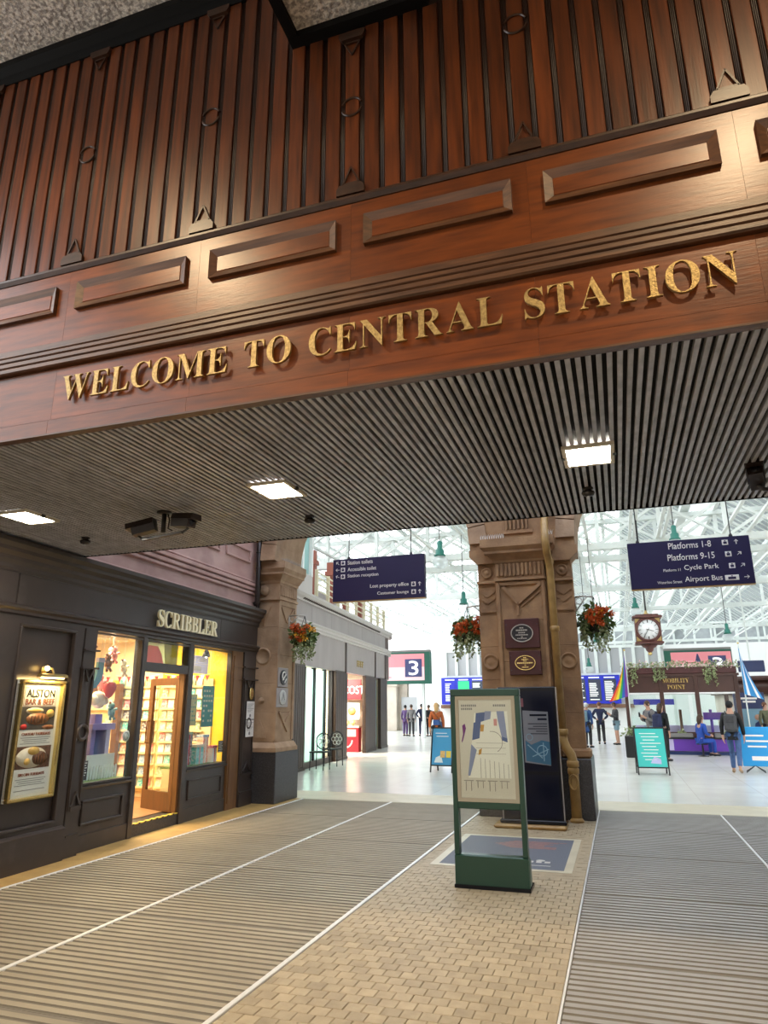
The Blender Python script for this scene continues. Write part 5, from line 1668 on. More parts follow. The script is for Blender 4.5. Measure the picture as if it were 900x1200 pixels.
def trail(mb, c, ln, n, sz=0.035):
    x, y, z = c
    for k in range(n):
        t = k / n
        p = Vector((x + random.uniform(-.03, .03), y + random.uniform(-.03, .03), z - ln * t))
        d = Vector((random.uniform(-1, 1), random.uniform(-1, 1), -0.6)).normalized()
        s = Vector((random.uniform(-1, 1), random.uniform(-1, 1), random.uniform(-1, 1))).cross(d).normalized()
        mb.add([p, p + d * sz * .5 + s * sz * .3, p + d * sz, p + d * sz * .5 - s * sz * .3], [(0, 1, 2, 3)])


def basket(label, loc, wall_dx, r_=0.25, seed=1, bracket=True):
    random.seed(seed)
    t = thing('flower_basket', label, 'flower basket', loc, 0, 'hanging baskets at the arches')
    MB().lathe([(0.04, -0.17), (0.11, -0.14), (0.15, -0.06), (0.16, 0.0), (0.14, 0.0)], (0, 0, 0), 14).build('basket_bowl', 'basket', t)
    kind(leaf_cluster(MB(), (0, 0, 0.05), r_, 420, 0.10).build('foliage', 'leaf', t), 'stuff')
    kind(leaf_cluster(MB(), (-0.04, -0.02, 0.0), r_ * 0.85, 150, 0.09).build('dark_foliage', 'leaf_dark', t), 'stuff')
    tm = MB()
    for k in range(15):
        a = random.uniform(0, 2 * math.pi)
        trail(tm, (r_ * 0.8 * math.cos(a), r_ * 0.8 * math.sin(a), 0.0), random.uniform(0.25, 0.50), 34, 0.06)
    kind(tm.build('trailing_leaves', 'leaf_pale', t), 'stuff')
    for k in range(17):
        a = random.uniform(0, 2 * math.pi)
        rr = random.uniform(0.05, r_ * 0.95)
        zz = random.uniform(-0.04, 0.22)
        f_ = MB()
        cx, cy, cz_ = rr * math.cos(a), -math.sqrt(max(0.0, r_ * r_ - rr * rr * math.cos(a) ** 2)) * 0.95, zz
        for j in range(3):
            leaf_cluster(f_, (cx, cy, cz_), 0.042, 14, 0.055)
        f_.build('blossom', 'orange_flower' if random.random() < .8 else 'yellow_flower', t)
    MB().tube([(-0.13, 0, 0.0), (0, 0, 0.42)], 0.005, 5).tube([(0.13, 0, 0.0), (0, 0, 0.42)], 0.005, 5).tube([(0, 0.13, 0), (0, 0, 0.42)], 0.005, 5).build('chain', 'rod_dark', t)
    if bracket:
        w = wall_dx
        MB().tube([(0, 0, 0.42), (w * 0.5, 0, 0.44), (w, 0, 0.43)], 0.014, 8).tube([(w, 0, 0.43), (w, 0, 0.18)], 0.012, 8).tube([(w * 0.35, 0, 0.44), (w * 0.6, 0, 0.35), (w, 0, 0.20)], 0.011, 8).ring((w * 0.80, 0, 0.36), 0.05, 0.008, 'y', 14, 6).build('bracket', 'spike', t)
    random.seed(seed + 100)


basket('flower basket with orange and yellow blooms hanging from the left stone pier', (-5.60, 12.02, 2.90), -0.33, 0.24, 11)
basket('flower basket with orange blooms hanging left of the stone pillar', (-2.38, 11.75, 2.87), 0.36, 0.26, 22)
basket('flower basket with orange blooms hanging right of the stone pillar', (-0.25, 11.75, 2.94), -0.29, 0.29, 33)
# ================================================================ CONCOURSE ROOF
TZ, TD = 7.05, 1.5
roof = struct('ceiling_roof', (0, 0, 0), 0, 'white steel lattice roof with glazing over the concourse')


def truss(y, x0=-17.0, x1=19.0, step=2.1, th=0.13):
    t = thing('roof_truss', 'x', 'roof truss', (0, y, TZ), 0, 'white lattice roof trusses')
    MB().box(x0, x1, -0.16, 0.16, -0.10, 0.12).build('bottom_chord', 'steel_white', t)
    MB().box(x0, x1, -0.14, 0.14, TD - 0.10, TD + 0.06).build('top_chord', 'steel_white', t)
    n = int((x1 - x0) / step)
    vm_ = MB().box(-th / 2, th / 2, -0.07, 0.07, 0.10, TD - 0.08).mesh('upright', 'steel_white')
    dm = MB().bar((0, 0, 0.08), (step, 0, TD - 0.06), th * 0.9, 0.10).mesh('diagonal', 'steel_white')
    dm2 = MB().bar((0, 0.03, TD - 0.06), (step, 0.03, 0.08), th * 0.9, 0.08).mesh('diagonal', 'steel_white')
    for k in range(n + 1):
        x = x0 + step * k
        link(vm_, 'upright', t, (x, 0, 0))
        if k < n:
            mid_ = (x0 + x1) / 2
            if y < 40 or k % 2 == 0:
                link(dm if k % 2 == 0 else dm2, 'diagonal', t, (x, 0, 0))
            if y < 60:
                link(dm2 if k % 2 == 0 else dm, 'diagonal', t, (x, 0.05, 0))
    return t


for y, lb in ((25.0, 'nearest white lattice roof truss behind the hanging signs'), (27.2, 'white lattice roof truss just behind the nearest one'), (34.8, 'white lattice roof truss above the hanging clock'), (43.0, 'white lattice roof truss behind the clock'), (55.0, 'white lattice roof truss above the grey glazed offices'), (66.5, 'farthest white lattice roof truss')):
    truss(y)['label'] = lb
# ridge and furrow glazing
gl = MB(); bars = MB(); gut = MB(); brd_ = MB()
W2 = 2.1
x = -18.0
k = 0
ZL, ZH = TZ + TD + 0.35, TZ + TD + 2.0
while x < 20:
    za, zb = (ZL, ZH) if k % 2 == 0 else (ZH, ZL)
    (gl if k % 2 == 0 else brd_).quad((x, 12.0, za), (x + W2, 12.0, zb), (x + W2, 80, zb), (x, 80, za))
    yy = 13.0
    while yy < 79:
        bars.bar((x, yy, za - 0.03), (x + W2, yy, zb - 0.03), 0.07, 0.06)
        yy += 0.62 if yy < 45 else 1.24
    if k % 2 == 0:
        gut.box(x - 0.16, x + 0.16, 12.0, 80, ZL - 0.22, ZL - 0.02)
    else:
        gut.box(x - 0.07, x + 0.07, 12.0, 80, ZH - 0.10, ZH - 0.03)
    x += W2
    k += 1
gl.build('roof_glazing', 'roof_pane', roof)
brd_.build('roof_boarding', 'roof_board', roof)
kind(bars.build('glazing_bars', 'steel_white', roof), 'stuff')
kind(gut.build('gutters', 'steel_white', roof), 'stuff')
pur = MB()
for x in range(-16, 19, 4):
    pur.box(x - 0.06, x + 0.06, 13, 78, TZ + TD + 0.02, TZ + TD + 0.14)
    pur.box(x + 1.9, x + 2.0, 13, 78, TZ + 0.12, TZ + 0.20)
for x in (-4.34, -4.55, 1.78, 0.85, -0.95, -0.55, 3.86, 1.0, 4.62):
    pur.box(x - 0.05, x + 0.05, 13, 78, TZ + 0.12, TZ + 0.20)
kind(pur.build('purlins', 'steel_white', roof), 'stuff')
kind(MB().box(16.5, 17, 12.5, 78, 0, 9.0).build('wall_concourse', 'far_white'), label='pale right-hand wall of the concourse')

we = MB().box(-18, 20, 79, 79.3, 0, 11).build('wall_end', 'gable')
kind(we, label='grey glazed gable at the far end of the station roof')
for k in range(20):
    MB().box(-18 + 2 * k, -17.8 + 2 * k, 78.8, 79.0, 0, 11).build('gable_mullion', 'steel_white', we)
for z in (6.5, 8.0, 9.5):
    MB().box(-18, 20, 78.8, 79.0, z, z + 0.2).build('gable_rail', 'steel_white', we)

# ================================================================ CAFE BUILDING ON THE LEFT
CP, CR = (-8.10, 17.10, 0.0), R(6.1)
cafe = struct('wall_cafe', CP, CR, 'grey-brown shopfront building with timber posts along the left of the concourse')
SG, SGP, TB = 'shop_grey', 'shop_grey_pale', 'timber'
MB().box(-5.0, -2.6, -5.0, 12.6, 0, 6.4).build('body', SG, cafe)
MB().box(-2.6, -0.2, -5.0, 12.6, 4.3, 4.75).build('terrace_slab', SG, cafe)
MB().box(-2.6, -0.2, -5.0, 12.6, 2.85, 3.0).build('shop_ceiling', 'cafe_cream', cafe)
for s0, s1 in ((-3.0, 0.0), (0.02, 4.65), (4.78, 9.05), (9.18, 10.9)):
    MB().box(-0.25, 0.0, s0, s1, 2.72, 3.70).build('fascia_panel', SG, cafe)
for s in (4.72, 9.12, 10.95):
    MB().box(-0.25, 0.03, s - 0.07, s + 0.07, 2.60, 3.70).build('fascia_joint', TB, cafe)
CE = 11.6
MB().prism([(-0.3, 3.70), (0.05, 3.70), (0.05, 3.76), (0.10, 3.79), (0.10, 3.84), (0.16, 3.88), (0.16, 3.92), (0.04, 3.96), (-0.3, 3.96)], 'y', -3.0, CE).build('lower_cornice', SGP, cafe)
for s0 in range(-3, 11, 2):
    MB().box(-0.3, 0.0, s0 + 0.006, min(s0 + 2, CE) - 0.006, 3.96, 4.46).build('frieze_panel', SG, cafe)
MB().prism([(-0.3, 4.46), (0.05, 4.46), (0.07, 4.52), (0.16, 4.56), (0.22, 4.62), (0.22, 4.68), (-0.3, 4.72)], 'y', -3.0, CE).build('top_cornice', SGP, cafe)
dn = MB().box(0.05, 0.13, 0, 0.07, 4.505, 4.555).mesh('dentil', 'timber')
for k in range(60):
    link(dn, 'dentil', cafe, (0, 0.0 + 0.16 * k, 0))
# rounded far corner
def quarter(z0, z1, r0, mt, name):
    pts = [(-1.4, CE)] + [(-1.4 + (1.4 + r0) * math.cos(R(a)), CE + (1.4 + r0) * math.sin(R(a))) for a in range(0, 91, 10)]
    MB().prism(pts, 'z', z0, z1).build(name, mt, cafe)
quarter(2.72, 3.70, 0.0, SG, 'corner_fascia'); quarter(3.70, 3.96, 0.10, SGP, 'corner_cornice'); quarter(3.96, 4.46, 0.0, SG, 'corner_frieze'); quarter(4.46, 4.72, 0.16, SGP, 'corner_cornice')
quarter(0.0, 2.72, -0.10, 'cafe_cream', 'corner_wall')
MB().box(-6, 0, -4.6, -0.6, 0, 6.0).build('return_wall', SG, cafe)


def ribbed_post(s0, s1, d=0.0):
    p = MB().box(-0.09, d - 0.02, s0, s1, 0.0, 2.75).build('timber_post', TB, cafe)
    n = max(2, int((s1 - s0) / 0.16))
    for k in range(n):
        a = s0 + (s1 - s0) * k / n
        MB().cbox(d - 0.03, d + 0.015, a + 0.012, a + (s1 - s0) / n - 0.012, 0.08, 2.70, 0.006).build('post_slat', TB, p)
    MB().box(d - 0.03, d + 0.03, s0 - 0.01, s1 + 0.01, 0, 0.08).build('post_foot', TB, p)


ribbed_post(-0.6, 0.55, 0.02)
ribbed_post(3.5, 4.88, 0.02)
ribbed_post(7.40, 9.08, 0.02)
ribbed_post(9.95, 11.2, 0.02)
MB().box(-0.30, -0.06, 0.55, 3.5, 0.0, 0.16).build('sill', TB, cafe)
cw = struct('window_4', CP, CR)
for s0, s1 in ((0.62, 1.66), (1.78, 2.70)):
    MB().box(-0.16, -0.14, s0, s1, 0.16, 2.68).build('window_pane', 'pane_aqua', cw)
MB().box(-0.16, -0.14, 2.82, 3.46, 0.16, 2.68).build('window_pane', 'pane', cw)
for s in (0.585, 1.72, 2.76, 3.48):
    MB().box(-0.20, -0.08, s - 0.045, s + 0.045, 0.10, 2.72).build('mullion', 'ink_black', cw)
cw = struct('window_5', CP, CR)
MB().box(-0.16, -0.14, 9.1, 9.93, 0.16, 2.68).build('window_pane', 'pane_aqua', cw)
MB().box(-0.2, -0.08, 9.08, 9.16, 0.1, 2.72).build('mullion', 'ink_black', cw)
MB().box(-2.6, -0.2, 3.40, 3.5, 0, 2.85).build('party_wall', 'cafe_cream', cafe)
MB().box(-2.6, -0.2, 9.1, 9.2, 0, 2.85).build('party_wall', 'cafe_cream', cafe)
# cafe inside
cs = thing('cafe_sign', 'red cafe sign board with bold white letters', 'sign', CP, CR)
MB().box(-1.95, -0.35, 8.20, 8.30, 1.88, 2.62).build('board', 'cafe_red', cs)
text_part('costa', 'cafe_white', cs, (-1.05, 8.19, 2.08), (1, 0, 0), (0, 0, 1), 0.30, 1.05)
cc = thing('cafe_counter', 'red cafe counter with cream band and cakes on top', 'counter', CP, CR)
MB().box(-1.9, -0.35, 7.85, 8.25, 0.0, 0.86).build('front', 'cafe_red', cc)
MB().box(-1.9, -0.33, 7.80, 8.27, 0.86, 0.92).build('top', 'cafe_cream', cc)
q = MB().ring((-0.85, 7.845, 0.42), 0.26, 0.025, 'y', 20, 6, 180, 360).build('curved_band', 'cafe_white', cc)
MB().box(-1.15, -0.45, 7.84, 7.85, 0.55, 0.80).build('picture_panel', 'cafe_cream', cc)
for k in range(4):
    t = thing('cake_stand', ['cake under glass on the red cafe counter, leftmost', 'cake on the red cafe counter, second from the left', 'cake on the red cafe counter, third from the left', 'cake on the red cafe counter beside the brown post'][k], 'cake stand', CP, CR)
    MB().lathe([(0.02, 0.92), (0.02, 1.0), (0.09, 1.01), (0.09, 1.03), (0.07, 1.04), (0.07, 1.14), (0, 1.15)], (-1.25 + 0.22 * k, 8.0, 0), 12).build('cake', 'sauce', t)
t = thing('menu_board', 'pale green menu picture on the wall below the red cafe sign', 'menu board', CP, CR)
MB().box(-1.0, -0.42, 8.27, 8.32, 1.15, 1.75).build('board', 'toy_pale', t)
MB().lathe([(0.16, 8.262), (0.16, 8.27)], (-0.72, 0, 1.45), 16, 'y').build('picture', 'sauce', t)
fig = thing('swirl_cutout', 'blue and white swirl shaped cutout figure in the cafe doorway', 'cutout', CP, CR)
MB().tube([(-0.55, 5.9, 1.45), (-0.40, 5.9, 1.62), (-0.50, 5.9, 1.80), (-0.72, 5.9, 1.76), (-0.82, 5.9, 1.52), (-0.66, 5.9, 1.25), (-0.50, 5.9, 1.02), (-0.62, 5.9, 0.75), (-0.80, 5.9, 0.68)], 0.085, 8).build('white_swirl', 'cafe_white', fig)
MB().tube([(-0.60, 5.84, 1.50), (-0.45, 5.84, 1.64), (-0.58, 5.84, 1.76), (-0.72, 5.84, 1.60), (-0.58, 5.84, 1.30), (-0.48, 5.84, 1.05)], 0.045, 8).build('blue_swirl', 'cafe_blue', fig)
MB().box(-0.95, -0.45, 5.75, 6.05, 0.0, 0.62).build('stand', 'lavender', fig)
for s_ in (2.0, 6.6):
    lt = thing('cafe_ceiling_light', 'bright square ceiling light inside the %s' % ('glazed shop' if s_ < 3 else 'cafe'), 'ceiling light', (CP[0] - 1.3 * math.cos(CR) - s_ * math.sin(CR), CP[1] - 1.3 * math.sin(CR) + s_ * math.cos(CR), 2.85), CR, 'square lights inside the left shops')
    MB().box(-0.5, 0.5, -0.5, 0.5, -0.04, 0.0).build('diffuser', 'lamp_glow', lt)
t = thing('gold_lettering', 'small raised gold lettering on the grey fascia over the cafe doorway', 'sign', CP, CR)
for k in range(4):
    s = 6.2 + 0.24 * k
    MB().box(0.004, 0.03, s, s + 0.05, 2.98, 3.20).box(0.004, 0.03, s + 0.05, s + 0.15, 3.16, 3.20).box(0.004, 0.03, s + 0.05, s + 0.13, 3.07, 3.105).build('letter', 'brass', t)
# patterned metal chairs
def patio_chair(label, s):
    ca, sa = math.cos(CR), math.sin(CR)
    t = thing('patio_chair', label, 'chair', (CP[0] + 0.40 * ca - s * sa, CP[1] + 0.40 * sa + s * ca, 0), CR - R(8), 'patterned chairs outside the shop window')
    for sx in (-1, 1):
        for sy in (-1, 1):
            MB().tube([(sx * 0.20, sy * 0.20, 0.0), (sx * 0.19, sy * 0.19, 0.45)], 0.014, 6).build('leg', 'ink_black', t)
    MB().cbox(-0.22, 0.22, -0.22, 0.22, 0.44, 0.475, 0.01).build('seat', 'ink_black', t)
    bk_ = MB().ring((0, 0.21, 0.72), 0.21, 0.016, 'y', 18, 6).build('backrest', 'ink_black', t)
    sw = MB()
    for k in range(7):
        sw.ring((0.11 * math.cos(k * 1.05) , 0.21, 0.72 + 0.11 * math.sin(k * 1.05)), 0.055, 0.010, 'y', 12, 5)
    kind(sw.build('scroll_work', 'spike', bk_), 'stuff')
    for sx in (-1, 1):
        MB().tube([(sx * 0.19, 0.21, 0.46), (sx * 0.19, 0.21, 0.66)], 0.013, 6).build('back_post', 'ink_black', t)


patio_chair('black metal chair with scrolled back outside the aqua window, nearer one', 0.75)
patio_chair('black metal chair with scrolled back outside the aqua window, farther one', 2.05)
# terrace railing and upper bay
rl = thing('terrace_railing', 'cream and red railing along the terrace above the grey shops', 'railing', CP, CR)
for z in (5.05, 5.25, 5.45, 5.62):
    MB().tube([(-0.15, 1.8, z), (-0.15, 11.4, z), (-0.6, 12.5, z)], 0.028, 6).build('rail', 'rail_cream', rl)
for k in range(9):
    MB().box(-0.20, -0.10, 1.8 + 1.2 * k, 1.88 + 1.2 * k, 4.70, 5.68).build('post', 'rail_cream', rl)
for k in range(5):
    s = 2.2 + 2.2 * k
    c_ = thing('terrace_column', ['red brown column on the terrace nearest the stone pier', 'red brown column on the terrace, second from the pier', 'red brown column on the terrace, third from the pier', 'red brown column on the terrace, fourth from the pier', 'red brown column on the terrace farthest from the pier'][k], 'column', CP, CR, 'columns on the terrace')
    MB().box(-1.30, -1.06, s, s + 0.24, 4.76, 6.9).build('shaft', 'rail_red', c_)
    MB().box(-1.36, -1.0, s - 0.06, s + 0.30, 6.4, 6.55).build('collar', 'rail_red', c_)
bay = struct('window_6', CP, CR, 'white framed upper window bay above the shops')
MB().box(-2.4, -0.10, -3.0, 1.3, 4.72, 5.35).build('bay_apron', SGP, bay)
MB().box(-2.4, -0.10, -3.0, 1.3, 6.75, 7.2).build('bay_head', SGP, bay)
for k in range(6):
    s = -2.9 + 0.82 * k
    MB().box(-0.30, -0.10, s, s + 0.12, 5.35, 6.75).build('mullion', 'far_white', bay)
    if k < 5:
        MB().box(-0.22, -0.20, s + 0.12, s + 0.82, 5.35, 6.75).build('window_pane', 'pane_aqua', bay)

# ================================================================ FAR END OF THE CONCOURSE
off = struct('wall_far', (0, 54, 0), 0, 'grey glazed offices above the white far wall')
MB().box(-24, 16.5, 0.3, 0.6, 0.0, 5.8).build('back_wall', 'far_white', off)
MB().box(-13.2, 3.4, -0.1, 0.3, 3.72, 3.86).build('sill_beam', 'steel_white', off)
MB().box(-13.2, 3.4, -0.1, 0.3, 5.66, 5.86).build('head_beam', 'steel_white', off)
for k in range(19):
    MB().box(-12.9 + 0.88 * k, -12.68 + 0.88 * k, -0.12, 0.05, 3.86, 5.66).build('mullion', 'steel_white', off)
    if k < 18:
        MB().box(-12.68 + 0.88 * k, -12.02 + 0.88 * k, 0.0, 0.06, 3.86, 5.66).build('office_pane', 'panel_grey', off)
MB().box(-13.2, 1.0, -0.35, 0.3, 1.40, 1.66).build('brown_header', 'far_brown', off)
for k in range(3):
    MB().box(-3.3 + 3.9 * k - 9, -2.9 + 3.9 * k - 9, -0.3, 0.3, 0, 1.4).build('far_pillar', 'far_brown', off)
fl_ = struct('wall_far_stone', (-19, 46, 0), 0, 'stone wall with arches at the far left of the concourse')
MB().box(-6, 5.2, 0.5, 1.0, 0, 3.4).build('stone_wall', 'far_wall', fl_)
for k in range(5):
    p_ = MB().cbox(-4.9 + 2.2 * k, -4.2 + 2.2 * k, 0.0, 0.5, 0.0, 2.9, 0.03).build('stone_pilaster', 'far_wall', fl_)
    MB().cbox(-5.0 + 2.2 * k, -4.1 + 2.2 * k, -0.1, 0.5, 2.9, 3.2, 0.03).build('pilaster_cap', 'far_wall', p_)
    MB().box(-4.0 + 2.2 * k, -2.9 + 2.2 * k, 0.44, 0.51, 0.0, 2.2).build('dark_doorway', 'panel_grey', fl_)
MB().box(-6, 5.2, 0.2, 1.0, 3.4, 3.65).build('coping', 'far_wall', fl_)

bd_ = thing('departure_board', 'long blue departures board with white timetable panels below the grey offices', 'departure board', (0, 53.6, 0))
MB().box(-13.1, 0.15, 0.0, 0.25, 1.70, 3.70).build('housing', 'board_blue', bd_)
for k in range(12):
    x0 = -12.9 + 1.08 * k
    mt = 'board_green' if k == 1 else ('board_blue' if k == 0 else 'board_dark')
    p_ = MB().box(x0 + 0.06, x0 + 0.92, -0.03, 0.0, 1.88, 3.42).build('timetable_panel', mt, bd_)
    l = MB()
    for j in range(11):
        wj = 0.74 if k != 0 else 0.5
        if k == 1 and j > 6:
            continue
        if random.random() < 0.9:
            l.box(x0 + 0.12, x0 + 0.12 + wj * random.uniform(0.6, 1.0), -0.04, -0.03, 1.95 + 0.125 * j, 2.02 + 0.125 * j)
    kind(l.build('timetable_lines', 'board_text', p_), 'stuff')
    MB().box(x0 + 0.10, x0 + 0.85, -0.03, 0.0, 3.50, 3.58).build('panel_title', 'board_text', bd_)


def ad_screen(label, x0, x1, z0, z1, y, fl, legs, mirror=False):
    t = thing('advert_screen', label, 'advert screen', (0, y, 0))
    MB().box(x0, x1, 0.0, 0.4, z0, z1).build('casing', 'frame_green', t)
    a0, a1 = (x0 + 0.05, x1 - fl) if not mirror else (x0 + fl, x1 - 0.05)
    s_ = MB().box(a0, a1, -0.02, 0.0, z0 + 0.18, z1 - 0.10).build('screen', 'ad_pink', t)
    MB().box(a0, a1, -0.025, -0.02, z0 + 0.18, z0 + 0.18 + (z1 - z0) * 0.42).build('pale_band', 'ad_pale', s_)
    lx = a0 + (a1 - a0) * (0.66 if not mirror else 0.62)
    w = (z1 - z0) * 0.56
    MB().box(lx, lx + w, -0.035, -0.025, z0 + 0.36, z0 + 0.36 + w).build('logo_tile', 'ad_navy', s_)
    text_part('three', 'ad_white', s_, (lx + w * 0.22, -0.04, z0 + 0.36 + w * 0.10), (1, 0, 0), (0, 0, 1), w * 0.80, w * 0.58)
    l = MB()
    for k in range(3):
        l.box(a0 + 0.2, a0 + 0.2 + (a1 - a0) * (0.35 - 0.05 * k), -0.03, -0.025, z0 + 0.32 + 0.13 * k, z0 + 0.38 + 0.13 * k)
    kind(l.build('print_lines', 'ad_pink', s_), 'stuff')
    MB().prism([(a0 + (a1 - a0) * .40, z0 + 0.9), (a0 + (a1 - a0) * .50, z0 + 0.9), (a0 + (a1 - a0) * .46, z1 - 0.2), (a0 + (a1 - a0) * .44, z1 - 0.2)], 'y', -0.03, -0.025).build('tower_print', 'ad_navy' if mirror else 'ad_pink', s_)
    for x in legs:
        MB().box(x, x + 0.14, 0.1, 0.3, 0.0, z0).build('leg_post', 'steel_white', t)
    MB().box(x0, x1, 0.05, 0.35, z1, z1 + 0.12).build('top_vent', 'ink_grey', t)


ad_screen('pink advertising screen in a green casing beyond the cafe building', -12.9, -9.4, 2.75, 4.42, 36.0, 0.30, (-9.9, -12.2))
ad_screen('pink advertising screen in a green casing behind the mobility kiosk', 2.50, 5.78, 2.85, 4.38, 40.0, 0.32, (2.7, 5.4), True)

# ================================================================ MOBILITY POINT KIOSK
kq = thing('mobility_kiosk', 'brown glazed kiosk with MOBILITY POINT on its fascia and flowers on top', 'kiosk', (0, 26.5, 0))
KB = 'kiosk_brown'
X0, X1 = 0.22, 3.90
MB().box(X0, X1, 0.0, 2.8, 2.02, 2.62).build('fascia', KB, kq)
MB().box(X0 - 0.05, X1 + 0.05, -0.05, 2.85, 2.58, 2.66).build('cornice', KB, kq)
MB().box(X0, X1, -0.02, 0.02, 1.98, 2.03).build('fascia_bead', 'far_white', kq)
for x in (X0, 1.36, 2.50, X1 - 0.14):
    MB().cbox(x, x + 0.14, -0.03, 0.10, 0.0, 2.60, 0.012).build('post', KB, kq)
for x in (X0, X1 - 0.14):
    MB().cbox(x, x + 0.14, 2.66, 2.80, 0.0, 2.02, 0.012).build('post', KB, kq)
for a, b2 in ((X0 + .14, 1.36), (1.50, 2.50), (2.64, X1 - .14)):
    MB().box(a, b2, 0.03, 0.045, 0.72, 1.98).build('window_pane', 'pane_green', kq)
    MB().box(a, b2, 2.72, 2.735, 0.72, 1.98).build('window_pane', 'pane_green', kq)
    MB().box(a, b2, 0.0, 0.08, 0.52, 0.72).build('sill_panel', KB, kq)
    MB().box(a, b2, 2.68, 2.76, 0.0, 0.72).build('sill_panel', KB, kq)
MB().box(X0 + 0.05, X1 - 0.05, 0.05, 2.75, 1.99, 2.015).build('kiosk_ceiling', 'far_white', kq)
pt = MB().box(X0 + 0.62, X1 - 0.10, -0.30, 0.0, 0.12, 0.52).build('purple_panel', 'kiosk_purple', kq)
MB().box(X0 + 0.62, 1.62, -0.306, -0.30, 0.14, 0.50).build('lavender_panel', 'lavender', pt)
MB().box(X0 + 0.58, X1 - 0.06, -0.32, 0.0, 0.0, 0.10).build('base_kick', 'navy_panel', kq)
MB().box(X0 + 0.60, X1 - 0.08, -0.33, 0.0, 0.50, 0.545).build('counter_edge', 'ink_black', kq)
text_part('mobility', 'brass', kq, (1.93, -0.012, 2.36), (1, 0, 0), (0, 0, 1), 0.15, 0.86, anchor='centre')
text_part('point', 'brass', kq, (1.93, -0.012, 2.14), (1, 0, 0), (0, 0, 1), 0.15, 0.58, anchor='centre')
for a in (1.05, 2.05, 3.05):
    t_ = MB().tube([(a, 1.2, 0.0), (a, 1.2, 1.45)], 0.05, 8).build('inside_post', 'kiosk_purple' if a > 2.5 else 'far_brown', kq)
MB().box(2.8, 3.5, 1.1, 1.3, 1.10, 1.35).build('inside_screen', 'kiosk_purple', kq)
MB().box(0.5, 1.9, 1.4, 1.5, 1.62, 1.82).build('blue_reflection', 'board_blue', kq)  # blue reflection in the left kiosk glazing, built as a coloured bar
MB().box(0.5, 3.6, 1.4, 1.5, 0.0, 0.9).build('inside_desk', 'lavender', kq)
# flower trough on the kiosk roof and planters in front
tp = thing('flower_trough', 'long dark red trough of trailing flowers on the kiosk roof', 'planter', (0, 26.5, 2.665))
MB().cbox(X0, X1, -0.05, 0.28, 0.0, 0.22, 0.02).build('trough', 'maroon', tp)
random.seed(5)
fo = MB(); pk = MB(); wf = MB()
for k in range(16):
    cx = X0 + 0.12 + (X1 - X0 - .2) * k / 15
    leaf_cluster(fo, (cx, 0.08, 0.28), 0.20, 46, 0.10)
    if k in (0, 1, 4, 5, 11, 12):
        for j in range(3):
            trail(fo, (cx + random.uniform(-.1, .1), -0.09, 0.2), random.uniform(0.25, 0.62), 30, 0.08)
    leaf_cluster(pk, (cx, 0.0, 0.34), 0.16, 12, 0.07)
    leaf_cluster(wf, (cx + 0.1, 0.0, 0.30), 0.18, 10, 0.06)
kind(fo.build('foliage', 'leaf_pale', tp), 'stuff'); kind(pk.build('pink_flowers', 'pink_flower', tp), 'stuff'); kind(wf.build('white_flowers', 'white_flower', tp), 'stuff')
def planter(label, x, y, w=0.8, h=0.62):
    t = thing('planter', label, 'planter', (x, y, 0))
    MB().cbox(-w / 2, w / 2, -0.2, 0.2, 0, h, 0.02).build('planter_box', 'ink_black', t)
    kind(leaf_cluster(MB(), (0, 0, h + 0.08), 0.22, 60, 0.12).build('foliage', 'leaf', t), 'stuff')
    f2 = MB()
    for sx in (-1, 1):
        leaf_cluster(f2, (sx * w * 0.3, 0, h + 0.10), 0.2, 50, 0.11)
    kind(f2.build('pale_foliage', 'leaf_pale', t), 'stuff')
    return t


planter('black planter of leafy green plants left of the kiosk beside the teal board', 0.42, 24.6, 0.72, 0.66)
for x, lb in ((1.90, 'low planter of pale greenery in the middle kiosk window'), (3.30, 'low planter of pale greenery at the right of the kiosk')):
    t = thing('planter', lb, 'planter', (x, 26.36, 0.548))
    MB().cbox(-0.36, 0.36, -0.14, 0.10, 0.0, 0.14, 0.02).build('planter_box', 'ink_grey', t)
    kind(leaf_cluster(MB(), (0, -0.02, 0.18), 0.12, 40, 0.09).build('foliage', 'leaf_pale', t), 'stuff')
# dark blue panels right of the kiosk
t = thing('information_pillar', 'navy blue information panel with a portrait picture right of the kiosk', 'panel', (4.72, 30.0, 0))
MB().cbox(-0.55, 0.52, 0, 0.15, 0.0, 2.05, 0.02).build('panel', 'navy_panel', t)
MB().box(-0.42, 0.40, -0.012, 0.0, 0.45, 1.45).build('picture', 'screen_lblue', t)
MB().prism([(0.0, 0.5), (0.38, 0.5), (0.36, 0.9), (0.22, 1.02), (0.08, 0.92)], 'y', -0.02, -0.012).build('portrait_suit', 'navy_panel', t)
MB().lathe([(0.11, -0.022), (0.11, -0.012)], (0.20, 0, 1.14), 14, 'y').build('portrait_head', 'skin', t)
q = MB()
for k in range(2):
    q.box(-0.30 + 0.06 * k, 0.26 - 0.06 * k, -0.008, 0.0, 1.80 - 0.12 * k, 1.87 - 0.12 * k)
kind(q.build('title_lines', 'sign_white', t), 'stuff')
t = thing('hanging_screen', 'dark blue screen hung from the roof right of the Scottish flag', 'screen', (4.62, 28.0, 0))
MB().cbox(-0.42, 0.44, 0, 0.12, 2.74, 3.14, 0.02).build('screen', 'navy_panel', t)
MB().tube([(0, 0.06, 3.14), (0, 0.06, TZ + 0.125)], 0.03, 6).build('drop_rod', 'steel_white', t)
cbld = struct('wall_kiosk_curved', (6.4, 34, 0), 0, 'curved brown shop building at the right of the concourse')
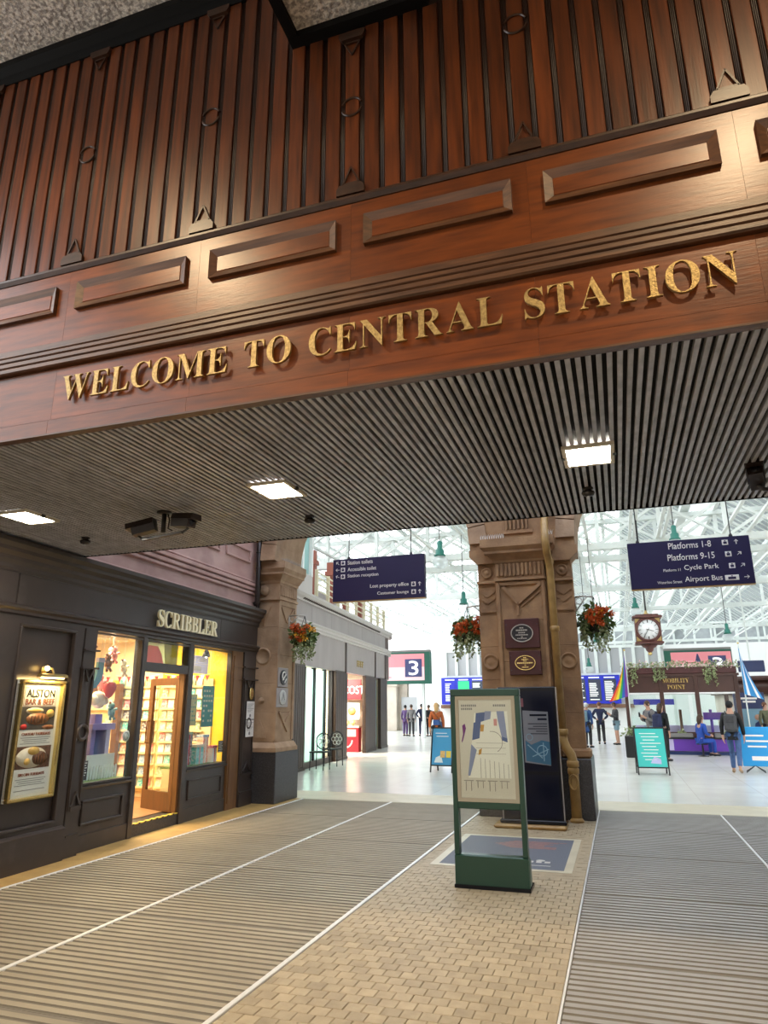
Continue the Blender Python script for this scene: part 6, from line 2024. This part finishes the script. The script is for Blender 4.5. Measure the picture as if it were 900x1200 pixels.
for z0, z1, r_, mt, nm in ((0, 2.0, 2.4, 'far_wall', 'curved_wall'), (2.0, 2.55, 2.55, 'kiosk_brown', 'curved_fascia'), (2.55, 2.72, 2.7, 'kiosk_brown', 'curved_cornice')):
    MB().lathe([(r_, z0), (r_, z1)], (0, 0, 0), 32).build(nm, mt, cbld)

# ================================================================ CLOCK
ck = thing('station_clock', 'square dark red hanging clock with white face and gilt corners', 'clock', (1.0, 22.0, 0))
MB().cbox(-0.36, 0.36, -0.36, 0.36, 3.40, 4.10, 0.02).build('case', 'clock_case', ck)
MB().cbox(-0.42, 0.42, -0.42, 0.42, 4.10, 4.17, 0.02).cbox(-0.33, 0.33, -0.33, 0.33, 4.17, 4.22, 0.02).build('top_moulding', 'clock_case', ck)
MB().cbox(-0.40, 0.40, -0.40, 0.40, 3.35, 3.41, 0.02).build('bottom_moulding', 'clock_case', ck)
MB().lathe([(0.25, 3.35), (0.18, 3.27), (0.12, 3.24), (0.10, 3.17), (0.05, 3.12)], (0, 0, 0), 14).build('pendant', 'clock_case', ck)
MB().ball((0, 0, 3.09), 0.06, 10, 8).build('finial', 'brass', ck)
MB().tube([(0, 0, 4.22), (0, 0, TZ + 0.125)], 0.025, 8).build('drop_rod', 'rod_dark', ck)
MB().lathe([(0.12, 4.22), (0.05, 4.28), (0.03, 4.36)], (0, 0, 0), 12).build('top_boss', 'brass_dull', ck)
fc = MB().lathe([(0.30, -0.37), (0.30, -0.36)], (0, 0, 3.755), 32, 'y').build('dial', 'clock_face', ck)
MB().ring((0, -0.375, 3.755), 0.31, 0.022, 'y', 32, 8).build('bezel', 'clock_case', ck)
for k in range(12):
    a = R(30 * k)
    MB().bar((0.20 * math.sin(a), -0.374, 3.755 + 0.20 * math.cos(a)), (0.285 * math.sin(a), -0.374, 3.755 + 0.285 * math.cos(a)), 0.028, 0.01).build('numeral', 'ink_black', fc)
for ang, ln, w in ((108, 0.16, 0.034), (212, 0.24, 0.024)):
    a = R(ang)
    MB().bar((-0.06 * math.sin(a), -0.382, 3.755 - 0.06 * math.cos(a)), (ln * math.sin(a), -0.382, 3.755 + ln * math.cos(a)), w, 0.008).build('clock_hand', 'ink_black', fc)
for sx in (-1, 1):
    for sz in (-1, 1):
        MB().prism([(sx * 0.34, 3.755 + sz * 0.33), (sx * 0.20, 3.755 + sz * 0.33), (sx * 0.34, 3.755 + sz * 0.19)], 'y', -0.366, -0.358).build('gilt_corner', 'brass_dull', ck)

# ================================================================ HANGING LAMPS
def globe_lamp(label, x, y, z, s=1.0):
    t = thing('globe_lamp', label, 'lamp', (x, y, z), 0, 'green hanging lamps with glass globes')
    MB().tube([(0, 0, 0.55 * s), (0, 0, TZ + 0.125 - z)], 0.012, 6).build('drop_rod', 'rod_dark', t)
    MB().lathe([(0.05 * s, 0.62 * s), (0.10 * s, 0.58 * s), (0.10 * s, 0.30 * s), (0.16 * s, 0.26 * s), (0.17 * s, 0.10 * s), (0.22 * s, 0.06 * s), (0.22 * s, 0.0)], (0, 0, 0), 16).build('fitting', 'lamp_green', t)
    MB().lathe([(0.21 * s, 0.0), (0.30 * s, -0.10 * s), (0.32 * s, -0.22 * s), (0.26 * s, -0.36 * s), (0.12 * s, -0.45 * s), (0.0, -0.47 * s)], (0, 0, 0), 18).build('globe', 'lamp_globe', t)


globe_lamp('green lamp with glass globe hanging beside the left direction sign', -4.34, 18.0, 5.60, 0.72)
globe_lamp('green lamp with glass globe hanging over the middle flower basket', -4.55, 22.0, 4.82, 0.68)
globe_lamp('green lamp with glass globe hanging behind the platforms sign', 1.78, 19.0, 5.80, 0.65)
globe_lamp('green lamp with glass globe hanging just left of the clock', 0.85, 26.0, 4.95, 0.62)
globe_lamp('small green lamp with glass globe low beside the stone pillar', -0.95, 27.0, 3.00, 0.5)
globe_lamp('small green lamp with glass globe under the right flower basket', -0.55, 24.0, 3.62, 0.5)
globe_lamp('green lamp with glass globe hanging above the Scottish flag', 3.86, 27.0, 4.02, 0.6)

# ================================================================ FLAGS
def flag(label, x, y, ztop, stripes, ln, w, lean=0.18, polez=None):
    t = thing('flag', label, 'flag', (x, y, 0))
    MB().tube([(0, 0, 0.0), (0, 0, ztop + 0.35)], 0.022, 8).build('pole', 'steel_white', t)
    MB().ball((0, 0, ztop + 0.38), 0.035, 8, 6).build('finial', 'brass', t)
    n = len(stripes)
    for k, mt in enumerate(stripes):
        m_ = MB()
        rows = 8
        vs_ = []
        for j in range(rows + 1):
            v = j / rows
            for e in range(2):
                u = (k + e) / n
                xx = -0.02 - w * (0.25 + 0.75 * v) * u * (0.55 + 0.45 * v)
                zz = ztop - ln * v + 0.25 * (1 - u) * (1 - v) - 0.18 * u
                yy = -0.04 - 0.05 * math.sin(6 * u + 3 * v)
                vs_.append((xx, yy, zz))
        fs_ = [(2 * j, 2 * j + 1, 2 * j + 3, 2 * j + 2) for j in range(rows)]
        n0 = len(vs_)
        vs2 = vs_ + [(a, b2 + 0.006, c_) for a, b2, c_ in vs_]
        fs2 = fs_ + [tuple(reversed([i + n0 for i in q])) for q in fs_]
        m_.add(vs2, fs2, True)
        m_.build('cloth_band', mt, t)


flag('rainbow striped flag hanging limp on a white pole left of the kiosk', 0.32, 25.2, 3.05, ['flag_violet', 'flag_blue', 'flag_green', 'flag_yellow', 'flag_orange', 'flag_red'], 1.15, 0.62)
flag('blue and white Scottish flag hanging limp right of the kiosk', 4.02, 26.2, 3.25, ['flag_sky', 'flag_white', 'flag_sky', 'flag_sky', 'flag_white', 'flag_sky'], 1.3, -0.55)

# ================================================================ PAVEMENT BOARDS
def a_board(label, x, y, w, h, mt, ink, rotz=0.0, pics=False):
    t = thing('sandwich_board', label, 'sandwich board', (x, y, 0), rotz)
    for side in (-1, 1):
        tilt = lambda z: side * (0.26 - 0.22 * z / h)
        lg0 = 0.13
        P = lambda u, z, o=0.0: (u, tilt(z) + side * o, z)
        f = MB()
        f.bar(P(-w / 2, 0), P(-w / 2, h), 0.03); f.bar(P(w / 2, 0), P(w / 2, h), 0.03)
        f.bar(P(-w / 2, h), P(w / 2, h), 0.03); f.bar(P(-w / 2, 0.17), P(w / 2, 0.17), 0.03)
        f.build('frame', 'ink_black', t)
        b_ = MB()
        vs_ = [P(-w / 2 + .02, .18, -.004), P(w / 2 - .02, .18, -.004), P(w / 2 - .02, h - .02, -.004), P(-w / 2 + .02, h - .02, -.004)]
        vs_ += [P(-w / 2 + .02, .18, .006), P(w / 2 - .02, .18, .006), P(w / 2 - .02, h - .02, .006), P(-w / 2 + .02, h - .02, .006)]
        pn = b_.add(vs_, [(0, 1, 2, 3), (7, 6, 5, 4), (0, 4, 5, 1), (1, 5, 6, 2), (2, 6, 7, 3), (3, 7, 4, 0)]).build('poster', mt, t)
        if side == -1:
            l = MB()
            for k in range(2 if pics else 9):
                z = h - 0.14 - (0.075 * k)
                ww = w * (0.34 - 0.05 * (k % 3))
                l.add([P(-ww, z, .009), P(ww * (0.6 + 0.4 * (k % 2)), z, .009), P(ww * (0.6 + 0.4 * (k % 2)), z + .016, .009), P(-ww, z + .016, .009)], [(0, 1, 2, 3)])
            kind(l.build('print_lines', ink, pn), 'stuff')
            if pics:
                for k, m2 in enumerate(('sauce', 'hazard_yellow')):
                    u = -0.04 + 0.16 * k
                    MB().add([P(u, .36, .010), P(u + .13, .36, .010), P(u + .13, .52, .010), P(u, .52, .010)], [(0, 1, 2, 3)]).build('picture', m2, pn)
                MB().add([P(-.2, .24, .009), P(.04, .24, .009), P(-.02, .42, .009), P(-.16, .36, .009)], [(0, 1, 2, 3)]).build('picture', 'toy_pale', pn)
            else:
                MB().add([P(-.05, .27, .009), P(.20, .25, .009), P(.2, .36, .009), P(.05, .42, .009)], [(0, 1, 2, 3)]).build('picture', 'toy_lav', pn)
    return t


a_board('blue sandwich board with pictures standing left of the map stand', -4.42, 18.2, 0.58, 1.08, 'sky_ad', 'sign_white', R(-8), True)
a_board('teal sandwich board standing on the pale concourse floor', 0.62, 18.9, 0.70, 1.08, 'teal_ad', 'sign_white', R(4))
bn = thing('banner_frame', 'bright blue free-standing banner with white print at the right edge', 'banner', (3.52, 20.0, 0), R(-6))
MB().cbox(-0.72, 0.80, -0.02, 0.02, 0.14, 1.08, 0.012).build('panel', 'cyan_ad', bn)
q = MB()
for k, w in enumerate((0.44, 0.56, 0.42)):
    q.box(-0.62 + 0.03 * k, -0.62 + 0.03 * k + w, -0.026, -0.02, 0.85 - 0.13 * k, 0.89 - 0.13 * k)
q.box(-0.50, -0.10, -0.026, -0.02, 0.28, 0.38)
kind(q.build('print_lines', 'sign_white', bn), 'stuff')
MB().box(0.16, 0.78, -0.024, -0.02, 0.20, 0.90).build('navy_print', 'map_blue', bn)
for s in (-0.45, 0.5):
    f = MB()
    f.tube([(s - 0.22, -0.22, 0.012), (s, 0, 0.16), (s + 0.22, 0.22, 0.012)], 0.012, 6).tube([(s - 0.2, 0.22, 0.012), (s, 0, 0.16), (s + 0.2, -0.22, 0.012)], 0.012, 6)
    f.build('foot', 'rod_dark', bn)
# ================================================================ PEOPLE
SKINNED = []


def skin_obj(name, verts, edges, radii, mt, parent, root=0, sub=1):
    me = bpy.data.meshes.new(name)
    me.from_pydata([tuple(v) for v in verts], edges, [])
    o = link(me, name, parent)
    m_ = o.modifiers.new('skin', 'SKIN')
    m_.use_smooth_shade = True
    sv = me.skin_vertices[0].data
    for i, r_ in enumerate(radii):
        sv[i].radius = (r_, r_) if not isinstance(r_, tuple) else r_
        sv[i].use_root = (i == root)
    if sub:
        s_ = o.modifiers.new('sub', 'SUBSURF'); s_.levels = sub; s_.render_levels = sub
    SKINNED.append((o, mt))
    return o


def person(label, loc, rotz, top, bottom, hair, pose='stand', h=1.72, shorts=False, bag=None, cap=None, long_hair=False, long_coat=False):
    t = thing('person', label, 'person', loc, rotz)
    k = h / 1.75
    sit = pose == 'sit'
    pz = 0.93 if not sit else 0.50
    dz = pz - 0.93
    lean = {'stand': 0.0, 'walk': -0.03, 'phone': -0.02, 'hips': 0.0, 'sit': -0.08}[pose]
    def V(x, y, z):
        return Vector((x, y, z)) * k
    pel, spi, che, nec = V(0, 0, pz), V(0, lean * .3, 1.13 + dz), V(0, lean * .7, 1.36 + dz), V(0, lean, 1.49 + dz)
    hb = V(0, lean - 0.015, 1.575 + dz)
    hm = V(0, lean - 0.02 - (0.03 if pose == 'phone' else 0), 1.65 + dz)
    cr = V(0, lean - 0.01 - (0.02 if pose == 'phone' else 0), 1.715 + dz)
    nose = V(0, lean - 0.125 - (0.03 if pose == 'phone' else 0), 1.625 + dz)
    J = {}
    for s, n in ((-1, 'l'), (1, 'r')):
        J['sh' + n] = V(s * 0.175, lean * .8, 1.415 + dz)
        if pose == 'phone':
            J['el' + n] = V(s * 0.23, lean - 0.02, 1.14); J['wr' + n] = V(s * 0.10, lean - 0.25, 1.24); J['ha' + n] = V(s * 0.045, lean - 0.31, 1.29)
        elif pose == 'hips':
            J['el' + n] = V(s * 0.33, 0.06, 1.18); J['wr' + n] = V(s * 0.17, -0.05, 1.03); J['ha' + n] = V(s * 0.12, -0.10, 1.00)
        elif pose == 'sit':
            J['el' + n] = V(s * 0.24, -0.06, 1.15 + dz); J['wr' + n] = V(s * 0.14, -0.28, 1.10 + dz); J['ha' + n] = V(s * 0.11, -0.36, 1.08 + dz)
        else:
            sw = s * 0.12 if pose == 'walk' else 0.02
            J['el' + n] = V(s * 0.235, 0.03 + sw * .5, 1.13); J['wr' + n] = V(s * 0.235, -0.03 + sw, 0.89); J['ha' + n] = V(s * 0.225, -0.05 + sw, 0.80)
        J['hi' + n] = V(s * 0.095, 0, pz - 0.03)
        if sit:
            J['kn' + n] = V(s * 0.11, -0.42, 0.50); J['an' + n] = V(s * 0.11, -0.40, 0.09); J['to' + n] = V(s * 0.12, -0.56, 0.035)
        elif pose == 'walk':
            f = -0.20 * s
            J['kn' + n] = V(s * 0.10, f * 0.75 - 0.05, 0.50); J['an' + n] = V(s * 0.10, f + 0.10, 0.09 + (0.07 if s < 0 else 0)); J['to' + n] = V(s * 0.11, f - 0.05, 0.035 + (0.01 if s < 0 else 0))
        else:
            J['kn' + n] = V(s * 0.10, -0.02, 0.50); J['an' + n] = V(s * 0.105, 0.01, 0.09); J['to' + n] = V(s * 0.125, -0.14, 0.035)
    # one continuous body
    vs_ = [pel, spi, che, nec, hb, hm, cr, nose]
    rd = [.105, .095, .12, .055, .062, .085, .055, .012]
    ed = [(0, 1), (1, 2), (2, 3), (3, 4), (4, 5), (5, 6), (5, 7)]
    for n, s in (('l', -1), ('r', 1)):
        b = len(vs_)
        vs_ += [J['sh' + n], J['el' + n], J['wr' + n], J['ha' + n]]
        rd += [.052, .04, .028, .034]
        ed += [(2, b), (b, b + 1), (b + 1, b + 2), (b + 2, b + 3)]
        d = (J['ha' + n] - J['wr' + n]).normalized()
        sd = d.cross(Vector((1, 0, 0))).normalized() if abs(d.x) < .8 else Vector((0, 0, 1))
        for q in range(4):
            base = J['ha' + n] + sd * (0.017 * (q - 1.5)) + d * 0.03
            ln = (.055, .068, .07, .06)[q]
            c0 = len(vs_)
            vs_ += [base, base + d * ln * 0.55 + Vector((-s * .004, 0, 0)), base + d * ln + Vector((-s * .014, 0, 0))]
            rd += [.010, .009, .007]
            ed += [(b + 3, c0), (c0, c0 + 1), (c0 + 1, c0 + 2)]
        c0 = len(vs_)
        th = (J['wr' + n] + J['ha' + n]) / 2
        vs_ += [th + sd * 0.04 + d * .02, th + sd * 0.06 + d * .05]
        rd += [.011, .009]
        ed += [(b + 2, c0), (c0, c0 + 1)]
        b = len(vs_)
        vs_ += [J['hi' + n], J['kn' + n], J['an' + n], J['to' + n]]
        rd += [.085, .056, .04, .034]
        ed += [(0, b), (b, b + 1), (b + 1, b + 2), (b + 2, b + 3)]
    body = skin_obj('body', vs_, ed, [r_ * k for r_ in rd], 'skin', t)
    # clothes
    hemz = J['hil'].z * .5 + J['hir'].z * .5
    tv = [Vector((0, 0, hemz - 0.02 * k)), pel, spi, che, Vector((0, nec.y, nec.z - 0.025 * k))]
    tr_ = [.125, .13, .12, .145, .075]
    te = [(0, 1), (1, 2), (2, 3), (3, 4)]
    if long_coat:
        tv[0] = Vector((0, 0.01, hemz - 0.34 * k)); tr_[0] = .165
    for n in 'lr':
        b = len(tv)
        tv += [J['sh' + n], J['el' + n], J['wr' + n] * .92 + J['el' + n] * .08]
        tr_ += [.072, .060, .046]
        te += [(3, b), (b, b + 1), (b + 1, b + 2)]
    skin_obj('jacket', tv, te, [r_ * k for r_ in tr_], top, t, 1)
    bv = [pel + Vector((0, 0, .02)), ]
    br = [.118]
    be = []
    for n in 'lr':
        b = len(bv)
        if shorts:
            bv += [J['hi' + n], J['kn' + n] + Vector((0, 0, .06))]; br += [.100, .088]; be += [(0, b), (b, b + 1)]
        else:
            bv += [J['hi' + n], J['kn' + n], J['an' + n] + Vector((0, 0, .0))]; br += [.098, .074, .060]; be += [(0, b), (b, b + 1), (b + 1, b + 2)]
    skin_obj('trousers', bv, be, [r_ * k for r_ in br], bottom, t, 0)
    for n in 'lr':
        a, to = J['an' + n], J['to' + n]
        heel = Vector((a.x, a.y + 0.05 * k, max(0.035 * k, a.z - 0.055 * k)))
        m_ = MB().tube([heel, (heel + to) / 2 + Vector((0, 0, .015)), to, to + (to - heel).normalized() * 0.04], [.036 * k, .042 * k, .036 * k, .018 * k], 8)
        m_.build('shoe', 'cloth_charcoal' if bottom != 'cloth_denim' else 'cloth_tan', t)
    # hair, ears, eyes
    hr = MB()
    c = hm + Vector((0, 0.022, 0.022)) * k
    hr.ball(c, (.092 * k, .098 * k, .100 * k), 12, 8)
    if cap is None:
        if long_hair:
            hr.tube([hm + Vector((0, .05, .03)) * k, hm + Vector((0, .085, -.10)) * k, hm + Vector((0, .085, -.22)) * k], [.085 * k, .080 * k, .05 * k], 10)
        hr.build('hair', hair, t)
    else:
        hr.tube([c + Vector((0, -.06, .02)) * k, c + Vector((0, -.17, .0)) * k], [.06 * k, .035 * k], 8)
        hr.build('cap', cap, t)
    for s in (-1, 1):
        MB().ball(hm + Vector((s * .034, -.083, .0)) * k, .011 * k, 6, 5).build('eye', 'ink_black', t)
        MB().ball(hm + Vector((s * .088, .005, -.005)) * k, (.012 * k, .020 * k, .030 * k), 6, 5).build('ear', 'skin', t)
    MB().tube([hm + Vector((-.022, -.088, -.055)) * k, hm + Vector((.022, -.088, -.055)) * k], .006 * k, 6).build('mouth', 'toy_pink', t)
    if bag:
        bt, bm = bag
        if bt == 'backpack':
            m_ = MB().cbox(-.15 * k, .15 * k, (.12 + lean) * k, (.30 + lean) * k, (1.00 + dz) * k, (1.44 + dz) * k, .05)
            o = m_.build('backpack', bm, t)
            MB().cbox(-.11 * k, .11 * k, (.29 + lean) * k, (.34 + lean) * k, (1.03 + dz) * k, (1.22 + dz) * k, .02).build('pocket', bm, o)
            for s in (-1, 1):
                MB().tube([V(s * .11, .14, 1.42 + dz), V(s * .12, 0, 1.505 + dz), V(s * .12, -.14, 1.38 + dz), V(s * .14, -.08, 1.12 + dz), V(s * .14, .10, 1.05 + dz)], .014, 6).build('strap', bm, o)
        else:
            o = MB().cbox(-.13 * k, .11 * k, .14 * k, .22 * k, 1.00 * k, 1.18 * k, .02).build('shoulder_bag', bm, t)
            MB().tube([V(-.12, .16, 1.17), V(-.02, .15, 1.30), V(.12, .10, 1.45), V(.14, 0, 1.50), V(.08, -.13, 1.40), V(-.14, -.12, 1.10), V(-.16, .08, 1.08)], .010, 6).build('strap', 'hair_brown', o)
    if pose == 'phone':
        MB().cbox(-.035 * k, .035 * k, (lean - .385) * k, (lean - .372) * k, 1.27 * k, 1.41 * k, .004).build('phone', 'totem_black', t)
    return t


person('person in black jacket, cap and jeans with a grey backpack walking away', (2.62, 19.75, 0), R(165), 'cloth_black', 'cloth_denim', 'hair_black', 'walk', 1.70, bag=('backpack', 'cloth_darkgrey'), cap='cloth_black')
person('person in bright blue jacket sitting in front of the kiosk', (2.42, 25.62, 0), R(120), 'cloth_bright_blue', 'cloth_bright_blue', 'hair_brown', 'sit', 1.72, long_hair=True)
person('person in grey jacket looking at a phone behind the teal board', (0.86, 23.9, 0), R(-50), 'cloth_grey', 'cloth_lightblue', 'hair_brown', 'phone', 1.74, bag=('backpack', 'cloth_navy'))
person('person in black with a navy backpack behind the teal board', (1.16, 23.2, 0), R(140), 'cloth_black', 'cloth_black', 'hair_brown', 'stand', 1.66, bag=('backpack', 'cloth_navy'), long_hair=True)
person('person in navy hooded top seen from behind with bent arms', (-0.86, 32.3, 0), R(180), 'cloth_navy', 'cloth_charcoal', 'hair_auburn', 'hips', 1.74)
person('person in long blue coat and pale hat with a small backpack', (-1.30, 29.6, 0), R(150), 'cloth_blue', 'cloth_charcoal', 'hair_grey', 'stand', 1.70, bag=('backpack', 'cloth_lightblue'), cap='cloth_white', long_coat=True)
person('person in grey top and shorts looking at a phone', (-0.20, 31.9, 0), R(-70), 'cloth_darkgrey', 'cloth_lightblue', 'hair_brown', 'phone', 1.72, shorts=True)
person('person in dark grey standing half hidden behind the stone pillar', (-1.85, 28.8, 0), R(160), 'cloth_darkgrey', 'cloth_charcoal', 'hair_black', 'stand', 1.68)
person('person in orange coat with blonde hair and a blue shoulder bag', (-6.15, 24.3, 0), R(190), 'cloth_orange', 'cloth_charcoal', 'hair_blonde', 'walk', 1.72, bag=('bag', 'cloth_blue'), long_hair=True, long_coat=True)
person('person in white top beside the person in orange', (-5.75, 26.2, 0), R(170), 'cloth_white', 'cloth_lightblue', 'hair_grey', 'stand', 1.68)
person('person in white jacket behind the map stand', (-5.15, 27.5, 0), R(20), 'cloth_white', 'cloth_charcoal', 'hair_black', 'stand', 1.66)
for i, (x, y, c1, c2, hr_, ps, lb) in enumerate(((-11.55, 38.5, 'cloth_purple', 'cloth_purple', 'hair_black', 'stand', 'person in purple at the left end of the far crowd'), (-11.05, 38.0, 'cloth_grey', 'cloth_charcoal', 'hair_brown', 'stand', 'person in grey coat in the far crowd'), (-10.62, 38.6, 'cloth_navy', 'cloth_navy', 'hair_black', 'hips', 'person in navy with bent arms in the far crowd'), (-10.10, 38.2, 'cloth_charcoal', 'cloth_black', 'hair_brown', 'stand', 'person in black in the far crowd'), (-9.70, 38.9, 'cloth_white', 'cloth_denim', 'hair_grey', 'walk', 'person in white and jeans in the far crowd'))):
    person(lb, (x, y, 0), R(160 + 25 * i), c1, c2, hr_, ps, 1.66 + 0.03 * (i % 3))
person('person in olive jacket at the right edge beyond the blue banner', (4.95, 28.6, 0), R(30), 'cloth_olive', 'cloth_charcoal', 'hair_auburn', 'stand', 1.68)
# the seat under the person in blue
t = thing('stool', 'dark round stool under the person in blue', 'stool', (2.45, 25.62, 0))
MB().lathe([(0.17, 0.36), (0.18, 0.38), (0.17, 0.395)], (0, 0, 0), 16).build('seat', 'ink_black', t)
MB().lathe([(0.17, 0.0), (0.17, 0.015), (0.03, 0.03), (0.03, 0.36)], (0, 0, 0), 14).build('pedestal', 'rod_dark', t)

# freeze the grown bodies into plain meshes
dg = bpy.context.evaluated_depsgraph_get()
done = []
for o, mt in SKINNED:
    me = bpy.data.meshes.new_from_object(o.evaluated_get(dg))
    done.append((o, me, mt))
for o, me, mt in done:
    o.modifiers.clear()
    old = o.data
    me.materials.clear(); me.materials.append(MATS[mt])
    me.polygons.foreach_set('use_smooth', [True] * len(me.polygons))
    o.data = me
    bpy.data.meshes.remove(old)
